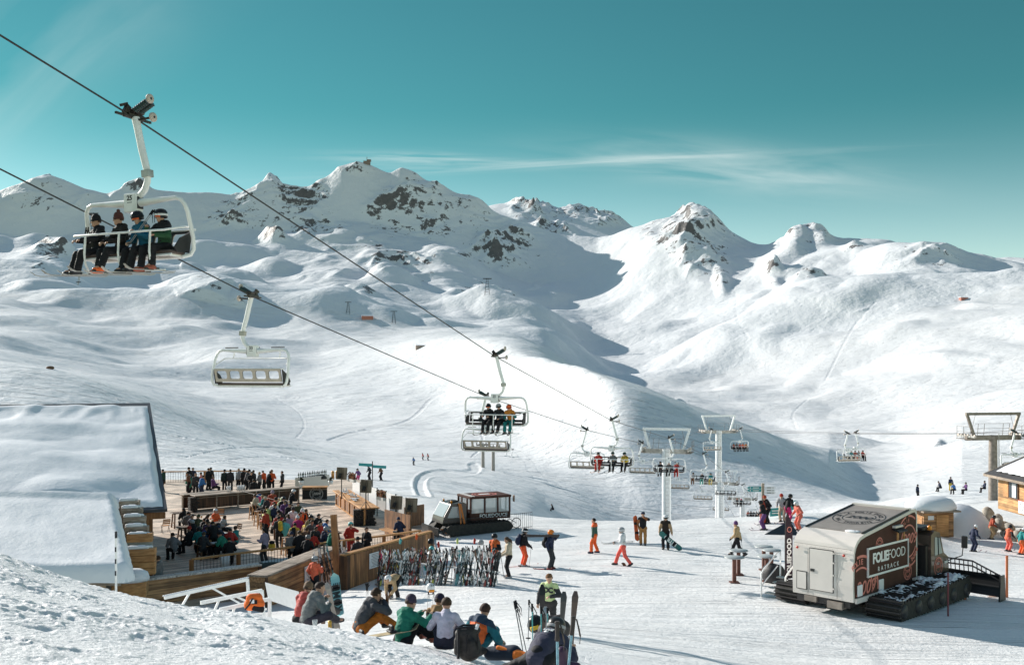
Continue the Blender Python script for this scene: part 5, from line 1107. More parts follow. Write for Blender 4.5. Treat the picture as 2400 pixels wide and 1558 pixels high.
sh = thing('bottle_shelf', 'raised shelf behind the corner bar holding a row of bottles', 'shelf', b0.lerp(b1,.5)-Vector((0,0,.3)), math.atan2((b1-b0).y,(b1-b0).x)); mb = MB(); mb.use(mat('steel_shelf', (.4,.4,.4), .4, .4)); mb.box((0,0,-.15), ((b1-b0).length+.3,.5,.9)); mb.build('cabinet', None, sh)
bt = None
for i in range(17):
    p = b0.lerp(b1, i/16)
    if bt is None:
        bt = thing('bottle', 'dark bottle with white label in the row on the shelf', 'bottle', p, 0, 'bottles lined up behind the corner bar'); mb = MB(); mb.use(BOTTLE); mb.lathe([(.001,0),(.05,0),(.052,.22),(.045,.27),(.018,.33),(.017,.42),(.001,.42)], 8); mb.build('glass', None, bt); mb = MB(); mb.use(PLASTIC_W); mb.lathe([(.0545,.05),(.0545,.18)], 8); mb.build('paper_label', None, bt); o = bt
    else: o = copy_tree(bt)
    o.location = p+Vector((0,rs.uniform(-.1,.1),0)); o.scale = (1.1,1.1,rs.uniform(.95,1.1))
def planter(p, label, col=(.55,.5,.45)):
    t = thing('planter', label, 'planter', p, 0); mb = MB(); mb.use(PLASTIC_W); mb.lathe([(.001,0),(.15,0),(.20,.28),(.17,.28),(.001,.24)], 10); mb.build('pot', None, t); mb = MB(); mb.use(mat('dry_plant', (.05,.06,.035), .9)); rs = random.Random(int(p.x*100) & 255)
    for i in range(60): a, e, l = rs.uniform(0,6.28), rs.uniform(.3,1.5), rs.uniform(.12,.3); d = Vector((math.cos(a)*math.cos(e), math.sin(a)*math.cos(e), math.sin(e))); q = Vector((0,0,.24))+d*l; mb.tube([(0,0,.24), q], [.006,.004], 3); mb.box(q, (.05,.05,.03), rot=(a,e,0))
    mb.build('foliage', None, t)
planter(fl(706,1134,1.17), 'white pot with dark plant left of the corner bar'); planter(fl(775,1134,1.17), 'white pot with dark plant at the bar corner')
def flowerbox(u, v, D, label):
    p = P(u, v, D); t = thing('flower_box', label, 'flower box', p, R(-60)); mb = MB(); mb.use(GLASSY); mb.box((0,0,-.1), (1.1,.2,.2)); mb.build('box', None, t); mb = MB(); rs = random.Random(int(u))
    for i in range(120):
        mb.use(cloth([(.25,.07,.03),(.35,.16,.06),(.08,.06,.04)][i % 3])); q = Vector((rs.uniform(-.55,.55), rs.uniform(-.12,.12), rs.uniform(0,.42))); mb.bar((q.x,q.y,0), q, .012, .012); mb.box(q, (.06,.05,.05), rot=(q.x*9,q.z*9,0))
    mb.build('dried_flowers', None, t)
flowerbox(825,1122,68,'box of dried rust coloured flowers on the far screens'); flowerbox(893,1164,63,'box of dried rust coloured flowers on the near screens')
rs = random.Random(12)
def tableware(p, i, kind):
    if kind == 0: t = thing('bowl', 'white bowl among the dishes on the right bar', 'bowl', p, 0, 'dishes set out on the right bar'); mb = MB(); mb.use(PLASTIC_W); mb.lathe([(.001,0),(.07,0),(.16,.10),(.15,.105),(.06,.02),(.001,.02)], 10); mb.build('shell', None, t)
    elif kind == 1: t = thing('carafe', 'clear white carafe among the dishes on the right bar', 'carafe', p, 0, 'dishes set out on the right bar'); mb = MB(); mb.use(mat('clear_glass', (.7,.72,.73), .1)); mb.lathe([(.001,0),(.06,0),(.065,.15),(.03,.24),(.04,.30),(.001,.3)], 8); mb.build('glass', None, t)
    else: t = thing('cup_stack', 'tall stack of white cups on the back bar', 'cup stack', p, 0, 'cup stacks on the long back bar'); mb = MB(); mb.use(PLASTIC_W); mb.lathe([(.001,0),(.035,0),(.05,.42),(.001,.42)], 8); mb.build('cups', None, t)
for i in range(18): tableware(bar_d.lerp(bar_f, .12+.32*rs.random()+(.28 if i % 2 else 0))+Vector((0,0,1.17))+Vector((.72,.3,0))*rs.uniform(.4,1.1), i, 0 if i % 3 else 1)
for f_ in (.20,.215,.23,.30,.315,.33,.345,.36): tableware(bar_a.lerp(bar_b, f_+.12)+E2*.6+Vector((0,0,1.17)), 0, 2)
for i in range(2):
    t = thing('gas_heater', ['amber column heater beside the bottles, left one','amber column heater beside the bottles, right one'][i], 'heater', fl(780+9*i,1121,1.4), 0); mb = MB(); mb.use(mat('amber_copper', (.6,.3,.1), .3, .5)); mb.lathe([(.001,0),(.13-.04*i,0),(.12-.04*i,.55),(.05,.62),(.001,.64)], 10); mb.build('column', None, t)  # columns coloured plain amber
tb = thing('barbecue', 'black covered machine on the corner bar beside the bottles', 'machine', fl(745,1122,1.25), .1); mb = MB(); mb.use(BLACK_PAD); mb.lathe([(.001,0),(.75,.0),(.7,.2),(.45,.36),(.001,.4)], 14, (0,0,0), Matrix.Diagonal((1,.5,1))); mb.build('cover', None, tb)
rope('guy_rope', [fl(566,1150,1.4), fl(640,1170,1.5), fl(735,1193,1.6)], 'pale rope stretched across the terrace over the centre crowd', .015, 4)
# --- tables and seats
TABLE_W = wood('table_timber', (.10,.055,.03), (.22,.13,.075), 'X', 1, plank=(1,.16))
def table(p, rz, L, w_, h_, label, top=None, group=None):
    t = thing('table', label, 'table', p, rz, group); mb = MB(); mb.use(top or TABLE_W); mb.box((0,0,h_), (L,w_,.06), bev=.01); mb.build('tabletop', None, t)
    for sx in (-1,1):
        for sy in (-1,1): mb = MB(); mb.use(WD); mb.bar((sx*(L/2-.12),sy*(w_/2-.02),0), (sx*(L/2-.18),sy*(w_/2-.14),h_-.03), .08, .08); mb.build('leg', None, t)
    mb = MB(); mb.use(WD)
    for sx in (-1,1): mb.bar((sx*(L/2-.15),-(w_/2-.1),h_*.35), (sx*(L/2-.15),w_/2-.1,h_*.35), .05, .07)
    mb.build('stretcher', None, t); return t
c0, c1 = fl(606,1215), fl(716,1300); td = (c1-c0).normalized(); rzt = math.atan2(td.y, td.x)
TG = 'high tables in the centre crowd'
for i, f_ in enumerate((-.02,.30,.62,.94)): table(c0.lerp(c1, f_)+Vector((1.3,1.0,0)), rzt, 2.7, .8, 1.08, ['high timber table at the far end of the centre crowd','second high timber table from the bar in the crowd','third high timber table from the bar in the crowd','high timber table at the near end, by the railing'][i], group=TG)
def stool(p, rz, label, h_=.78):
    t = thing('bar_stool', label, 'bar stool', p, rz, 'tall timber stools by the centre tables'); mb = MB(); mb.use(WD); mb.box((0,0,h_), (.42,.34,.05), bev=.01); mb.build('seat', None, t)
    for sx in (-1,1):
        for sy in (-1,1): mb = MB(); mb.use(WDL); mb.bar((sx*.24,sy*.18,0), (sx*.17,sy*.12,h_-.02), .05, .05); mb.build('leg', None, t)
    mb = MB(); mb.use(WD); mb.bar((-.21,-.16,.3), (.21,-.16,.3), .04, .04); mb.bar((-.21,.16,.3), (.21,.16,.3), .04, .04); mb.build('footrest', None, t)
for i, (u, v, l) in enumerate(((593,1217,'tall stool at the far left corner of the centre tables'),(605,1232,'tall stool second from the far end, left side'),(614,1240,'tall stool beside the man in rust red jacket'),(671,1300,'tall stool at the near left end, by the yellow bag'))): stool(fl(u,v), rzt+.3, l, .95)
rs = random.Random(31)
LG = 'low tables on the left of the terrace'
for i, (u, v, l) in enumerate(((425,1235,'narrow trestle table standing empty by the hut'),(470,1232,'low table with the orange jacketed guests'),(490,1256,'low table with the blue and teal jacketed guests'),(497,1284,'shaded low table with pale place mats, middle'),(505,1306,'shaded low table with pale place mats, nearest the railing'),(455,1262,'low table beside the patterned jacket guest'))):
    tb_ = table(fl(u,v), RE+.1*rs.uniform(-1,1), 2.0 if i else 1.3, .75, .76 if i else .95, l, group=LG)
    if i in (3,4):
        for k in range(3):
            mb = MB(); mb.use(mat('pale_mat', (.42,.50,.53), .7)); mb.box((-.6+.6*k,0,.80), (.42,.5,.012)); pm = mb.build('place_mat', None, None, tb_.location, tb_.rotation_euler)
            tag(pm, 'pale blue place mat on the shaded %s table, %s' % (['middle','nearest'][i-3], ['left','middle','right'][k]), 'place mat', 'pale place mats')
def folding_chair(p, rz, label):
    t = thing('folding_chair', label, 'chair', p, rz, 'folding chairs at the left tables'); mb = MB(); mb.use(WDL)
    for k in range(4): mb.box((0,-.16+.11*k,.46), (.42,.085,.025))
    mb.build('seat', None, t); mb = MB(); mb.use(WDL)
    for k in range(3): mb.box((0,-.24-.02*k,.62+.11*k), (.44,.02,.085))
    mb.build('backrest', None, t); mb = MB(); mb.use(STEEL_D)
    for sx in (-1,1): mb.bar((sx*.2,.25,0), (sx*.2,-.3,.88), .025,.025); mb.bar((sx*.22,-.25,0), (sx*.22,.2,.46), .025,.025)
    mb.build('folding_legs', None, t)
for i, (u, v, rz, l) in enumerate(((388,1248,.6,'empty folding chair standing alone by the hut'),(470,1280,RE,'folding chair back with pale slats, left of two in the shade'),(510,1282,RE,'folding chair back with pale slats, right of two in the shade'),(482,1302,RE,'folding chair nearest the railing in the shade'),(517,1224,RE+2.6,'folding chair under the guest in the white top'),(553,1262,RE+1.8,'folding chair under the teal jacketed guest'))): folding_chair(fl(u,v), rz, l)
POSES = {'st': (STAND,1.74), 's2': (STAND2,1.74), 'tt': (STAND_T,1.70), 't2': (STAND_T2,1.64), 'tk': (TALK,1.74), 'dr': (DRINK,1.74), 'se': (SIT,1.33), 'e2': (SIT2,1.28), 'e3': (SIT3,1.34), 'so': (STOOL,1.60)}
HC = {'b': ('beanie',), 'h': ('helmet',), 's': ('short_hair',), 'l': ('long_hair',), 'c': ('cap',), 'p': ('pompom_hat',)}
BR = (.06,.035,.02); BL = (.30,.20,.09); BK = (.015,.012,.01)
CR = [ # column, head row, pose, facing, jacket, head kind, head colour, trousers, label
 (383,1100,'st',-90,'darkgreen','s',BK,'black','person in dark green jacket half hidden behind the hut roof edge'),
 (446,1097,'tt',-60,'black','b','black','black','person in black coat and black beanie behind the back bar, left cluster'),
 (452,1096,'s2',150,'navy','s',BK,'charcoal','person in navy coat standing beside the black coat, left cluster'),
 (443,1108,'tt',-100,'brown','s',BR,'black','person in brown jacket behind the back bar, left cluster'),
 (446,1115,'e2',-30,'green','b','grey','black','person in bright green jacket seated at the back left'),
 (459,1109,'tk',170,'charcoal','l',BR,'black','person in charcoal jacket with long hair behind the back bar'),
 (475,1108,'tt',-80,'coral','s',BR,'black','person in salmon pink jacket behind the back bar'),
 (470,1117,'t2',40,'blue','s',BK,'navy','person in steel blue jacket leaning beside the salmon jacket'),
 (488,1097,'tk',120,'black','s',BK,'black','left of the two black coated people behind the salmon jacket'),
 (495,1096,'tk',-60,'black','c','black','black','right of the two black coated people behind the salmon jacket'),
 (500,1117,'e3',60,'purple','s',BR,'black','person in purple jacket seated behind the back bar'),
 (526,1101,'st',150,(.02,.035,.03),'b','black','black','tall person in long dark green coat behind the back bar'),
 (540,1100,'st',-20,'charcoal','s',BK,'charcoal','person in charcoal coat right of the long green coat'),
 (560,1098,'s2',200,'lightgrey','l',BL,'black','person with long fair hair and pale top behind the bar'),
 (569,1099,'tt',120,'black','b','black','black','person in black jacket between the fair haired and the striped guest'),
 (577,1103,'t2',100,(.10,.09,.10),'h','black','black','person in black and white patterned jacket behind the bar'),
 (589,1106,'tt',165,'black','s',BK,'black','bearded waiter in black t-shirt behind the bar'),
 (593,1102,'st',30,'charcoal','s',BR,'black','person in charcoal jacket right behind the bearded waiter'),
 (595,1123,'st',-20,'black','s',BK,'black','waiter in black seen from behind inside the back bar'),
 (609,1106,'tk',-80,'grey','s',BL,'black','person in grey jacket at the back right group'),
 (621,1105,'t2',-60,'orange','s',BR,'black','person in orange jacket, left of two orange ones at back right'),
 (627,1107,'t2',60,'black','b','black','black','person in black between the two orange jackets'),
 (637,1102,'tk',170,'orange','b','brown','black','person in orange jacket and brown beanie at back right'),
 (662,1104,'s2',-100,'charcoal','s',BK,'black','lone person in charcoal coat at the right end of the back group'),
 (433,1193,'e2',-40,'black','l',BK,'black','person in black jacket seated at the far left table'),
 (441,1201,'se',-20,'grey','s',BK,'black','person in grey jacket seated at the far left table'),
 (476,1207,'e2',60,'orange','l',BR,'black','person in orange jacket with dark hair at far left table'),
 (505,1195,'e3',120,'orange','h','white','black','person in orange jacket and white helmet at far left table'),
 (517,1209,'e2',100,'lightgrey','s',BR,'black','person in pale striped top on the folding chair'),
 (474,1216,'se',30,'black','s',BK,'black','person in black seated between the two orange jackets'),
 (457,1222,'e2',-60,'black','h','lightgrey','black','person in black jacket and pale grey helmet at left tables'),
 (486,1219,'e3',160,'charcoal','b','black','black','person in charcoal and black beanie facing the orange jackets'),
 (501,1226,'t2',-30,'black','s',BK,'black','person in black bending over the left tables'),
 (483,1234,'se',150,'blue','s',BR,'black','person in blue jacket at the left tables'),
 (467,1238,'se',-20,'teal','h','black','black','person in teal jacket and black helmet at the left tables'),
 (501,1240,'se',0,'brick','s',BR,'black','person in rust red jacket, back to us at left tables'),
 (520,1236,'e2',-60,'navy','b','navy','black','person in navy jacket beside the rust red jacket'),
 (552,1234,'e3',-80,'teal','s',BR,'navy','person in teal jacket seated at the right of the left tables'),
 (541,1241,'e2',-30,'red','s',BK,'black','person in red jacket seated beside the teal one'),
 (408,1252,'e2',-40,(.17,.16,.17),'s',BK,'black','person in black and white patterned jacket seated nearest the hut'),
 (538,1262,'se',-20,'black','s',BK,'black','person in black jacket seated in the shade by the railing'),
 (373,1303,'st',-80,'grey','s',BR,'black','person in grey sweater standing in the shade beside the front wall'),
 (610,1152,'so',-60,'pink','s',BK,'blue','person in pink and blue jacket at the far end of the centre crowd'),
 (638,1151,'tt',160,'brick','b','lilac','black','person in lilac beanie and red jacket at far end of crowd'),
 (623,1161,'so',-80,'teal','s',BL,'black','person in teal jacket beside the pink and blue one'),
 (629,1166,'so',-70,'charcoal','b','beige','black','person in charcoal jacket and beige beanie, far left of crowd'),
 (680,1151,'t2',60,'black','h','white','black','person in black with white helmet standing against the back bar'),
 (643,1176,'so',170,'white','s',BR,'black','person in white jacket in the centre crowd'),
 (657,1169,'t2',140,'palegreen','b','palegreen','black','person in pale green jacket in the centre crowd'),
 (640,1182,'tt',110,'navy','s',BK,'black','person in navy with short dark hair beside the yellow green jacket'),
 (632,1187,'so',-60,'lime','s',BK,'black','person in yellow green jacket, left side of the crowd'),
 (663,1166,'tt',150,'black','h','black','black','person in black helmet between the pale green jacket and bar'),
 (677,1181,'t2',150,'black','s',BK,'black','person in black jacket with short hair, upper right of crowd'),
 (699,1177,'tt',170,'olive','s',BR,'black','person in olive jacket at the upper right of the crowd'),
 (626,1197,'tt',-70,'brick','s',BR,'black','tall person in rust red jacket standing at the left of crowd'),
 (660,1196,'so',-60,'black','l',BK,'black','person in black with long dark hair, middle of the crowd'),
 (652,1203,'so',150,'red','s',BR,'black','person in red jacket behind the yellow backpack'),
 (678,1207,'so',-30,'lilac','l',BR,'black','person in lilac jacket with fur hood, middle of the crowd'),
 (655,1212,'tt',-30,'charcoal','s',BK,'black','person in charcoal with a yellow topped backpack, left of crowd'),
 (697,1201,'so',120,'orange','s',BR,'black','person in orange red jacket left of the white beanie'),
 (708,1194,'tt',160,'orange','p','white','black','person in white bobble hat and orange jacket facing us'),
 (716,1193,'tk',100,'black','s',BR,'black','person in black bending beside the white bobble hat'),
 (699,1212,'so',-20,'magenta','p','white','black','person in magenta jacket and white bobble hat'),
 (725,1209,'tt',130,'black','h','black','black','person in black with helmet, right side of the crowd'),
 (742,1205,'tt',120,'black','s',BK,'black','tall person in black at the right edge of the crowd'),
 (689,1228,'so',0,'tan','s',BK,'black','person in tan jacket wearing a black and yellow backpack'),
 (728,1219,'so',150,(.10,.10,.10),'s',BR,'black','person in black jacket with open white shirt, right of crowd'),
 (757,1221,'t2',60,'blue','s',BR,'navy','person in bright blue jacket at the right edge of the crowd'),
 (709,1238,'so',60,'brown','s',BR,'black','person in brown jacket near the railing'),
 (736,1234,'so',140,'charcoal','s',BK,'black','person in dark grey with sunglasses near the railing'),
 (702,1246,'tt',-10,'black','s',BR,'black','person in black coat, back to us at the railing end'),
 (730,1247,'so',0,'red','l',BK,'black','person in red jacket with dark ponytail, back to us'),
 (755,1237,'so',60,'navy','h',(.3,.3,.32),'black','person in navy with striped grey helmet at right of crowd'),
 (621,1239,'tk',-70,'lilac','l',BK,'charcoal','person in purple checked jacket standing alone at the railing'),
 (822,1225,'dr',160,'red','h','aqua','red','person in red ski suit and blue helmet behind the railing'),
 (860,1236,'tk',-150,'black','s',BR,'black','person in black jacket with beige hood behind the railing'),
 (840,1262,'se',-20,'charcoal','b','black','black','person in dark jacket sitting low behind the railing'),
 (939,1216,'e2',-40,'navy','b','navy','black','person in dark blue hooded jacket on the bench by the stand'),
]
CR += [
 (450,1208,'e3',120,'navy','s',BK,'black','person in navy jacket squeezed in behind the far left table'),
 (464,1210,'e2',-20,'olive','b','olive','black','person in olive beanie and jacket at the far left table'),
 (490,1222,'se',170,'purple','l',BR,'black','person in purple jacket with long hair amid the left tables'),
 (512,1228,'e3',-90,'grey','h','black','black','person in grey jacket and black helmet amid the left tables'),
 (474,1249,'se',10,'charcoal','s',BR,'black','person in charcoal seated nearest the shaded tables'),
 (526,1250,'e2',-70,'green','b','black','black','person in green jacket seated near the red jacket'),
 (444,1236,'e3',-80,'black','b','red','black','person in black with red beanie at the left tables'),
 (604,1160,'so',-70,'beige','s',BR,'black','person in beige jacket on the far left stool of crowd'),
 (646,1166,'so',160,'red','b','black','black','person in red jacket and black beanie in the far crowd'),
 (668,1174,'tt',170,'purple','s',BK,'black','person in purple jacket standing in the far crowd'),
 (685,1190,'tt',150,'white','b','charcoal','black','person in white jacket and dark beanie, upper right of crowd'),
 (668,1218,'so',-20,'aqua','s',BR,'black','person in aqua jacket seated mid crowd'),
 (716,1222,'so',20,'tan','l',BL,'black','person in tan jacket with fair long hair in the crowd'),
 (745,1222,'tt',120,'red','s',BK,'black','person in red jacket behind the bright blue one'),
 (684,1250,'tt',-20,'grey','b','navy','black','person in grey jacket and navy beanie at the railing end'),
 (718,1258,'so',10,'black','h','grey','black','person in black with grey helmet seated at the railing end'),
 (771,1243,'so',60,'green','s',BK,'black','person in green jacket at the far right of the railing group'),
]
rsc = random.Random(2)
for (u, v, pk, fac, jk_, hk, hc, trs, lab) in CR:
    pz, top = POSES[pk]; sc = rsc.uniform(1.0,1.08); q = fl(u, v, top*sc); q.z = ZF
    t = person(lab, pz, q, R(-fac), jk_, trs, HC[hk]+(hc,), lod=0, key=pk, jr=1.16, group='guests on the sun terrace', scale=sc, glasses='sunglasses' in lab, yoke={'pink':'blue','tan':'yellow'}.get(jk_) if isinstance(jk_, str) else None, sleeve='blue' if jk_ == 'pink' else None)
    if 'backpack' in lab: backpack(t, 'yellow' if 'topped' in lab else 'black')
# stools / seats under seated guests in the crowd are shared benches
for i, (u0, v0, u1, v1, h_, l) in enumerate(((612,1238,648,1265,.78,'long timber bench along the left side of the centre tables'),(676,1288,735,1310,.78,'timber bench at the near end of the centre tables'),(690,1240,745,1268,.78,'long timber bench on the right side of the centre tables'),(452,1246,522,1236,.45,'low bench behind the left tables'),(460,1278,520,1272,.45,'low bench in front of the left tables'))):
    a, b = fl(u0,v0), fl(u1,v1); d = b-a; t = thing('bench', l, 'bench', a, math.atan2(d.y,d.x), 'timber benches on the terrace'); mb = MB(); mb.use(TABLE_W); mb.box((d.length/2,0,h_), (d.length,.32,.05), bev=.01); mb.build('seat', None, t)
    for x in (.2, d.length-.2): mb = MB(); mb.use(WD); mb.box((x,0,h_/2), (.07,.26,h_-.02)); mb.build('leg', None, t)
bp_ = thing('backpack', 'yellow and black backpack hanging at the left of the crowd', 'backpack', fl(637,1280,.55), .3); mb = MB(); mb.use(cloth(cc('yellow'))); mb.ball((0,0,0), .2, 8, (1,.7,1.3)); mb.use(cloth(cc('black'))); mb.ball((0,-.05,.22), .15, 8, (1,.7,.7)); mb.bar((-.1,.1,.2),(-.1,.14,-.2),.04,.02); mb.bar((.1,.1,.2),(.1,.14,-.2),.04,.02); mb.build('bag', None, bp_)
pt = thing('corner_seat', 'corner timber bench by the right bar where the hooded guest sits', 'bench', fl(920,1262), R(-55)); mb = MB(); mb.use(WDL); mb.box((0,0,.45), (2.4,.6,.06)); mb.build('seat', None, pt); mb = MB(); mb.use(WDZ); mb.box((-.3,.5,.75), (3.2,.08,1.5)); mb.build('back_boards', None, pt)
tag(pt, None); pl = thing('waste_bin', 'white bucket in the shade behind the front wall', 'bucket', fl(527,1330), 0); mb = MB(); mb.use(PLASTIC_W); mb.lathe([(.001,0),(.19,0),(.26,.62),(.24,.62),(.001,.5)], 12); mb.build('bucket', None, pl)
cv = thing('covered_table', 'dark green cover and pale sheet heaped behind the front wall corner', 'cover', fl(630,1338), RE); mb = MB(); mb.use(mat('dark_sheet', (.02,.035,.03), .8, bump=.6, bscale=5)); mb.ball((0,0,.12), .7, 8, (1.6,.9,.45)); mb.use(mat('pale_sheet', (.42,.5,.5), .6)); mb.box((1.0,.5,.35), (2.2,.6,.04), rot=(.1,0,.1)); mb.build('sheet', None, cv)

gl0 = None
for i in range(34):
    f_ = rsc.random(); base = c0.lerp(c1, -.05+1.05*f_)+Vector((1.3,1.0,0)) if i < 22 else fl(rsc.uniform(455,520), rsc.uniform(1236,1262)); top_ = 1.115 if i < 22 else .795
    if gl0 is None:
        gl0 = thing('glass', 'drinking glass standing on a crowded high table', 'glass', base, 0, 'drinks on the terrace tables'); mb = MB(); mb.use(mat('beer_amber', (.6,.35,.08), .2)); mb.lathe([(.001,0),(.035,0),(.042,.12),(.001,.12)], 8); mb.build('drink', None, gl0); mb = MB(); mb.use(PLASTIC_W); mb.lathe([(.001,.12),(.042,.12),(.043,.155),(.001,.155)], 8); mb.build('foam', None, gl0); o = gl0
    else: o = copy_tree(gl0)
    if i >= 22: o['label'] = 'drinking glass standing on a low left table'
    o.location = base+Vector((rsc.uniform(-.3,.3), rsc.uniform(-.3,.3), top_)); o.scale = (1.1,1.1,rsc.uniform(.9,1.4))
# ---------------------------------------------------------------- food truck on tracks
CHAMP = mat('champagne_metal', (.70,.645,.595), .42, 0, var=.07, vscale=1.2, spec=.35); CHAMP_D = mat('roof_metal', (.27,.235,.21), .5, .0, var=.12, vscale=2)
BROWN_P = mat('brown_vinyl', (.075,.034,.026), .7, var=.15, vscale=2, spec=.15); DK = mat('black_trim', (.012,.012,.014), .5); PINK = mat('dusty_pink_print', (.62,.20,.16), .6, var=.12, vscale=4); WHT = mat('white_print', (.80,.80,.79), .5)
TRACK_M = mat('track_rubber', (.03,.026,.022), .8, bump=.6, bscale=12, var=.4, vscale=6)
TB = Vector((12.34,36.0,-8.98)); TRZ = math.atan2(.683,.73)
tr = thing('food_truck', 'tracked snow groomer turned food truck with FOLIEFOOD RATRACK sign', 'food truck', TB, TRZ)
Lx, Wy = 5.12, 2.45
prof = [(.0,.62),(-.03,1.2),(.0,2.05),(.04,2.40),(.12,2.62),(.28,2.80),(.50,2.92),(.8,3.00),(4.75,3.55),(4.95,3.55),(5.08,3.44),(5.12,3.25),(5.12,.62)]
mb = MB(); mb.use(CHAMP); mb.poly([(x,0,z) for x, z in prof], (0,Wy,0)); body = mb.build('body', None, tr)
for p in body.data.polygons: p.use_smooth = False
def rx(x): return float(np.interp(x, [.8,4.75], [3.0,3.55]))
mb = MB(); mb.use(CHAMP_D); N_ = Vector((-.138,0,.99))
def rp(x, y, h=.004): return Vector((x,y,rx(x)+h))
mb.hexa([rp(.85,.10,0), rp(4.45,.10,0), rp(4.45,Wy-.10,0), rp(.85,Wy-.10,0), rp(.85,.10,.02), rp(4.45,.10,.02), rp(4.45,Wy-.10,.02), rp(.85,Wy-.10,.02)]); rpan = mb.build('roof_panel', None, tr)
mb = MB(); mb.use(DK)
for y in (.075, Wy-.075): mb.bar(rp(.8,y,.03), rp(4.5,y,.03), .06, .06)
mb.build('roof_rail', None, tr)
mb = MB(); mb.use(CHAMP); mb.bar(rp(4.55,0.05,.04), rp(4.55,Wy-.05,.04), .25, .08); mb.build('roof_lip', None, tr)
mb = MB(); mb.use(DK); O_ = rp(2.75, Wy/2, .024); XX, YY = Vector((0,-1,0)), Vector((.99,0,.138))
for r_, w_ in ((.98,.035),(.62,.03)): ring(mb, O_, XX, YY, r_, w_, 48)
put_text(mb, '2000', O_, XX, YY, .50, bold=.008, shear=.25); ring_text(mb, 'LA FOLIE DOUCE', O_, XX, YY, .80, .23, 160, 20, bold=.003); ring_text(mb, 'VAL THORENS', O_, XX, YY, .80, .23, 205, 335, inward=True, bold=.003)
for a in (182, -2): star(mb, O_+XX*math.cos(R(a))*.8+YY*math.sin(R(a))*.8, XX, YY, .15)
mb.build('roof_emblem', None, rpan)
mb = MB(); mb.use(SNOWCAP); mb.ball(rp(.9,.55,.02), .10, 8, (1.2,2.6,.6)); mb.ball(rp(.95,.35,.02), .08, 8, (1,1.6,.6)); mb.build('snow_lump', None, rpan)
# right side: brown panel with print
sp_ = [(.10,.74),(.07,1.2),(.10,2.05),(.14,2.36),(.22,2.55),(.36,2.70),(.56,2.81),(.85,2.88),(4.72,3.42),(4.88,3.42),(4.98,3.32),(5.0,3.2),(5.0,.74)]
mb = MB(); mb.use(BROWN_P); mb.poly([(x,-.012,z) for x, z in sp_], (0,.01,0)); side = mb.build('side_panel', None, tr)
S = lambda x, z, o=0: Vector((x,-.016-o,z)); SX, SZ = Vector((1,0,0)), Vector((0,0,1))
mb = MB(); mb.use(PINK)
def cring(cx, cz, r, w_):      # ring kept inside the panel
    n = 90; on = []
    for i in range(n+1):
        a = 2*math.pi*i/n; x, z = cx+r*math.cos(a), cz+r*math.sin(a); on.append(.16 < x < 4.93 and .80 < z < rx(x)-.16)
    i = 0
    while i < n:
        if on[i]:
            j = i
            while j < n and on[j+1]: j += 1
            if j > i: ring(mb, S(cx,cz), SX, SZ, r, w_, max(2, j-i), 360*i/n, 360*j/n)
            i = j+1
        else: i += 1
cring(.55,.95,1.28,.10); cring(.55,.95,.86,.07); put_text(mb, '2009', S(.88,1.03), SX, SZ, .72, bold=.006, shear=.3); ring_text(mb, 'FOLIE', S(.55,.95), SX, SZ, 1.07, .28, 128, 82, bold=.006); star(mb, S(1.62,1.25), SX, SZ, .17)
mb.build('large_emblem', None, side); mb = MB(); mb.use(PINK)
cring(4.35,2.35,.98,.07); cring(4.35,2.35,.62,.06); put_text(mb, '2009', S(4.42,2.42), SX, SZ, .58, bold=.004, shear=.3); ring_text(mb, 'THORENS', S(4.35,2.35), SX, SZ, .80, .22, 285, 335, inward=True, bold=.004); ring_text(mb, 'FOLIE', S(4.35,2.35), SX, SZ, .80, .2, 140, 85)
star(mb, S(3.62,2.38), SX, SZ, .13)
for x in (3.46,3.78): mb.box(S(x,2.38), (.03,.006,.36))
mb.build('large_emblem', None, side)
for x, z, r_ in ((1.95,2.48,.27),(4.25,1.18,.32)):
    mb = MB(); mb.use(PINK)
    for q, w_ in ((r_,.035),(r_*.62,.025)): ring(mb, S(x,z), SX, SZ, q, w_, 30)
    put_text(mb, '2009', S(x,z), SX, SZ, r_*.55, shear=.3); ring_text(mb, 'LA FOLIE DOUCE', S(x,z), SX, SZ, r_*.8, r_*.28, 165, 15); ring_text(mb, 'VAL THORENS', S(x,z), SX, SZ, r_*.8, r_*.26, 205, 335, inward=True)
    mb.build('small_emblem', None, side)
mb = MB(); mb.use(BROWN_P); mb.box((2.6,-.03,1.93), (3.18,.03,1.0)); mb.use(WHT)
for a, b in (((1.0,1.42),(4.2,1.42)),((1.0,2.44),(4.2,2.44))): mb.bar(S(*a,.03), S(*b,.03), .03, .075)
for x in (1.0,4.2): mb.bar(S(x,1.385,.03), S(x,2.475,.03), .075, .03, up=(1,0,0))
put_text(mb, 'FOLIE', S(1.98,2.02,.036), SX, SZ, .52, bold=.020, spacing=.92); put_text(mb, 'FOOD', S(3.28,2.02,.036), SX, SZ, .52, bold=-.004, spacing=.95); put_text(mb, 'RATRACK', S(2.6,1.60,.036), SX, SZ, .25, spacing=1.75)
mb.build('name_board', None, tr)
for x, z in ((.42,1.0),(2.05,.98)): mb = MB(); mb.use(PLASTIC_W); mb.box((x,-.035,z), (.36,.05,.42), bev=.02); mb.build('vent_cover', None, tr)
mb = MB(); mb.use(CHAMP); mb.bar((.1,-.05,.66), (3.1,-.05,.66), .08, .18); mb.bar((3.25,-.05,.66), (5.0,-.05,.66), .08, .18); mb.bar((4.6,-.1,.80), (5.4,-.1,.80), .12, .14); mb.build('side_sill', None, tr)
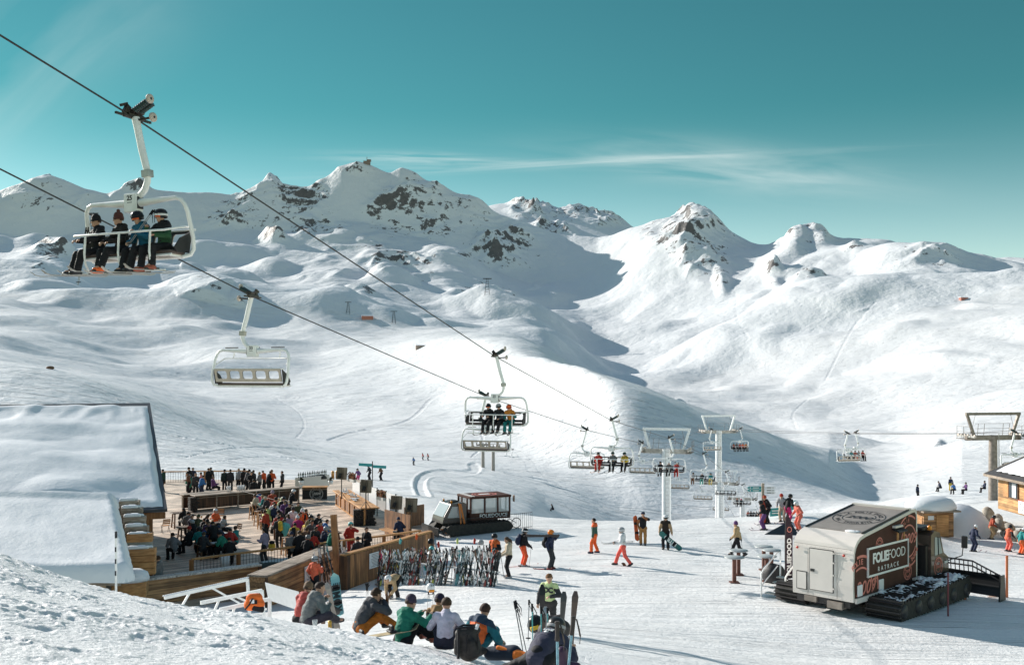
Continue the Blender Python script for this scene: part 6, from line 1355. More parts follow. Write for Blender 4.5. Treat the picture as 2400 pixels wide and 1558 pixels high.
mb = MB(); mb.use(DK); mb.box((3.30,-.16,2.92), (.7,.30,.05), rot=(.35,0,0)); mb.use(WDL); mb.box((3.05,-.2,2.72), (.05,.06,.36)); mb.box((3.55,-.2,2.72), (.05,.06,.36)); mb.use(CHAMP); mb.box((3.25,-.10,3.05), (.6,.14,.08)); mb.build('side_lamp', None, tr)
# rear wall: door, hatch, lamps
mb = MB(); mb.use(DK); 
def rearbox(y0, y1, z0, z1, m, o, th=.02): mb.use(m); mb.box((-.03-o,(y0+y1)/2,(z0+z1)/2), (th,y1-y0,z1-z0))
rearbox(.76,1.74,.84,2.40,DK,.0); rearbox(.785,1.715,.865,2.375,CHAMP,.012); mb.use(DK); mb.box((-.06,1.6,1.58), (.03,.16,.1)); 
for z in (1.0,1.5,1.95,2.3): mb.use(CHAMP); mb.box((-.055,.77,z), (.03,.1,.05))
mb.build('rear_door', None, tr)
mb = MB(); mb.use(mat('seam_line', (.25,.22,.19), .6))  # thin darker strips drawn along the panel seams
for y in (.62,1.80): mb.box((-.034,y,1.5), (.006,.012,1.7))
mb.box((-.036,Wy/2,2.52), (.008,Wy-.1,.012)); mb.use(GREY_STEEL)
for y in np.linspace(.08,Wy-.08,14):
    for z in (.70,2.46): mb.lathe([(.001,0),(.014,.004),(.001,.008)], 6, (-.036,y,z), Matrix.Rotation(R(-90),3,'Y'))
mb.build('seams_and_rivets', None, tr)
mb = MB(); rearbox(1.84,2.28,.80,1.48,DK,0); rearbox(1.87,2.25,.83,1.45,CHAMP,.012); mb.build('rear_hatch', None, tr)
for y in (.35,2.25): mb = MB(); mb.use(mat('red_lens', (.45,.03,.015), .3)); mb.lathe([(.001,0),(.055,.01),(.05,.03),(.001,.035)], 10, (-.02,y,2.28 if y < 1 else 2.35), Matrix.Rotation(R(-90),3,'Y')); mb.build('tail_light', None, tr)
mb = MB(); mb.use(STEEL_D); mb.box((.6,Wy/2,.48), (1.1,Wy-.3,.22)); mb.box((3.0,Wy/2,.45), (4.4,1.1,.4)); mb.use(RUSTY); mb.box((.1,.7,.42), (.35,.6,.25)); mb.box((.05,1.7,.5), (.2,.5,.2)); mb.build('chassis', None, tr)
# cab
mb = MB(); mb.use(mat('cab_paint', (.085,.062,.052), .35, coat=.4)); mb.poly([(5.45,.25,.75),(5.45,.25,2.45),(5.75,.25,2.62),(6.25,.25,2.50),(6.62,.25,1.65),(7.05,.25,1.42),(7.1,.25,.8)], (0,1.9,0)); cab = mb.build('cab', None, tr)
GLASS_W = mat('cab_glass', (.45,.50,.52), .08, spec=.8)
mb = MB(); mb.use(GLASS_W); mb.poly([(5.78,.235,1.62),(5.78,.235,2.36),(6.18,.235,2.30),(6.46,.235,1.66)], (0,.01,0)); mb.build('side_window', None, cab); mb = MB(); mb.use(DK); mb.bar((6.08,.225,1.62),(6.02,.225,2.34),.04,.02); mb.build('window_bar', None, cab)
mb = MB(); mb.use(GLASS_W); mb.hexa([Vector(q) for q in ((6.62,.4,1.70),(6.64,.4,1.70),(6.64,2.0,1.70),(6.62,2.0,1.70),(6.28,.4,2.42),(6.30,.4,2.42),(6.30,2.0,2.42),(6.28,2.0,2.42))]); mb.build('windscreen', None, cab)
mb = MB(); mb.use(DK); mb.box((5.6,1.2,2.72), (.8,1.5,.16), bev=.04); mb.box((5.3,1.3,1.4), (.2,1.9,1.3)); mb.build('air_intake', None, cab)
mb = MB(); mb.use(mat('amber_lens', (.8,.28,.02), .25)); mb.lathe([(.001,0),(.09,0),(.09,.14),(.001,.18)], 10, (5.65,.4,2.66)); mb.build('beacon', None, cab)
mb = MB(); mb.use(PINK)
for r_, w_ in ((.36,.05),(.22,.03)): ring(mb, (6.1,.244,1.15), SX, SZ, r_, w_, 30)
put_text(mb, '2009', (6.1,.244,1.15), SX, SZ, .19, shear=.3); ring_text(mb, 'LA FOLIE DOUCE', (6.1,.244,1.15), SX, SZ, .29, .09, 165, 15); mb.build('door_emblem', None, cab)
mb = MB(); mb.use(PLASTIC_W); mb.box((6.8,.235,1.25), (.3,.02,.09)); mb.build('head_lamp', None, cab)
cab.location = (.12,-.60,0); mb = MB(); mb.use(DK); mb.tube([(6.9,.2,1.3),(7.3,-.2,1.5),(7.35,-.25,2.2)], .025, 6); mb.box((7.35,-.27,2.05), (.1,.24,.5), bev=.03); mb.build('mirror', None, cab)
# tracks
def track(y0, y1, name):
    mb = MB(); mb.use(TRACK_M); w_ = y1-y0; path = []
    for k in range(9): a = math.pi/2+math.pi*k/8; path.append((1.15+.32*math.cos(a), .33+.32*math.sin(a)))
    for k in range(9): a = -math.pi/2+math.pi*k/8; path.append((6.55+.40*math.cos(a)*1.1, .42+.40*math.sin(a)))
    mb.poly([(x,y0,z) for x, z in path], (0,w_,0)); t_ = mb.build(name, None, tr)
    gm = MB(); gm.use(STEEL_D); n = 26
    for k in range(n): x = 1.0+5.7*k/(n-1); gm.box((x,(y0+y1)/2,.665+.17*(x-1)/5.7), (.05,w_+.05,.10)); gm.box((x,(y0+y1)/2,.03), (.05,w_+.02,.06))
    for k in range(7): a = math.pi/2+math.pi*(k+.5)/7; gm.box((1.15+.34*math.cos(a),(y0+y1)/2,.33+.34*math.sin(a)), (.1,w_+.04,.05), rot=(0,-a,0)); 
    gm.build('grouser_bars', None, t_)
    def tsnow(i, j):
        x, y = 1.0+5.6*i, y1-w_*j; q = n2(x*1.3, y*1.6, 41)+.7*n2(x*4.2, y*5, 42)+.4*n2(x*9, y*11, 43)
        return Vector((x, y, .665+.17*(x-1)/5.7+.13*max(-.3, q+.55*j-.25)))
    tag(snow_sheet('packed_snow', t_, tsnow, 120, 30), kind='stuff')
    for x in (1.15,2.3,3.3,4.3,5.3,6.5): w2_ = MB(); w2_.use(RUBBER_W if 0 else STEEL_D); w2_.lathe([(.001,-.06),(.25,-.06),(.25,.06),(.001,.06)], 14, (x,y0+.02,.34), Matrix.Rotation(R(90),3,'X')); w2_.build('road_wheel', None, t_)
track(-1.35,-.06,'track'); track(Wy+.05,Wy+1.3,'track')
# blade
mb = MB(); mb.use(DK); bl = []
for k in range(7): a = -.9+1.5*k/6; bl.append((7.55+.55*math.cos(a)-.55, .55+.62*math.sin(a)))
for (x0,z0),(x1,z1) in zip(bl[:-1], bl[1:]): mb.hexa([Vector(q) for q in ((x0,-2.3,z0),(x0+.06,-2.3,z0),(x0+.06,3.6,z0),(x0,3.6,z0),(x1,-2.3,z1),(x1+.06,-2.3,z1),(x1+.06,3.6,z1),(x1,3.6,z1))])
mb.hexa([Vector(q) for q in ((7.2,-2.36,-.1),(7.8,-2.36,-.1),(7.8,-2.3,-.1),(7.2,-2.3,-.1),(7.3,-2.36,.9),(7.7,-2.36,.9),(7.7,-2.3,.9),(7.3,-2.3,.9))]); blade = mb.build('blade', None, tr)
mb = MB(); mb.use(DK); top = lambda y: 1.05 if y > -1.2 else 1.05-.45*(-1.2-y)/1.1
for k in range(34): y = -2.25+5.8*k/33; mb.bar((7.5,y,.9), (7.45,y,top(y)+.28), .03, .03)
ys = [-2.3,-1.2,3.6]
for o_ in (.28,.08): mb.tube([(7.45,-2.3,top(-2.3)+o_),(7.45,-1.2,top(-1.2)+o_),(7.45,3.6,top(3)+o_)], .035, 6)
mb.build('blade_grille', None, blade); mb = MB(); mb.use(STEEL_D); mb.box((7.1,1.2,.6), (.9,.8,.35)); mb.bar((6.9,-.6,.7),(7.5,-.6,.5),.18,.2); mb.build('blade_arm', None, tr)
# steps, flag, barrier around the truck
st2 = thing('entry_steps', 'aluminium steps with tubular handrails at the rear of the food truck', 'steps', G(1822,1402), TRZ); mb = MB(); mb.use(GREY_STEEL)
for k in range(4): mb.box((.28*k,.0,.16+.17*k), (.28,1.0,.04))
mb.build('treads', None, st2)
for s in (-.55,.55): mb = MB(); mb.use(WHITE_PAINT); mb.tube([(-.3,s,0),(-.3,s,.95),(-.15,s,1.08),(.8,s,1.62),(1.1,s,1.68),(1.1,s,.6)], .032, 8); mb.tube([(-.3,s,.45),(.9,s,1.1)], .025, 6); mb.build('handrail', None, st2)
fg = thing('feather_flag', 'dark upright banner flag lettered FOLIEFOOD beside the food truck', 'flag', G(1855,1405)+Vector((-.2,.2,0)), R(20)); mb = MB(); mb.use(STEEL_D); mb.tube([(0,0,0),(0,0,2.2),(.03,0,3.2),(.12,0,3.45)], .018, 6); mb.build('pole', None, fg)
mb = MB(); mb.use(cloth((.035,.02,.03))); mb.poly([(.0,0,.35),(.36,0,.35),(.36,0,2.6),(.28,0,3.1),(.12,0,3.4),(.03,0,3.2),(0,0,2.2)], (0,.012,0)); fb = mb.build('banner', None, fg); mb = MB(); mb.use(WHT); put_text(mb, 'FOLIEFOOD', (.20,-.008,1.65), (0,0,1), (-1,0,0), .28, bold=.01); mb.use(PINK); ring(mb, (.2,-.008,2.75), (1,0,0), (0,0,1), .1, .03, 20); mb.build('lettering', None, fb)
def bar_table(u, v, D, label):
    p = G(u, v); t = thing('bar_table', label, 'bar table', p, 0, 'round standing tables by the food truck'); mb = MB(); mb.use(mat('zinc_top', (.40,.42,.42), .45, .3)); mb.lathe([(.001,1.10),(.43,1.10),(.44,1.12),(.43,1.14),(.001,1.14)], 20); mb.build('tabletop', None, t); mb = MB(); mb.use(mat('rust_steel', (.13,.05,.035), .7, var=.3)); mb.box((0,0,.55), (.15,.15,1.1)); mb.box((0,0,.03), (.4,.4,.05)); mb.build('leg', None, t)
for a in ((1721,1366,0,'round standing table, front left of the five'),(1731,1348,0,'round standing table just behind the front left one'),(1790,1336,0,'round standing table, left of the pair near the steps'),(1808,1347,0,'round standing table, farther right near the steps'),(1797,1363,0,'round standing table closest to the steps')): bar_table(*a)
t = thing('barrel', 'black round barrel lying by the entry steps', 'barrel', G(1812,1366)+Vector((0,0,.42)), .5); mb = MB(); mb.use(BLACK_PAD); mb.lathe([(.001,-.35),(.38,-.35),(.44,0),(.38,.35),(.001,.35)], 16, (0,0,0), Matrix.Rotation(R(80),3,'X')); mb.build('cask', None, t)
ORNG = mat('orange_marker', (.75,.20,.08), .6); NETM = mat('orange_net', (.45,.22,.12), .8)
for i, (u, v, l, hh) in enumerate(((1990,1422,'orange marker stake with tag at the near corner of food truck',.9),(2083,1428,'short orange stake in front of the track, left',.35),(2160,1422,'short orange stake in front of the track, right',.35),(2222,1445,'thin red pole standing in the shade before the track',1.6),(2262,1405,'orange stake by the front of the track',.5),(2341,1398,'orange ribboned pole left of the net end',.9),(2360,1400,'tall faded red pole at the right end of the blade',1.7))):
    t = thing('marker_stake', l, 'marker stake', G(u, v), 0, 'marker stakes round the food truck'); mb = MB(); mb.use(ORNG if i != 3 else mat('dark_red', (.20,.05,.06), .7)); mb.box((0,0,hh/2), (.05 if i in (3,0) else .09,.04,hh)); 
    if i == 0: mb.lathe([(.02,.55),(.18,.9),(.001,.92)], 8)
    mb.build('stake', None, t)
def net(pts, h_, label, m=NETM, n=14):
    t = thing('safety_net', label, 'safety net', pts[0]); o = Vector(pts[0]); mb = MB(); mb.use(m)
    for a, b in zip(pts[:-1], pts[1:]):
        a, b = Vector(a)-o, Vector(b)-o
        for i in range(n+1): q0, q1 = a.lerp(b, i/n), a.lerp(b, (i+1.6)/n); mb.tube([q0, q1+Vector((0,0,h_))], .008, 3); mb.tube([q1, q0+Vector((0,0,h_))], .008, 3)
        for z in (0,h_): mb.tube([a+Vector((0,0,z)), b+Vector((0,0,z))], .012, 4)
    mb.build('mesh', None, t)
net([G(1998,1420)+Vector((0,0,.05)), G(2075,1432)+Vector((0,0,.05))], .75, 'string net under the near corner of the food truck', mat('pale_net', (.4,.36,.3), .8)); net([G(2315,1400), G(2350,1398)], .8, 'orange net at the end of the blade')
# ---- snow groomer behind the ski rack
gp = G(1085,1257); sg = thing('snow_groomer', 'dark brown snow groomer with glazed passenger cabin lettered FOLIEDOUCE', 'snow groomer', gp+Vector((.2,1.6,0)), R(27))
mb = MB(); mb.use(BROWN_P); mb.box((1.15,0,1.05), (2.75,1.9,.42)); mb.box((1.15,0,2.22), (2.85,2.0,.14), bev=.02)
for x in (-.2,.75,1.65,2.48): mb.box((x,-.93,1.70), (.10,.08,.98)); mb.box((x,.93,1.70), (.10,.08,.98))
for y in (-.4,.4): mb.box((-.2,y,1.70), (.08,.08,.98)); mb.box((2.48,y,1.70), (.08,.08,.98))
pc = mb.build('passenger_cabin', None, sg)
GL = bpy.data.materials.new('cabin_glass'); GL.use_nodes = True; b_ = GL.node_tree.nodes['Principled BSDF']; b_.inputs['Base Color'].default_value = (.75,.78,.78,1); b_.inputs['Roughness'].default_value = .08; b_.inputs['Alpha'].default_value = .38
for x0, x1 in ((-.15,.70),(.80,1.60),(1.70,2.43)):
    for y in (-.93,.93): mb = MB(); mb.use(GL); mb.box(((x0+x1)/2,y,1.70), (x1-x0,.015,.90)); mb.build('window', None, pc)
mb = MB(); mb.use(PINK); O_ = Vector((1.15,0,2.292))
for r_, w_ in ((.78,.09),(.60,.05),(.4,.04)): ring(mb, O_, (1,0,0), (0,1,0), r_, w_, 40, sy=.85)
ring_text(mb, 'LA FOLIE DOUCE VAL THORENS', O_, (1,0,0), (0,1,0), .69, .13, 200, -150); mb.use(WHT); mb.box(O_+Vector((0,0,.004)), (.7,.30,.006)); mb.build('roof_emblem', None, pc)
mb = MB(); mb.use(WHT); put_text(mb, 'FOLIEDOUCE', (1.35,-.957,1.06), (1,0,0), (0,0,1), .32, bold=.004); mb.box((-.12,0,2.31), (.05,1.9,.02)); mb.box((.05,0,2.31), (.04,1.9,.02)); mb.build('lettering', None, pc)
mb = MB(); mb.use(mat('mirror_shell', (.25,.16,.12), .5)); mb.box((2.75,-.98,2.05), (.08,.2,.42), bev=.03); mb.build('mirror', None, pc)
mb = MB(); mb.use(mat('groomer_cab', (.05,.04,.036), .35, coat=.3)); mb.poly([(-.45,-.85,.75),(-.45,-.85,1.88),(-.65,-.85,1.98),(-1.5,-.85,1.90),(-1.95,-.85,1.15),(-2.05,-.85,.75)], (0,1.7,0)); cb2 = mb.build('cab', None, sg)
mb = MB(); mb.use(GL); mb.poly([(-.75,-.865,1.05),(-.75,-.865,1.75),(-1.42,-.865,1.74),(-1.72,-.865,1.08)], (0,.008,0)); mb.build('side_window', None, cb2); mb = MB(); mb.use(GLASS_W); mb.hexa([Vector(q) for q in ((-1.99,-.75,1.15),(-1.96,-.75,1.15),(-1.96,.75,1.15),(-1.99,.75,1.15),(-1.56,-.75,1.86),(-1.52,-.75,1.86),(-1.52,.75,1.86),(-1.56,.75,1.86))]); mb.build('windscreen', None, cb2)
mb = MB(); mb.use(DK); mb.box((-1.0,0,2.0), (.5,.6,.06)); mb.build('roof_hatch', None, cb2)
for y in (-.6,.6): mb = MB(); mb.use(mat('amber_lens', (.8,.28,.02), .25)); mb.lathe([(.001,0),(.06,0),(.06,.14),(.001,.17)], 8, (-1.35,y,1.93)); mb.build('beacon', None, cb2)
for s in (-1,1):
    mb = MB(); mb.use(TRACK_M); pth = [(-1.7,.05),(2.2,.05),(2.55,.35),(2.3,.68),(-1.8,.68),(-2.1,.35)]; mb.poly([(x,s*.95-.42 if s < 0 else .53,z) for x, z in pth], (0,.84,0)); t_ = mb.build('track', None, sg); mb = MB(); mb.use(STEEL_D)
    for k in range(16): mb.box((-1.7+.26*k,s*.95,.70), (.05,.88,.06))
    mb.build('grouser_bars', None, t_)
mb = MB(); mb.use(mat('orange_arm', (.55,.17,.03), .5)); mb.bar((-.9,-.95,1.9), (-.62,-1.15,.3), .1, .1); mb.bar((-1.0,-.95,1.95), (-.9,-1.15,.2), .07, .07); mb.bar((-2.0,-1.2,.25), (-.4,-1.2,.2), .08, .08); mb.bar((-2.2,-.9,.45), (-1.0,-1.1,.25), .06, .06); mb.build('crane_arm', None, sg)
mb = MB(); mb.use(DK); mb.bar((-2.5,-1.3,.3), (-2.5,1.3,.3), .1, .5); mb.build('blade', None, sg)
fe = thing('crowd_barrier', 'thin iron barrier fence behind the groomer, right of the rack', 'barrier', G(1040,1262)); o = Vector(fe.location); mb = MB(); mb.use(STEEL_D); a, b = Vector((0,0,0)), G(1247,1238)-o
for i in range(46): q = a.lerp(b, i/45); mb.bar(q, q+Vector((0,0,1.05 if i % 15 else 1.12)), .018 if i % 15 else .04, .018)
for z in (.12,1.02): mb.bar(a+Vector((0,0,z)), b+Vector((0,0,z)), .025, .025)
mb.build('bars', None, fe); bk = thing('folded_bike', 'bicycle like frame with a round wheel leaning on the barrier', 'bicycle', G(1190,1245)+Vector((0,.3,0)), .4); 
for i in range(2): mb = MB(); mb.use(DK); mb.lathe([(.30,-.02),(.33,0),(.30,.02),(.28,0),(.30,-.02)], 20, (.55*i*1.6-.3,0,.36+.1*i), Matrix.Rotation(R(90),3,'X')); mb.build('wheel', None, bk)
mb = MB(); mb.use(DK); mb.tube([(-.3,0,.36),(.1,0,.75),(.58,0,.46),(.2,0,.3),(-.3,0,.36)], .025, 6); mb.tube([(.1,0,.75),(.0,0,.95)], .02, 5); mb.build('frame', None, bk)
# ---- wooden hut and chalet at the right
hp_ = G(2200,1256,60,110); hu = thing('shed', 'small timber shed under a thick snow dome behind the food truck', 'shed', hp_, R(8)); sc_ = hp_.y*1.0/77
mb = MB(); mb.use(WDB); mb.box((0,.9,.85), (2.5*sc_,1.8,1.9)); mb.build('wall', None, hu); mb = MB(); mb.use(WDL); mb.box((.28,-.03,.78), (.95,.06,1.55)); mb.build('door', None, hu); mb = MB(); mb.use(PLASTIC_W); mb.box((-.62,-.02,1.35), (.45,.04,.3)); mb.build('small_sign', None, hu)
mb = MB(); mb.use(WDL); mb.box((-1.26*sc_,.9,.9), (.05,1.5,1.0)); mb.build('side_shutter', None, hu)
mb = MB(); mb.use(WDG); mb.box((0,.8,1.84), (3.1*sc_,2.6,.12)); mb.build('eaves', None, hu); mb = MB(); mb.use(SNOWCAP); mb.lathe([(1.62,.0),(1.70,.1),(1.66,.35),(1.45,.68),(.95,.92),(.001,1.0)], 24, (-.1,.9,1.9), Matrix.Diagonal((1.12,.9,.95))); mb.build('snow_dome', None, hu)
mb = MB(); mb.use(SNOWCAP); mb.lathe([(2.6,-.6),(2.4,.5),(1.8,1.3),(.9,1.8),(.001,1.95)], 24, (2.9,3.4,0), Matrix.Diagonal((1.0,.8,1))); bnk = mb.build('snow_bank', None, None, hp_); tag(bnk, kind='structure')
chx = Vector((39.3,80.5,-11.05)); cl_ = thing('chalet', 'timber chalet with snow patched dark roof at the right edge', 'chalet', chx, 0)
mb = MB(); mb.use(wood('chalet_logs', (.38,.19,.07), (.62,.36,.15), 'Y', .6, plank=(2,.24))); mb.box((3.5,-9,1.35), (7,18,2.75)); mb.build('wall', None, cl_)
mb = MB(); mb.use(WDD)
def win(y, z0, z1, w_):
    f = MB(); f.use(WD); f.box((-.03,y,(z0+z1)/2), (.10,w_+.16,z1-z0+.16)); fr_ = f.build('window', None, cl_); p_ = MB(); p_.use(mat('window_dark', (.05,.06,.07), .15)); p_.box((-.09,y,(z0+z1)/2), (.02,w_,z1-z0)); p_.build('pane', None, fr_); c_ = MB(); c_.use(PLASTIC_W); c_.box((-.105,y-.15,(z0+z1)/2), (.015,w_*.45,z1-z0-.1)); c_.build('curtain', None, fr_)
win(-2.6,1.15,2.35,1.3); win(-6.6,1.05,2.35,1.4)
for y in (-1.4,-4.6): mb = MB(); mb.use(WDL); mb.box((-.06,y,1.75), (.06,.8,1.3)); mb.build('shutter', None, cl_)
ps = thing('poster_board', 'white notice with red border hung on the chalet wall', 'poster', chx+Vector((-.12,-4.6,.62)), 0); mb = MB(); mb.use(PLASTIC_W); mb.box((0,0,0), (.05,2.2,1.0)); mb.build('sheet', None, ps); mb = MB(); mb.use(mat('red_print', (.5,.07,.05), .6)); mb.box((-.03,0,.49), (.02,2.3,.06)); mb.box((-.03,-1.13,0), (.02,.06,1.0)); mb.use(mat('grey_print', (.22,.22,.23), .7)); ring(mb, (-.03,.6,0), (0,-1,0), (0,0,1), .28, .05, 20)
for k in range(4): mb.box((-.03,-.35,.25-.16*k), (.01,.9,.05))
mb.build('print', None, ps)
mb = MB(); mb.use(mat('slate_roof', (.05,.048,.05), .7, bump=.5, bscale=8, var=.3)); S1 = [Vector(q) for q in ((-.75,.8,2.7),(-.75,-19,2.7),(3.6,-19,4.55),(3.6,.8,4.55))]; S2 = [Vector(q) for q in ((8.5,1.2,2.55),(8.5,-19,2.55),(3.6,-19,4.55),(3.6,.8,4.55))]
for S_ in (S1,S2): mb.hexa([q-Vector((0,0,.14)) for q in S_]+S_)
ro = mb.build('roof', None, cl_); mb = MB(); mb.use(WDG); mb.bar((-.79,.8,2.62), (-.79,-19,2.62), .06, .2); mb.bar((-.75,.84,2.62), (3.6,.84,4.47), .06, .2); mb.build('fascia', None, cl_)
def roof_pt(i, j, z): x_ = -.7+4.25*j; return Vector((x_, .6-19*i, 2.7+1.85*(x_+.75)/4.35+z))
def rsnow(i, j):
    p = roof_pt(.04+i*.96, .17+.83*j, 0); e = min(1,i/.02)*min(1,j/.03)*min(1,(1-j)/.02); return p+Vector((-.5*abs(math.sin(i*60))*(j < .02)-.25*n2(i*30,2,3)*(j<.3),0,.02+.30*e))
snow_sheet('roof_snow', ro, rsnow, 80, 24)
rs = random.Random(9); bw = thing('stone_bank', 'bank of pale boulders below the chalet', 'stone wall', chx+Vector((-.6,-1,-1.5)))
mb = MB(); mb.use(mat('pale_boulder', (.36,.32,.27), .9, bump=1, bscale=5, var=.35, vscale=3))
for k in range(70): mb.ball((rs.uniform(-2.6,.6), rs.uniform(-12,3), rs.uniform(-1.0,1.2)), rs.uniform(.3,.55), 6, (1,1.2,.75), Euler((rs.random(),rs.random(),rs.random())).to_matrix())
mb.build('boulders', None, bw)
# ---- signs
sp0 = G(1788,1228); sgn = thing('direction_sign', 'piste signpost with teal and white arrow boards, red padded base', 'signpost', sp0, 0); k_ = sp0.y/F
mb = MB(); mb.use(WDG); mb.tube([(0,0,0),(0,0,95*k_)], .10, 8); mb.build('post', None, sgn); mb = MB(); mb.use(mat('red_pad', (.45,.06,.03), .6)); mb.lathe([(.001,0),(.20,0),(.20,1.2),(.14,1.35),(.001,1.4)], 12, (0,0,.1)); mb.build('padding', None, sgn)
TEALP = mat('teal_sign', (.03,.28,.29), .5)
for z, m_, s in ((85,TEALP,-1),(78.5,TEALP,-1),(85,PLASTIC_W,1),(79,PLASTIC_W,1),(73,PLASTIC_W,1)):
    mb = MB(); mb.use(m_); w_ = (29 if s < 0 else 20)*k_; h_ = (6 if s < 0 else 5.2)*k_; x0 = s*.12; z0 = z*k_; mb.poly([(x0,-.12,z0-h_/2),(x0+s*w_,-.12,z0-h_/2),(x0+s*(w_+.15),-.12,z0),(x0+s*w_,-.12,z0+h_/2),(x0,-.12,z0+h_/2)], (0,.03,0)); ab = mb.build('arrow_board', None, sgn); mb = MB(); mb.use(WHT if s < 0 else mat('grey_print', (.22,.22,.23), .7)); mb.box((x0+s*w_*.45,-.135,z0), (w_*.5,.008,h_*.3)); mb.poly([(x0+s*w_*.98,-.137,z0),(x0+s*w_*.86,-.137,z0+h_*.3),(x0+s*w_*.86,-.137,z0-h_*.3)], (0,.006,0)); mb.build('lettering', None, ab)
bn = thing('banner', 'teal advertising banner strung low behind the skiers at the snow edge', 'banner', G(1805,1216), R(14)); mb = MB(); mb.use(TEALP); mb.poly([(0,0,.15),(.9,0,.2),(2.0,.2,.62),(2.0,.2,1.15),(.9,0,.72),(0,0,.68)], (0,.02,0)); bb = mb.build('cloth', None, bn); mb = MB(); mb.use(WHT)
for k in range(3): star(mb, (1.1+.3*k,-.02+.05*k,.62+.13*k), (1,0,0), (0,0,1), .11)
for z in (.52,.36): mb.box((.45,-.012,z), (.65,.006,.07))
mb.build('print', None, bb)
sl = thing('sunshade', 'dark flat awning panel left of the food truck', 'awning', G(1850,1262), R(20)); mb = MB(); mb.use(mat('slate_cloth', (.03,.04,.05), .7)); mb.poly([(-1.5,.3,.25),(.4,-.4,.2),(.5,.6,.9)], (0,.03,.02)); mb.build('panel', None, sl)
t2 = G(873,1150,80,240); s2 = thing('piste_sign', 'small teal signpost on the piste behind the screens', 'signpost', t2, 0); mb = MB(); mb.use(STEEL_D); mb.tube([(0,0,0),(0,0,2.9)], .05, 6); mb.build('post', None, s2)
for sx, z in ((-1,2.55),(1,2.35)): mb = MB(); mb.use(TEALP); mb.box((sx*.7,0,z), (1.3,.05,.28), rot=(0,.06,0)); mb.build('board', None, s2)
# ---------------------------------------------------------------- people on the snow
def at(u, v, dmin=28, dmax=120): p = G(u, v, dmin, dmax); return p
SG = 'skiers on the snow'
def snowman(lab, u, v, rz, pose, dmin=28, dmax=260, lod=1, skis=None, poles=False, pack=None, **kw):
    if lod: kw.setdefault('jr', 1.12); kw.setdefault('scale', 1.05)
    t = person(lab, pose, at(u, v, dmin, dmax), R(rz), lod=lod, group=kw.pop('group', SG), **kw)
    if skis: add_skis(t, skis)
    if poles: add_poles(t, back=kw.get('back', 8))
    if pack: backpack(t, pack)
    return t
HELD = dict(STAND2, hl=(-.30,.20,1.0), hr=(.26,.22,1.0))
snowman('skier in black jacket and orange trousers with backpack, standing with poles', 1225,1328,-70, dict(SKI, pz=.92, lean=4, hy=10), jacket='black', trousers=(.75,.10,.03), head=('helmet','black'), goggles=('charcoal','white'), gloves='black', pack='navy', poles=True, boots='lightgrey', skis=(.4,.1,.08))
C1 = snowman('skier in navy with orange helmet and backpack carrying skis on a shoulder', 1290,1334,-100, dict(STAND2, hl=(-.24,.30,1.48), hr=(.34,-.05,.95), el=(-1,0,-.6), hy=0), jacket='navy', sleeve='navy', trousers='charcoal', head=('helmet',(.80,.22,.03)), gloves='black', pack='black', boots=(.20,.03,.03), skis=(.3,.05,.05))
for i in range(2):
    s_ = ski_mesh(1.6, .10, cloth((.06,.05,.05),'b'), 'ski', None); s_.location = C1.location+Vector((-.35,-.12,1.58+.05*i)); s_.rotation_euler = (R(-8), R(80), R(72)); tag(s_, ['dark ski carried on the shoulder of the orange helmet skier, upper','dark ski carried on the shoulder of the orange helmet skier, lower'][i], 'ski', 'skis being carried')
snowman('man in orange and green jacket and orange trousers walking alone', 1394,1297,80, dict(STAND, fl=(-.12,.16,.09), fr=(.11,-.14,.09), hl=(-.25,.10,.80), hr=(.27,.02,.78)), jacket=(.03,.09,.07), yoke='orange', sleeve=(.05,.09,.07), trousers=(.80,.13,.03), head=('short_hair',BK), boots='navy', hood=True)
E_ = snowman('woman in white jacket and coral trousers striding with skis in her arms', 1460,1325,85, dict(WALK, hl=(-.20,.34,1.05), hr=(.20,.36,1.05), fl=(-.10,-.34,.12), fr=(.10,.34,.09)), jacket='white', trousers=(.78,.12,.09), head=('helmet','lightgrey'), goggles=('lightgrey','white'), boots='charcoal')
E_h = E_.children; lh = addm('hair', head_part('long_hair', 1), [cloth((.16,.08,.04))], E_); lh.matrix_local = [c for c in E_h if c.name.startswith('helmet')][0].matrix_local.copy()
for i in range(2):
    s_ = ski_mesh(1.55, .10, cloth((.50,.48,.45),'b'), 'ski', None); s_.location = E_.location+Vector((-.25,-.25,1.10+.05*i)); s_.rotation_euler = (R(-6), R(20), R(78)); tag(s_, ['pale ski held across the arms of the white jacketed woman, upper','pale ski held across the arms of the white jacketed woman, lower'][i], 'ski', 'skis being carried')
F_ = snowman('snowboarder in black vest and tan trousers with orange board pack', 1507,1277,170, dict(DRINK, hl=(-.06,.20,1.50)), jacket='black', sleeve=(.30,.12,.05), trousers=(.36,.18,.06), head=('cap','navy'), boots='black', pack=(.75,.16,.04))
G_ = snowman('person in long brown black vest with a green snowboard in hand', 1560,1288,165, dict(STAND2, hl=(-.34,.12,.85), hr=(.30,.10,.9)), jacket=(.03,.018,.014), sleeve=(.45,.29,.17), trousers='black', head=('helmet','white'), goggles=('charcoal','black'), boots='black', pack=(.70,.28,.03), hem=.18)
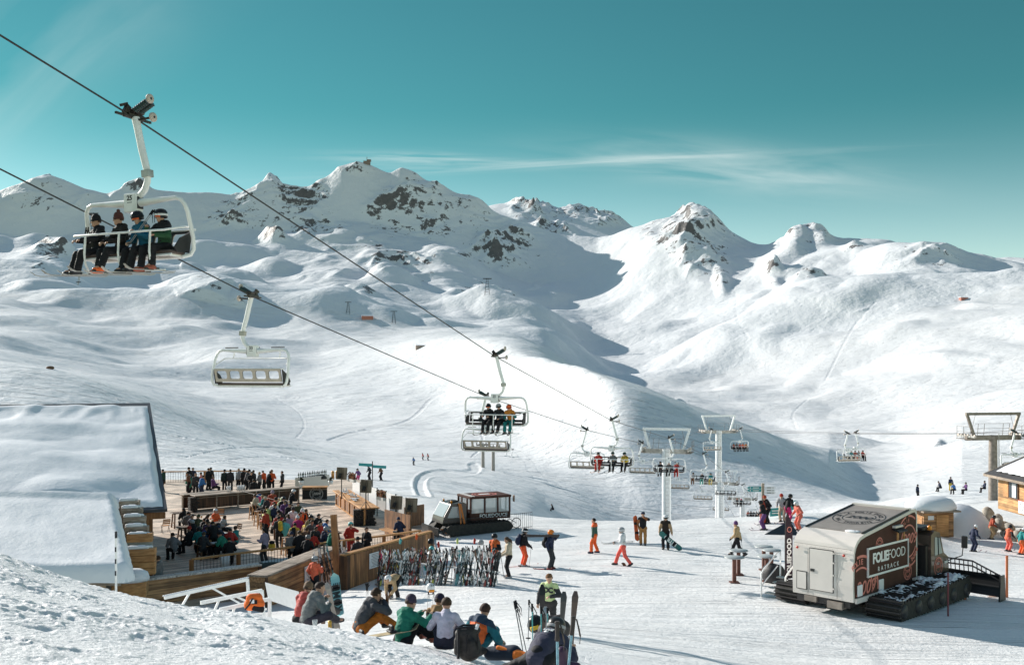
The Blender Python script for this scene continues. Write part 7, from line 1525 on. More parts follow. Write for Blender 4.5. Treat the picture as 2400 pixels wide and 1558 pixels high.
def snowboard(L, w_, loc, rot, top, label, base=None, text=None, tc='white_print', nose=None):
    t = thing('snowboard', label, 'snowboard', loc, 0, 'snowboards'); t.rotation_euler = rot; mb = MB(); n = 18; vs = []
    for i in range(n+1):
        s = i/n; e = min(s, 1-s); wd = w_*(math.sqrt(max(0, 1-(max(0, .10-e)/.10)**2)) if e < .10 else 1-.10*math.sin(math.pi*(s-.1)/.8)); z = .07*(max(0, .12-e)/.12)**2
        wd = max(wd, .02); vs += [(-wd/2,-L/2+L*s,z),(wd/2,-L/2+L*s,z),(wd/2,-L/2+L*s,z+.012),(-wd/2,-L/2+L*s,z+.012)]
    fs = []
    for i in range(n):
        a = 4*i
        for q in range(4): fs.append((a+q, a+(q+1) % 4, a+4+(q+1) % 4, a+4+q))
    fs += [(3,2,1,0), (4*n, 4*n+1, 4*n+2, 4*n+3)]; mb.use(top); mb.add(vs, fs); mb.build('deck', None, t)
    if text:
        mb = MB(); mb.use(MATS[tc]); put_text(mb, text[0], (0,text[1],.0135+.006), (0,1,0), (-1,0,0), text[2], bold=.012, spacing=1.1); mb.use(mat('board_ink', (.04,.05,.05), .5)); 
        if nose:
            for k in range(4): mb.bar((-.09+.06*k,nose,.017),(-.06+.06*k,nose+.22,.017),.022,.006)
        mb.build('graphic', None, t)
    for y in (-.26,.26): mb = MB(); mb.use(cloth(cc('black'),'b')); mb.box((0,y,.04), (w_*.9,.13,.04), bev=.01); mb.box((0,y,.10), (w_*.8,.05,.1), bev=.02); mb.build('binding', None, t)
    return t
def face_board(o, a, b, D):
    a, b = P(*a, D), P(*b, D); d = (b-a).normalized(); f = Vector((.1,-1,.15)); f = (f-d*f.dot(d)).normalized(); o.rotation_mode = 'QUATERNION'; o.rotation_quaternion = Matrix((d.cross(f), d, f)).transposed().to_quaternion(); o.location = (a+b)/2; k = (b-a).length/1.5; o.scale = (max(k,1), k, 1)
nb_ = snowboard(1.5,.29, G_.location, (0,0,0), mat('green_board', (.015,.15,.14), .35, var=.25, vscale=3), 'dark green snowboard with white lettering held by the long vest person', text=('NITRO',0,.24)); face_board(nb_, (1597,1288), (1545,1246), G_.location.y-.35)
bo = snowboard(1.45,.27, F_.location+Vector((-.38,.12,.92)), (R(80),R(0),R(25)), mat('orange_board', (.65,.14,.05), .4, var=.3, vscale=3), 'orange snowboard strapped behind the tan trousered snowboarder')
snowman('woman in tan jacket walking left with poles, right of centre', 1728,1303,70, dict(WALK, fl=(-.10,-.40,.16), fr=(.10,.30,.09)), jacket='tan', trousers='black', head=('beanie','purple'), boots='charcoal', gloves='black', poles=True)
snowman('person in beige jacket with long hair beside the ski rack holding poles', 1193,1354,95, dict(STAND, hl=(-.12,.30,1.0), hr=(.14,.30,1.0), hp=-20), jacket='beige', trousers='black', head=('long_hair',(.07,.04,.025)), gloves='black', boots='lightgrey', poles=True)
snowman('skier in orange and black jacket at the right end of the ski rack', 1160,1345,150, dict(TALK), jacket=(.75,.15,.04), sleeve='black', trousers='black', head=('helmet','black'), goggles=('charcoal','black'), gloves='black')
snowman('person in tan jacket and white helmet bending down to the boots', 926,1402,150, dict(pz=.80, py=-.12, lean=78, bend=30, hl=(-.12,.42,.28), hr=(.12,.42,.28), fl=(-.15,0,.09), fr=(.15,.05,.09), hp=20), jacket='tan', trousers='black', head=('helmet','white'), boots='lightgrey', gloves='brown')
Jw = snowman('woman in coral jacket and white helmet standing at the wall with skis', 737,1402,-25, dict(STAND2, hl=(-.30,.14,.95), hr=(.18,.28,1.25), hy=-20), dmin=30, jacket=(.75,.14,.07), trousers='black', head=('helmet','lightgrey'), goggles=('pink','black'), gloves='white', boots='darkgreen')
jh = addm('hair', head_part('long_hair', 1), [cloth((.025,.015,.012))], Jw); jh.matrix_local = [c for c in Jw.children if c.name.startswith('helmet')][0].matrix_local.copy()
for a in ((1792,1243,60,'black','purple',('helmet','black'),True,'skier in black jacket and purple trousers leaning on poles by the red pad'),(1799,1226,120,'black','black',('beanie','brick'),False,'skier in black with reddish hat behind the red padded post'),(1834,1223,150,'lightgrey','beige',('beanie','red'),False,'person in pale suit and red hat left of the banner'),(1846,1225,-60,'black','magenta',('helmet','black'),False,'skier in black jacket and magenta trousers before the teal banner'),(1874,1245,110,'coral','coral',('helmet','white'),False,'skier in pink red suit and white helmet beside the feather flag')):
    snowman(a[7], a[0], a[1], a[2], SKI, dmin=40, jacket=a[3], trousers=a[4], head=a[5], poles=a[6], skis=(.2,.1,.15), lod=1)
for a in ((2280,1293,-75,'navy','navy',('beanie','white'),'skier in navy suit and white cap gliding right of the food truck'),(2322,1264,-100,'brick','tan',('helmet','charcoal'),'person in rust red jacket standing below the boulder bank'),(2362,1292,-70,(.75,.16,.08),(.75,.16,.12),('helmet','black'),'skier in orange jacket and coral trousers at the right edge'),(2392,1300,-80,'teal',(.75,.14,.04),('pompom_hat','white'),'skier in teal jacket and orange trousers cut by the right edge')):
    snowman(a[6], a[0], a[1], a[2], SKI, dmin=48, jacket=a[3], trousers=a[4], head=a[5], sleeve='black' if 'coral' in a[6] else None, poles='navy' in a[6], skis=(.15,.1,.12), gloves='black')
for a in ((2150,1170,-80,'navy',STAND,'lone person in navy walking on the far snow bank'),(2205,1152,90,'navy',SIT2,'person in navy sitting left on the far snow bank'),(2228,1150,170,'navy',STAND2,'person in navy top and yellow trousers standing on the far bank'),(2237,1158,120,'blue',SIT2,'person in blue sitting in front of the standing one on far bank'),(2264,1158,100,'purple',SIT3,'person in purple lying on the far snow bank'),(2308,1155,80,'navy',SIT3,'person in navy lying on the snow beside the chalet')):
    snowman(a[5], a[0], a[1], a[2], a[4], dmin=62, dmax=300, jacket=a[3], trousers='yellow' if 'yellow' in a[5] else 'black', head=('beanie','black'), lod=0)
for a in ((970,1090,'blue',150,'tiny skier in blue farthest left on the piste above the loop'),(992,1078,'red',120,'tiny skier in red on the piste above the loop'),(1004,1079,'brick',120,'tiny skier in rust beside the tiny red skier'),(867,1124,'charcoal',60,'small dark skier left of the teal piste sign'),(894,1126,'brown',60,'small brown skier right of the teal piste sign'),(840,1133,'purple',160,'small skier in purple below the two dark skiers'),(1297,1202,'black',90,'small person in black crouched on the snow behind the barrier')):
    snowman(a[4], a[0], a[1], a[3], SKI if a[0] != 1297 else SIT2, dmin=62, dmax=300, jacket=a[2], trousers='pink' if a[0] == 840 else 'black', head=('helmet','black'), lod=0, skis='charcoal' if a[0] != 1297 else None)
# ---- ski rack
rs = random.Random(77)
def ski_graphic(i, c1, c2, c3):
    nm = 'ski_topsheet_%d' % i
    if nm in MATS: return MATS[nm]
    m = bpy.data.materials.new(nm); m.use_nodes = True; MATS[nm] = m; nt = m.node_tree; b = nt.nodes['Principled BSDF']; b.inputs['Roughness'].default_value = .3
    tc = nt.nodes.new('ShaderNodeTexCoord'); mp = nt.nodes.new('ShaderNodeMapping'); mp.inputs['Scale'].default_value = (6,3.5,.1); mp.inputs['Location'].default_value = (i*3.1,i*1.7,0)
    n = nt.nodes.new('ShaderNodeTexNoise'); n.inputs['Scale'].default_value = 1; n.inputs['Detail'].default_value = 1; r = nt.nodes.new('ShaderNodeValToRGB'); r.color_ramp.interpolation = 'CONSTANT'
    e = r.color_ramp.elements; e[0].color = (*c1,1); e[1].position = .47; e[1].color = (*c2,1); e3 = e.new(.58); e3.color = (*c3,1)
    L = nt.links.new; L(tc.outputs['Object'], mp.inputs[0]); L(mp.outputs[0], n.inputs[0]); L(n.outputs[0], r.inputs[0]); L(r.outputs[0], b.inputs['Base Color']); return m
SKC = [('black',(.03,.03,.03),(.05,.05,.05),(.6,.6,.6)),('white',(.78,.78,.78),(.12,.12,.12),(.80,.80,.80)),('brown',(.30,.19,.13),(.05,.03,.025),(.4,.32,.26)),('red',(.28,.06,.05),(.02,.02,.02),(.55,.5,.48)),('teal',(.10,.26,.28),(.55,.55,.55),(.02,.03,.03)),('grey',(.40,.40,.40),(.08,.08,.08),(.6,.6,.6)),('yellow',(.45,.42,.08),(.03,.03,.03),(.6,.6,.58)),('black and red',(.015,.015,.017),(.3,.03,.03),(.02,.02,.02)),('black and white',(.02,.02,.02),(.65,.65,.65),(.02,.02,.02))]
PROTO = []
for i, (nm, a, b, c) in enumerate(SKC):
    for L_ in (1.56,1.68): PROTO.append((nm, ski_mesh(L_, .115, ski_graphic(i, a, b, c), 'ski', None).data, L_))
for o in [q for q in C.objects if q.name.startswith('ski') and q.parent is None and 'label' not in q]: bpy.data.objects.remove(o)
ra, rb = G(893,1368,30,60), G(1168,1372,30,60); rd = (rb-ra); rl = rd.length; rd.normalize(); rn = Vector((rd.y,-rd.x,0)); rzr = math.atan2(rd.y, rd.x)
rk = thing('ski_rack', 'long white tubular ski rack hidden under leaning skis', 'ski rack', ra, rzr); 
for k in range(7):
    x = .2+(rl-.4)*k/6
    for s in (-1,1): mb = MB(); mb.use(WHITE_PAINT); mb.tube([(x,s*.42,-.1),(x,s*.05,1.15)], .035, 6); mb.build('leg', None, rk)
for z, y in ((1.12,0),(1.12,.10),(.55,.26),(.55,-.26)): mb = MB(); mb.use(WHITE_PAINT); mb.tube([(0,y,z),(rl,y,z)], .032, 6); mb.build('rail', None, rk)
cnt = 0
def lean_ski(me, L_, foot, lean, azim, spin, lab, grp, name='ski'):
    o = bpy.data.objects.new(name, me); C.objects.link(o); d = Vector((math.cos(azim)*math.sin(lean), math.sin(azim)*math.sin(lean), math.cos(lean)))
    q = Vector((0,1,0)).rotation_difference(d); o.rotation_mode = 'QUATERNION'; o.rotation_quaternion = q @ Euler((0,spin,0)).to_quaternion(); o.location = foot+d*(L_*.47); return tag(o, lab, 'ski', grp)
for k in range(98):
    x = rl*(k+.5)/98*1.0+rs.uniform(-.12,.12); front = rs.random() < .58; s = 1 if front else -1; ft = ra+rd*x+rn*s*rs.uniform(.36,.60); ft.z = zg(ft.x, ft.y)-.03
    nm, me, L_ = PROTO[rs.randrange(len(PROTO)) if rs.random() > .5 else rs.choice([0,2,3,3,4,5,6,12,16,8,2,9,7,14])]
    tilt = rs.uniform(.26,.40); side = rs.gauss(0,.17); az = math.atan2((-rn*s).y+rd.y*side*2, (-rn*s).x+rd.x*side*2)
    lean_ski(me, L_, ft, tilt, az, (0 if front else math.pi)+rzr+rs.uniform(-.5,.5)+(math.pi if rs.random() < .3 else 0), '%s ski leaning in the crowded ski rack' % nm, 'skis crowded in the long ski rack')
pole_me = {}
def pole_mesh(c):
    if c in pole_me: return pole_me[c]
    mb = MB(); mb.use(cloth(cc(c),'b')); mb.tube([(0,-.55,0),(0,.62,0)], [.007,.010], 5); mb.use(cloth(cc('black'))); mb.tube([(0,.52,0),(0,.67,0)], .018, 6); mb.lathe([(.001,-.01),(.045,-.006),(.045,.006),(.001,.01)], 8, (0,-.48,0), Matrix.Rotation(R(90),3,'X')); mb.tube([(0,.66,0),(.06,.5,.02),(.05,.35,.02),(.01,.5,0)], .007, 4)
    o = mb.build('ski_pole'); pole_me[c] = o.data; bpy.data.objects.remove(o); return pole_me[c]
def put_pole(c, foot, top, lab, grp='ski poles'):
    o = bpy.data.objects.new('ski_pole', pole_mesh(c)); C.objects.link(o); foot, top = Vector(foot), Vector(top); d = top-foot; o.rotation_mode = 'QUATERNION'; o.rotation_quaternion = Vector((0,1,0)).rotation_difference(d.normalized()); o.scale = (1,d.length/1.22,1); o.location = foot+d*(.55/1.22); return tag(o, lab, 'ski pole', grp)
for k in range(46):
    x = rl*rs.random(); ft = ra+rd*x+rn*rs.uniform(.3,.55)*(1 if rs.random() < .7 else -1); ft.z = zg(ft.x, ft.y); c = ['white','black','red','lightgrey','grey'][k % 5]
    put_pole(c, ft, ra+rd*(x+rs.uniform(-.2,.2))+rn*rs.uniform(-.05,.15)+Vector((0,0,ft.z-ra.z+1.2)), '%s ski pole stuck among the rack skis' % {'lightgrey':'pale grey'}.get(c,c), 'ski poles among the rack skis')
for i, (u, v, c, k, l) in enumerate(((938,1268,'aqua','glove','turquoise mitten topping a ski at the left of rack'),(893,1304,'pink','glove','pink mitten at the left end of the ski rack'),(1010,1268,'black','helmet','black helmet hung on top of the rack skis'),(1028,1276,'red','glove','red cap on top of the rack skis'),(1012,1286,'aqua','helmet','pale blue helmet hanging among the rack skis'),(1072,1268,'lime','glove','yellow green mitten on top of the rack skis'),(976,1258,'orange','glove','orange mitten high on the rack skis'),(1112,1268,'red','glove','red mitten at the right of the rack'),(1127,1271,'lightgrey','helmet','pale grey helmet at the right of the rack'),(1085,1290,'charcoal','helmet','charcoal helmet hanging at the middle of rack'),(997,1330,'teal','glove','teal glove hanging low on the rack'))):
    p = P(u, v, ra.y+(u-893)*.006); mb = MB(); mb.use(cloth(cc(c), 'b' if k == 'helmet' else 'c'))
    if k == 'helmet': mb.lathe([(.12,-.10),(.135,0),(.12,.07),(.07,.13),(.001,.15)], 12, (0,0,0), Matrix.Diagonal((1,1.15,1)))
    else: mb.tube([(0,0,-.12),(0,0,0),(.01,0,.10),(.01,0,.15)], [.045,.055,.05,.02], 8); mb.tube([(.04,0,0),(.09,0,.06)], [.022,.016], 6)
    tag(mb.build(k, None, None, p, (0,0,i)), l, k, 'gear hung on the ski rack')
# skis leaning on the walls near the tall post
for i, (u, v, du, nm, L_, sp) in enumerate(((778,1371,-22,16,1.68,.2),(764,1372,-18,0,1.68,.3),(786,1366,-24,8,1.56,.1),(770,1376,-12,1,1.68,.5),(757,1379,-10,11,1.56,0),(826,1373,-22,16,1.68,.2),(820,1369,-22,3,1.68,.4),(742,1392,-8,2,1.6,.4))):
    ft = G(u, v, 36, 60); dvec = (P(u+du, v-95, ft.y+.75)-ft).normalized(); nm_, me, L0 = PROTO[nm]; o = lean_ski(me, L0, ft, math.acos(dvec.z), math.atan2(dvec.y, dvec.x), math.pi*0+sp+.3, ['white and black ski leaning by the tall post, left of it, rightmost','black ski leaning on the wall left of the tall post','teal topped ski leaning just left of the tall post','black ski, second from the coral jacket woman','pale grey ski next to the coral jacket woman','black and white ski leaning right of the tall post','white ski leaning right of the tall post','dark ski held by the coral jacketed woman'][i], 'skis leaning on the front walls')
    o.scale = (1.15,1.25,1.15); o.location = ft+dvec*(L0*.47*1.25)
# ---- white frames, banner and rescue pack below the wall
WF = [((385,1400,31),(580,1357,32.5),(585,1440,32.5)),((470,1412,29.5),(614,1383,30.5),(618,1442,30.5)),((515,1428,28.5),(632,1403,29.3),(632,1447,29.3))]
for i, pts in enumerate(WF):
    a, b, c = [P(*q) for q in pts]; t = thing('barrier_rail', ['white metal barrier frame, topmost of the three','white metal barrier frame, middle of the three','white metal barrier frame, lowest of the three'][i], 'barrier frame', a, 0, 'white barrier frames below the wall'); mb = MB(); mb.use(WHITE_PAINT); o = a
    mb.bar(a-o, b-o, .09, .10); mb.bar(b-o, c-o, .09, .09); m1 = a.lerp(b,.55); mb.bar(m1-o, c-o+Vector((-.1,0,.25)), .06, .06); m2 = a.lerp(b,.3); mb.bar(m2-o, a.lerp(b,.15)-o+Vector((0,0,-.6)), .06, .06); mb.build('frame', None, t)
    if i == 0:
        mb = MB(); mb.use(SNOWCAP)
        for k in range(40): q = a.lerp(b, k/39)-o; mb.ball(q+Vector((0,0,.06)), .05, 5, (1.2,1,.5))
        mb.build('frost_edge', None, t)
bnp = [P(621,1364,33), P(700,1386,31.5), P(706,1432,31.5), P(629,1405,33)]; t = thing('white_banner', 'plain white banner slanting behind the orange rescue pack', 'banner', bnp[3]); mb = MB(); mb.use(PLASTIC_W); mb.poly([q-bnp[3] for q in (bnp[3],bnp[2],bnp[1],bnp[0])], (0,.02,0)); bb = mb.build('cloth', None, t)
rp_ = thing('rescue_backpack', 'orange and black rescue backpack propped on the white frames', 'backpack', P(596,1432,28.2), .3); OR_ = cloth((.80,.16,.03))
mb = MB(); mb.use(OR_); mb.add(*[list(map(tuple, x)) for x in sdf_mesh([(V3(-.12,0,.20), V3(.12,0,.20), .17, .17), (V3(-.10,0,.38), V3(.10,0,.38), .13, .13)], .03, .05)], True); mb.build('bag', None, rp_); mb = MB(); mb.use(cloth(cc('black'))); mb.box((.10,-.12,.10), (.34,.12,.16), rot=(0,.3,0), bev=.03); mb.box((0,-.17,.30), (.14,.05,.1)); mb.tube([(-.25,-.1,.1),(-.15,-.22,.25),(-.05,-.2,.42)], .025, 6); mb.build('pocket', None, rp_); mb = MB(); mb.use(PLASTIC_W); mb.box((-.07,-.20,.33), (.12,.02,.10)); mb.build('patch', None, rp_)
# ---- sitters on the snow bank
SITG = dict(pz=.13, lean=2, bend=32, hl=(-.10,.40,.46), hr=(.12,.40,.44), fl=(-.16,.60,.08), fr=(.16,.64,.08), hp=-6)
FG = 'people sitting on the snow bank'
def sitter(lab, u, vb, D, rz, pose=SITG, **kw):
    p = P(u, vb, D); gz = zg(p.x, p.y); p.z = max(gz-.04, p.z) if abs(gz-p.z) < .9 else p.z
    return person(lab, pose, p, R(rz), lod=2, group=FG, scale=.885, **kw)
s1 = sitter('man in grey hooded jacket sitting on the snow at left of the group', 722,1466,18.6,-48, dict(SITG, lean=8, bend=28, hl=(-.06,.46,.50), hr=(.14,.42,.40), fl=(-.20,.50,.07), fr=(.20,.58,.07), kl=(-.9,.3,.5), kr=(.9,.3,.5), hy=-20), jacket=(.155,.165,.165), sleeve=(.10,.13,.135), yoke=(.17,.18,.18), trousers=(.05,.045,.06), head=('short_hair',(.035,.02,.015)), boots='charcoal', jr=1.08)
sitter('person with brown hair in reddish jacket, mostly hidden behind the grey jacket man', 706,1462,20.3,-25, SITG, jacket=(.40,.07,.06), trousers='black', head=('beanie',(.16,.10,.06)))
s2 = sitter('man in charcoal jacket and orange trousers sitting with a bottle', 846,1482,17.9,-58, dict(SITG, lean=14, bend=26, hl=(-.05,.44,.62), hr=(.10,.46,.60), fl=(-.14,.62,.08), fr=(.18,.68,.08), _g=2), jacket=(.060,.062,.070), sleeve=(.035,.037,.05), yoke=(.07,.07,.08), trousers=(.40,.12,.012), head=('tousled_hair',(.045,.025,.015)), jr=1.08)
s2t = person; 
s3 = sitter('person in green hooded jacket and purple beanie sitting on the snow', 945,1512,17.2,-42, dict(SITG, lean=2, bend=22, hl=(-.02,.50,.55), hr=(.20,.54,.50), fl=(-.12,.62,.08), fr=(.24,.58,.08), hy=-12), jacket=(.012,.17,.115), trousers='black', head=('beanie',(.055,.04,.065)), jr=1.10, hem=.05, boots=(.40,.12,.08))
sitter('person in dark jacket and navy beanie behind the white shirt man', 1018,1500,18.6,-20, SITG, jacket=(.02,.02,.025), yoke=(.30,.18,.08), trousers='black', head=('beanie',(.02,.015,.04)))
s4 = sitter('man with short cropped hair in pale white shirt sitting', 1043,1518,17.0,-6, dict(SITG, lean=2, bend=18, hl=(-.20,.40,.42), hr=(.20,.42,.42)), jacket=(.60,.57,.68), trousers=(.03,.03,.05), head=('short_hair',(.06,.035,.02)), hood=False, jr=.97)
s5 = sitter('person in navy and orange jacket leaning right at the end of the row', 1112,1532,16.4,-30, dict(SITG, lean=6, side=6, bend=26, hl=(-.18,.42,.44), hr=(.24,.40,.40)), jacket=(.70,.13,.03), sleeve=(.015,.14,.18), yoke=(.025,.05,.09), trousers=(.012,.11,.15), head=('short_hair',(.05,.025,.018)), jr=1.08)
def pool(name, label, cat, loc, rz, prims, cols, h=.02, k=.03, group=None):
    t = thing(name, label, cat, loc, rz, group); mb = MB(); mb.use(cols); vs, fs = sdf_mesh(prims, h, k); mb.add([tuple(v) for v in vs], [tuple(int(i) for i in q) for q in fs], True); mb.build('bag' if 'pack' in name else 'shell', None, t); return t
bpk = pool('backpack', 'big black roll top backpack standing behind the navy and orange jacket', 'backpack', P(1098,1536,15.6), .35, [(V3(.02,0,.12), V3(.0,0,.36), .22, .18, V3(0,1,0), 1.35), (V3(.06,-.10,.10), V3(.02,-.12,.26), .13, .10), (V3(-.16,0,.42), V3(.15,0,.46), .085, .07), (V3(.2,.02,.07), V3(.3,0,.06), .10, .06), (V3(-.2,-.02,.1), V3(-.2,0,.3), .07, .06)], mat('pack_fabric', (.035,.030,.028), .7, bump=1, bscale=14, var=.4, vscale=8))
mb = MB(); mb.use(cloth(cc('black'),'b')); mb.tube([(-.2,.02,.52),(-.05,-.14,.56),(.15,-.05,.54),(.16,.1,.52),(-.05,.14,.53),(-.2,.02,.52)], .02, 6); mb.bar((-.22,-.1,0),(-.21,-.08,.52),.05,.04); mb.bar((-.1,-.2,.15),(-.09,-.19,.45),.03,.015); mb.bar((.1,-.2,.15),(.1,-.19,.45),.03,.015); mb.build('straps', None, bpk); bpk.scale = (.9,.9,.86); mb = MB(); mb.use(PLASTIC_W); mb.box((.12,-.12,.55), (.05,.02,.1), rot=(0,.4,0)); mb.build('buckle', None, bpk)
jk = pool('loose_jacket', 'navy and orange jacket heaped on the snow right of the row', 'jacket', P(1190,1548,15.6), -.3, [(V3(-.3,.05,.08), V3(.1,0,.14), .11, .12), (V3(.1,0,.12), V3(.38,-.05,.06), .11, .07)], cloth((.02,.03,.05)), .022); mb = MB(); mb.use(cloth((.80,.20,.03))); vs, fs = sdf_mesh([(V3(.18,-.06,.12), V3(.40,-.10,.10), .09, .07), (V3(-.15,-.02,.20), V3(.16,-.08,.16), .04, .04)], .02, .03); mb.add([tuple(v) for v in vs], [tuple(int(i) for i in q) for q in fs], True); mb.build('lining', None, jk)
# crouching skier at the bottom edge
KN = dict(pz=.34, lean=48, bend=34, hl=(-.16,.62,.30), hr=(.24,.62,.34), fl=(-.16,-.34,.07), fr=(.16,.20,.07), hp=-2, kl=(-.2,1,.6), kr=(.25,1,.3))
q = P(1262,1590,14.2); q.z = zg(q.x, q.y)-.02
s6 = person('skier in dark navy jacket and black helmet bent over at the bottom edge', KN, q, R(-28), jacket=(.045,.045,.075), sleeve=(.04,.04,.07), trousers='black', head=('helmet',(.03,.03,.03)), goggles=('charcoal','lightgrey'), lod=2, group=FG, jr=1.15)
mb = MB(); mb.use(WHT); J6 = PJ[s6.name]; c6 = Vector(J6['N'])-Vector(J6['fw'])*.175-Vector(J6['up'])*.12; put_text(mb, 'LIVE', c6, Vector(J6['rt']), Vector(J6['up']), .085, bold=.004); mb.lathe([(.001,0),(.035,.004),(.001,.008)], 12, c6-Vector(J6['up'])*.08, Vector((0,0,1)).rotation_difference(-Vector(J6['fw'])).to_matrix()); mb.build('back_print', None, s6)
# yellow vest man with board
q = P(1288,1500,28.2); q.z = zg(q.x, q.y)
kv = person('young man in pale yellow green top with DC letters holding a dark ski', dict(STAND2, hl=(-.10,.30,1.16), hr=(.30,.14,.92), hp=-22, hy=10, lean=3, el=(-1,-.2,-.5)), q, R(165), jacket=(.62,.72,.36), sleeve=(.035,.035,.04), trousers=(.05,.045,.045), head=('tousled_hair',(.22,.11,.05)), lod=2, group=SG, boots='black', hood=False)
mb = MB(); mb.use(BLACK_INK); Jk = PJ[kv.name]; ck = Vector(Jk['C'])+Vector(Jk['fw'])*.155+Vector(Jk['up'])*.0; put_text(mb, 'DC', ck, -Vector(Jk['rt']), Vector(Jk['up']), .20, bold=.012, spacing=.85); mb.build('chest_print', None, kv)
def upright_ski(u, v0, v1, D, w_, col, label, tipcol=None, lean=0, name='ski'):
    top = P(u, v0, D); base = P(u-lean, v1, D-.05); gz = zg(base.x, base.y); base.z = min(base.z, gz+.3)
    L_ = (top-base).length; o = ski_mesh(L_, w_, col, name, None); d = (top-base).normalized(); o.rotation_mode = 'QUATERNION'; o.rotation_quaternion = Vector((0,1,0)).rotation_difference(d) @ Euler((0,math.pi,0)).to_quaternion(); o.location = base+d*L_*.47; return tag(o, label, 'ski', 'skis standing upright in the snow')
upright_ski(1322,1388,1560,18.0,.125, mat('grey_base', (.10,.095,.09), .5, var=.15), 'grey ski standing upright, left of the two beside the yellow top man', lean=12)
upright_ski(1349,1387,1575,17.2,.125, mat('brown_base', (.16,.105,.085), .5, var=.15), 'brown ski standing upright, right of the two at the bottom', lean=16)
upright_ski(1271,1371,1560,21,.14, mat('black_base', (.025,.022,.022), .35), 'black wide ski held in front of the yellow top man')
upright_ski(1279,1424,1570,16.5,.11, mat('white_letter_ski', (.5,.5,.5), .4, var=.6, vscale=7), 'white and black ski standing just behind the crouching skier')
upright_ski(1273,1440,1570,16.2,.10, mat('brown_base', (.16,.105,.085), .5), 'brown edged ski standing behind the crouching skier')
def pole_px(c, u0, v0, u1, v1, D0, D1, lab): return put_pole(c, P(u0,v0,D0), P(u1,v1,D1), lab, 'ski poles stuck in the snow in front')
pole_px('grey',1232,1562,1205,1408,15.6,16,'ski pole crossing to the left, left one of the bottom pair'); pole_px('grey',1240,1556,1208,1406,15.7,16.1,'ski pole crossing to the left, right one of the bottom pair')
pole_px('lightgrey',1238,1500,1240,1405,17,17,'short upright ski pole left of the black bag'); pole_px('aqua',1250,1560,1247,1414,14.5,14.5,'pale blue ski pole left of the crouching skier'); pole_px('aqua',1270,1560,1268,1420,14.6,14.6,'pale blue pole in front of the yellow top man'); pole_px('aqua',1286,1530,1283,1423,15,15,'pale blue pole touching the white and black ski')
def big_pole(u0, v0, u1, v1, D, lab):      # near poles with large grips and straps
    t = thing('ski_pole', lab, 'ski pole', P(u0,v0,D), 0, 'near ski poles with big grips'); a = Vector((0,0,0)); b = P(u1,v1,D)-t.location; d = (b-a).normalized(); mb = MB(); mb.use(mat('ice_blue_pole', (.22,.40,.48), .35, .2, var=.5, vscale=18)); mb.tube([a, b-d*.16], [.012,.013], 10); mb.build('shaft', None, t)
    mb = MB(); mb.use(mat('grip_rubber', (.05,.038,.034), .7)); mb.tube([b-d*.17, b-d*.16, b-d*.11, b-d*.06, b-d*.02, b, b+d*.012], [.014,.024,.019,.021,.019,.026,.020], 10); mb.build('grip', None, t)
    mb = MB(); mb.use(mat('strap_web', (.045,.035,.03), .8)); pts = [b, b+Vector((.03,0,-.02)), b+Vector((.05,-.01,-.10)), b+Vector((.065,0,-.18)), b+Vector((.06,0,-.25))]
    for p, q in zip(pts[:-1], pts[1:]): mb.bar(p, q, .022, .006)
    mb.build('strap', None, t)
big_pole(1331,1575,1344,1446,9.5,'ice blue ski pole with brown grip, farthest right at the bottom'); big_pole(1307,1580,1306,1458,9.0,'ice blue ski pole with brown grip in front of the crouching skier')
hb = pool('helmet', 'black helmet with yellow goggles on the pack behind the crouching skier', 'helmet', P(1255,1478,19), .2, [(V3(0,0,.12), V3(0,0,.16), .16, .15)], cloth(cc('black'),'b'), .02); mb = MB(); mb.use(cloth((.75,.5,.06),'b')); mb.box((-.05,-.15,.10), (.16,.05,.07), rot=(0,-.3,0)); mb.build('goggles', None, hb)
pool('gear_bag', 'dark bag of boots and gear beside the yellow top man', 'bag', P(1295,1492,18.5), .2, [(V3(-.12,0,.12), V3(.18,0,.14), .16, .17), (V3(.05,0,.30), V3(.15,0,.34), .10, .08), (V3(-.1,-.05,.30), V3(-.05,0,.34), .08, .07)], mat('gear_cloth', (.06,.05,.05), .7, bump=1, bscale=10, var=.6, vscale=9), .025)
pool('boot_pair', 'dark boots and strap at the very bottom edge', 'boots', P(1335,1566,12), .4, [(V3(-.08,0,.05), V3(.05,-.1,.05), .06, .05), (V3(-.08,0,.05), V3(-.1,0,.22), .06, .065)], cloth((.06,.03,.06),'b'), .02)
# helmet and gloves on poles
for i, (u, vt, vb, l) in enumerate(((1000,1385,1450,'thin ski pole under the white helmet, left'),(1012,1385,1450,'thin ski pole under the white helmet, right'))): p0 = G(u, vb, 19, 60); put_pole('lightgrey', p0, P(u+4, vt, p0.y), l, 'poles carrying helmet and gloves')
hp2 = P(1009,1376,G(1006,1450,19,60).y); hw = thing('helmet', 'white helmet with orange goggles perched on two ski poles', 'helmet', hp2, R(30)); mb = MB(); mb.use(cloth((.72,.72,.73),'b')); mb.lathe([(.14,-.12),(.155,0),(.14,.08),(.085,.145),(.001,.17)], 16, (0,0,0), Matrix.Diagonal((1,1.15,1))); mb.use(BLACK_INK)
for k in (-.04,.04): mb.box((k,-.14,.09), (.015,.05,.06), rot=(.6,0,0))
mb.build('shell', None, hw); mb = MB(); mb.use(cloth((.85,.30,.03),'b')); mb.box((-.03,-.165,-.09), (.22,.05,.085), bev=.02); mb.build('goggles', None, hw); mb = MB(); mb.use(cloth(cc('black'))); mb.tube([(-.13,0,-.1),(-.08,-.05,-.24),(.05,-.05,-.24),(.13,0,-.1)], .014, 6); mb.ball((0,0,-.13), .11, 8, (1,1.1,.5)); mb.build('chin_strap', None, hw)
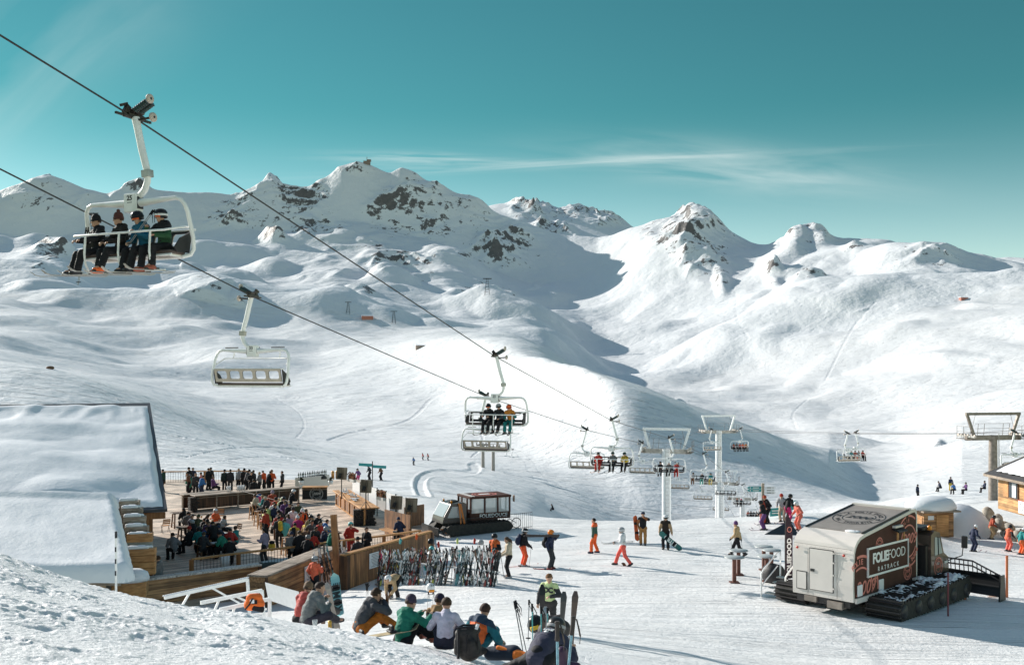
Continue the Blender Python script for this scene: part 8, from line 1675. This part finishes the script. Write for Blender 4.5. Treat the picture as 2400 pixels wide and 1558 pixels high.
for i, (u, vt, vb) in enumerate(((860,1378,1436),(887,1375,1440))):
    p0 = G(u, vb, 19, 60); pt_ = P(u, vt, p0.y); put_pole('lightgrey', p0, pt_, ['ski pole under the left black glove','ski pole under the right black glove'][i], 'poles carrying helmet and gloves'); gl = thing('glove', ['black glove upside down on a pole, left of the pair','black glove upside down on a pole, right of the pair'][i], 'glove', pt_+Vector((0,0,.05)), .3+i, 'gloves drying on ski poles'); mb = MB(); mb.use(cloth(cc('black'))); pr = [(V3(0,0,-.1), V3(0,0,.06), .045, .055)]+[(V3(o,0,.06), V3(o*1.8,0,.20), .018, .014) for o in (-.045,-.015,.015,.045)]+[(V3(.04,0,.0), V3(.11,0,.08), .018, .014)]
    vs, fs = sdf_mesh(pr, .012, .015); mb.add([tuple(v) for v in vs], [tuple(int(i) for i in q) for q in fs], True); mb.build('hand', None, gl)
# boards and skis stuck in the snow beside the grey jacket man
sb = snowboard(1.5,.28,(0,0,0),(0,0,0), mat('mint_board', (.30,.58,.58), .35), 'mint green snowboard standing upright behind the seated men', text=('ROME',-.12,.30), tc='board_ink' if 'board_ink' in MATS else 'white_print', nose=.22)
a, b = P(797,1447,21.5), P(784,1346,22.2); sb.rotation_mode = 'QUATERNION'; sb.rotation_quaternion = Vector((0,1,0)).rotation_difference((b-a).normalized()) @ Euler((0,0,0)).to_quaternion() ; d_ = (b-a).normalized(); f_ = Vector((.1,-1,0)); f_ = (f_-d_*f_.dot(d_)).normalized(); sb.rotation_quaternion = Matrix((d_.cross(f_), d_, f_)).transposed().to_quaternion(); sb.location = (a+b)/2; sb.scale = ((b-a).length/1.5*1.0, (b-a).length/1.5, 1)
upright_ski(766,1366,1455,20.5,.13, mat('pale_ski', (.42,.36,.31), .5), 'pale wooden looking ski leaning beside the mint snowboard', lean=-26)
upright_ski(778,1370,1452,23.0,.09, mat('grey_base', (.10,.095,.09), .5), 'grey ski in front of the mint snowboard', lean=-2)
upright_ski(757,1395,1462,19.8,.10, mat('brown_base', (.16,.105,.085), .5), 'brown ski tail standing beside the grey jacket man')
pool('gear_bag', 'heap of black bindings and straps behind the seated men', 'gear', P(768,1440,21), .2, [(V3(-.15,0,.06), V3(.12,0,.08), .09, .10), (V3(.05,0,.18), V3(.2,0,.06), .05, .07), (V3(-.1,0,.2), V3(-.14,0,.3), .04, .04)], mat('gear_cloth', (.06,.05,.05), .7), .03)
ls = snowboard(1.5,.28, P(884,1478,17.0), (R(4),R(-6),R(-68)), mat('sand_board', (.55,.45,.28), .4, var=.4, vscale=5), 'sand and green snowboard lying in front of the orange trousered man'); ls.location.z = zg(ls.location.x, ls.location.y)+.06
cp = thing('drink_can', 'golden can on the snow by the grey jacket man', 'can', GD(773,17.6), 0); mb = MB(); mb.use(mat('gold_can', (.60,.36,.07), .35, .5, var=.4, vscale=14)); mb.lathe([(.001,0),(.03,0),(.034,.01),(.034,.15),(.028,.165),(.001,.165)], 12); mb.build('can', None, cp)
cu_ = thing('plastic_cup', 'clear plastic cup in front of the grey jacket man', 'cup', GD(738,17.4), 0); mb = MB(); mb.use(GL); mb.lathe([(.001,0),(.035,0),(.05,.13),(.047,.13),(.033,.005)], 12); mb.build('cup', None, cu_)
h2 = s2.matrix_basis @ Vector(PJ[s2.name]['HR'] if 0 else PJ[s2.name]['HR']); bo2 = thing('bottle', 'small brown bottle held by the charcoal jacket man', 'bottle', h2+Vector((.06,.02,.0)), 0); mb = MB(); mb.use(mat('brown_glass', (.12,.04,.015), .15)); mb.lathe([(.001,-.05),(.03,-.05),(.03,.08),(.013,.13),(.012,.19),(.001,.19)], 10); mb.build('glass', None, bo2)
# ---- far details on the slopes
def far_tower(u, v, D, h_, label):
    p = GD(u, D) if v is None else G(u, v, D*.6, D*1.5); k = p.y; t = thing('cableway_tower', label, 'lattice tower', p, 0, 'far cableway towers'); w_ = h_*.16; mb = MB(); mb.use(STEEL_D)
    for sx in (-1,1):
        for sy in (-1,1): mb.bar((sx*w_,sy*w_,-2), (sx*w_*.3,sy*w_*.3,h_), h_*.02, h_*.02)
    for z in np.linspace(.1,.95,6): q = w_*(1-.7*z); mb.bar((-q,-q,z*h_),(q,-q,z*h_+h_*.08), h_*.012, h_*.012); mb.bar((q,-q,z*h_),(-q,-q,z*h_+h_*.08), h_*.012, h_*.012)
    mb.bar((-h_*.28,0,h_),(h_*.28,0,h_), h_*.04, h_*.05); mb.build('lattice', None, t)
far_tower(1142,690,1900,27,'lattice cableway tower on the shaded ridge, highest of the three'); far_tower(816,738,1400,14,'lattice cableway tower above the red roofed hut, left'); far_tower(923,758,1400,15,'lattice cableway tower right of the red roofed hut'); far_tower(218,545,2400,48,'lattice tower on the shaded slope behind the near chair')
def far_house(u, v, D, w_, h_, m, label, roof=True):
    p = G(u, v, D*.55, D*1.6); t = thing('mountain_hut', label, 'mountain hut', p, .2, 'far mountain huts'); mb = MB(); mb.use(m); mb.box((0,0,h_/2-1), (w_,w_*.5,h_+2)); mb.build('wall', None, t); mb = MB(); mb.use(SNOWCAP); mb.poly([(-w_*.55,-w_*.32,h_),(w_*.55,-w_*.32,h_),(w_*.5,-w_*.1,h_*1.35),(-w_*.5,-w_*.1,h_*1.35)], (0,w_*.5,0)); mb.build('roof', None, t)
REDB = mat('red_timber', (.45,.17,.12), .7); DKB = mat('dark_hut', (.22,.17,.14), .8)
far_house(861,750,1350,14,3.6,REDB,'low red walled hut below the left towers'); far_house(985,815,900,6.5,1.5,mat('hut_brown',(.36,.27,.22),.8),'dark mountain hut at the centre of the slope'); far_house(2258,702,1500,10,2.2,REDB,'tiny dark red hut on the far right slope')
sm_ = P(860,388,2697); st_ = thing('summit_station', 'small antenna station on the highest summit', 'station', (sm_.x, sm_.y, zg(sm_.x, sm_.y)-2), 0); mb = MB(); mb.use(DKB); mb.box((0,0,6), (18,10,9)); mb.box((6,0,12), (10,8,5)); mb.bar((0,0,8),(0,0,22),1.2,1.2); mb.build('building', None, st_)
for (u, v, w_, h_, l) in ((118,862,.55,.9,'brown boulder poking out of the near left snow shoulder'),):
    p = G(u, v+3, 120, 260); t = thing('boulder', l, 'boulder', p); mb = MB(); mb.use(mat('brown_rock', (.14,.08,.05), .9, bump=1, bscale=3)); mb.ball((0,0,.2), w_, 7, (1.3,1,.6)); mb.build('stone', None, t)
# ---------------------------------------------------------------- camera, sky, sun
cam = bpy.data.cameras.new('camera'); co = bpy.data.objects.new('camera', cam); C.objects.link(co)
co.location = (0,0,0); co.rotation_euler = (R(90),0,0); cam.lens = 35; cam.sensor_width = 36; cam.sensor_fit = 'HORIZONTAL'
cam.shift_y = (VH-779)/2400; cam.clip_start = .1; cam.clip_end = 40000; SC.camera = co
w = bpy.data.worlds.new('World'); SC.world = w; w.use_nodes = True; nt = w.node_tree; L = nt.links.new
bg = nt.nodes['Background']; sky = nt.nodes.new('ShaderNodeTexSky'); sky.sky_type = 'NISHITA'; sky.sun_disc = False
sky.sun_elevation = R(SUN_EL); sky.sun_rotation = R(SUN_AZ); sky.altitude = 2300; sky.air_density = 1.0; sky.dust_density = .2; sky.ozone_density = 1.5
tint = nt.nodes.new('ShaderNodeMix'); tint.data_type = 'RGBA'; tint.blend_type = 'MULTIPLY'; tint.inputs[0].default_value = 1
L(sky.outputs[0], tint.inputs[6])
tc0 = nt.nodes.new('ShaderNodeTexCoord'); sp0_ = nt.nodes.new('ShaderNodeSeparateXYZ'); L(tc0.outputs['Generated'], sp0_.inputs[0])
up_r = nt.nodes.new('ShaderNodeMapRange'); up_r.interpolation_type = 'SMOOTHSTEP'; up_r.inputs[1].default_value = .36; up_r.inputs[2].default_value = .62; L(sp0_.outputs[2], up_r.inputs[0])  # upper sky, out of view, made brighter and neutral as added fill for shade
tm = nt.nodes.new('ShaderNodeMix'); tm.data_type = 'RGBA'; lo_r = nt.nodes.new('ShaderNodeMapRange'); lo_r.interpolation_type = 'SMOOTHSTEP'; lo_r.inputs[1].default_value = .05; lo_r.inputs[2].default_value = .26; L(sp0_.outputs[2], lo_r.inputs[0]); t0_ = nt.nodes.new('ShaderNodeMix'); t0_.data_type = 'RGBA'; t0_.inputs[6].default_value = SKY_LOW; t0_.inputs[7].default_value = SKY_TINT; L(lo_r.outputs[0], t0_.inputs[0]); L(t0_.outputs[2], tm.inputs[6]); tm.inputs[7].default_value = SKY_HIGH_FILL; L(up_r.outputs[0], tm.inputs[0]); L(tm.outputs[2], tint.inputs[7])
# thin cirrus, by direction
tc = nt.nodes.new('ShaderNodeTexCoord'); sp = nt.nodes.new('ShaderNodeSeparateXYZ'); L(tc.outputs['Generated'], sp.inputs[0])
def MA(op, a, b=None, c=None):
    n = nt.nodes.new('ShaderNodeMath'); n.operation = op
    for i, q in enumerate((a, b, c)):
        if q is None: continue
        if isinstance(q, (int, float)): n.inputs[i].default_value = q
        else: L(q, n.inputs[i])
    return n.outputs[0]
cx = MA('DIVIDE', sp.outputs[0], sp.outputs[1]); cz = MA('DIVIDE', sp.outputs[2], sp.outputs[1])
def streak(x0, z0, wx, wz, slope, sx, sz, amt, off):
    dz = MA('SUBTRACT', MA('SUBTRACT', cz, z0), MA('MULTIPLY', MA('SUBTRACT', cx, x0), slope))
    ex = MA('POWER', MA('ABSOLUTE', MA('DIVIDE', MA('SUBTRACT', cx, x0), wx)), 2.0); ez = MA('POWER', MA('ABSOLUTE', MA('DIVIDE', dz, wz)), 2.0)
    env = MA('POWER', 2.718, MA('MULTIPLY', MA('ADD', ex, ez), -1.0))
    cb = nt.nodes.new('ShaderNodeCombineXYZ'); L(MA('MULTIPLY', cx, sx), cb.inputs[0]); L(MA('MULTIPLY', dz, sz), cb.inputs[1]); cb.inputs[2].default_value = off
    n = nt.nodes.new('ShaderNodeTexNoise'); n.inputs['Scale'].default_value = 1; n.inputs['Detail'].default_value = 6; n.inputs['Distortion'].default_value = .6; L(cb.outputs[0], n.inputs['Vector'])
    mr = nt.nodes.new('ShaderNodeMapRange'); mr.inputs[1].default_value = .35; mr.inputs[2].default_value = .75; L(n.outputs[0], mr.inputs[0])
    return MA('MULTIPLY', MA('MULTIPLY', env, mr.outputs[0]), amt)
cl = MA('ADD', streak(-.09, .2125, .075, .006, -.03, 9, 140, .8, 1.0), streak(.07, .2095, .19, .0042, .05, 6, 160, .7, 3.0))
cl = MA('ADD', cl, streak(.22, .203, .14, .020, -.10, 7, 45, .62, 7.0))
cl = MA('ADD', cl, streak(-.5, .30, .2, .07, .6, 4, 9, .35, 11.0))
fr = MA('MULTIPLY', cl, MA('GREATER_THAN', sp.outputs[1], .05))
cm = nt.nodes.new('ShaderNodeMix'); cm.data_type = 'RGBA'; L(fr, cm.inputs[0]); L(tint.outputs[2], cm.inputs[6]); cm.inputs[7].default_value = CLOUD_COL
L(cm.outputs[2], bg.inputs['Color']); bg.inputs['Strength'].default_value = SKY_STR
s = bpy.data.lights.new('sun', 'SUN'); s.energy = SUN_STR; s.angle = R(.5); s.color = (1,.945,.87)
so = bpy.data.objects.new('sun', s); C.objects.link(so)
_sd = Vector((math.sin(R(SUN_AZ))*math.cos(R(SUN_EL)), math.cos(R(SUN_AZ))*math.cos(R(SUN_EL)), math.sin(R(SUN_EL))))
so.rotation_euler = _sd.to_track_quat('Z', 'Y').to_euler(); so.location = (0, 0, 60)
vs = SC.view_settings; vs.view_transform = 'Standard'; vs.look = 'None'; vs.exposure = EXPO; vs.gamma = 1
SC.cycles.max_bounces = 6; SC.cycles.diffuse_bounces = 3; SC.cycles.use_denoising = True
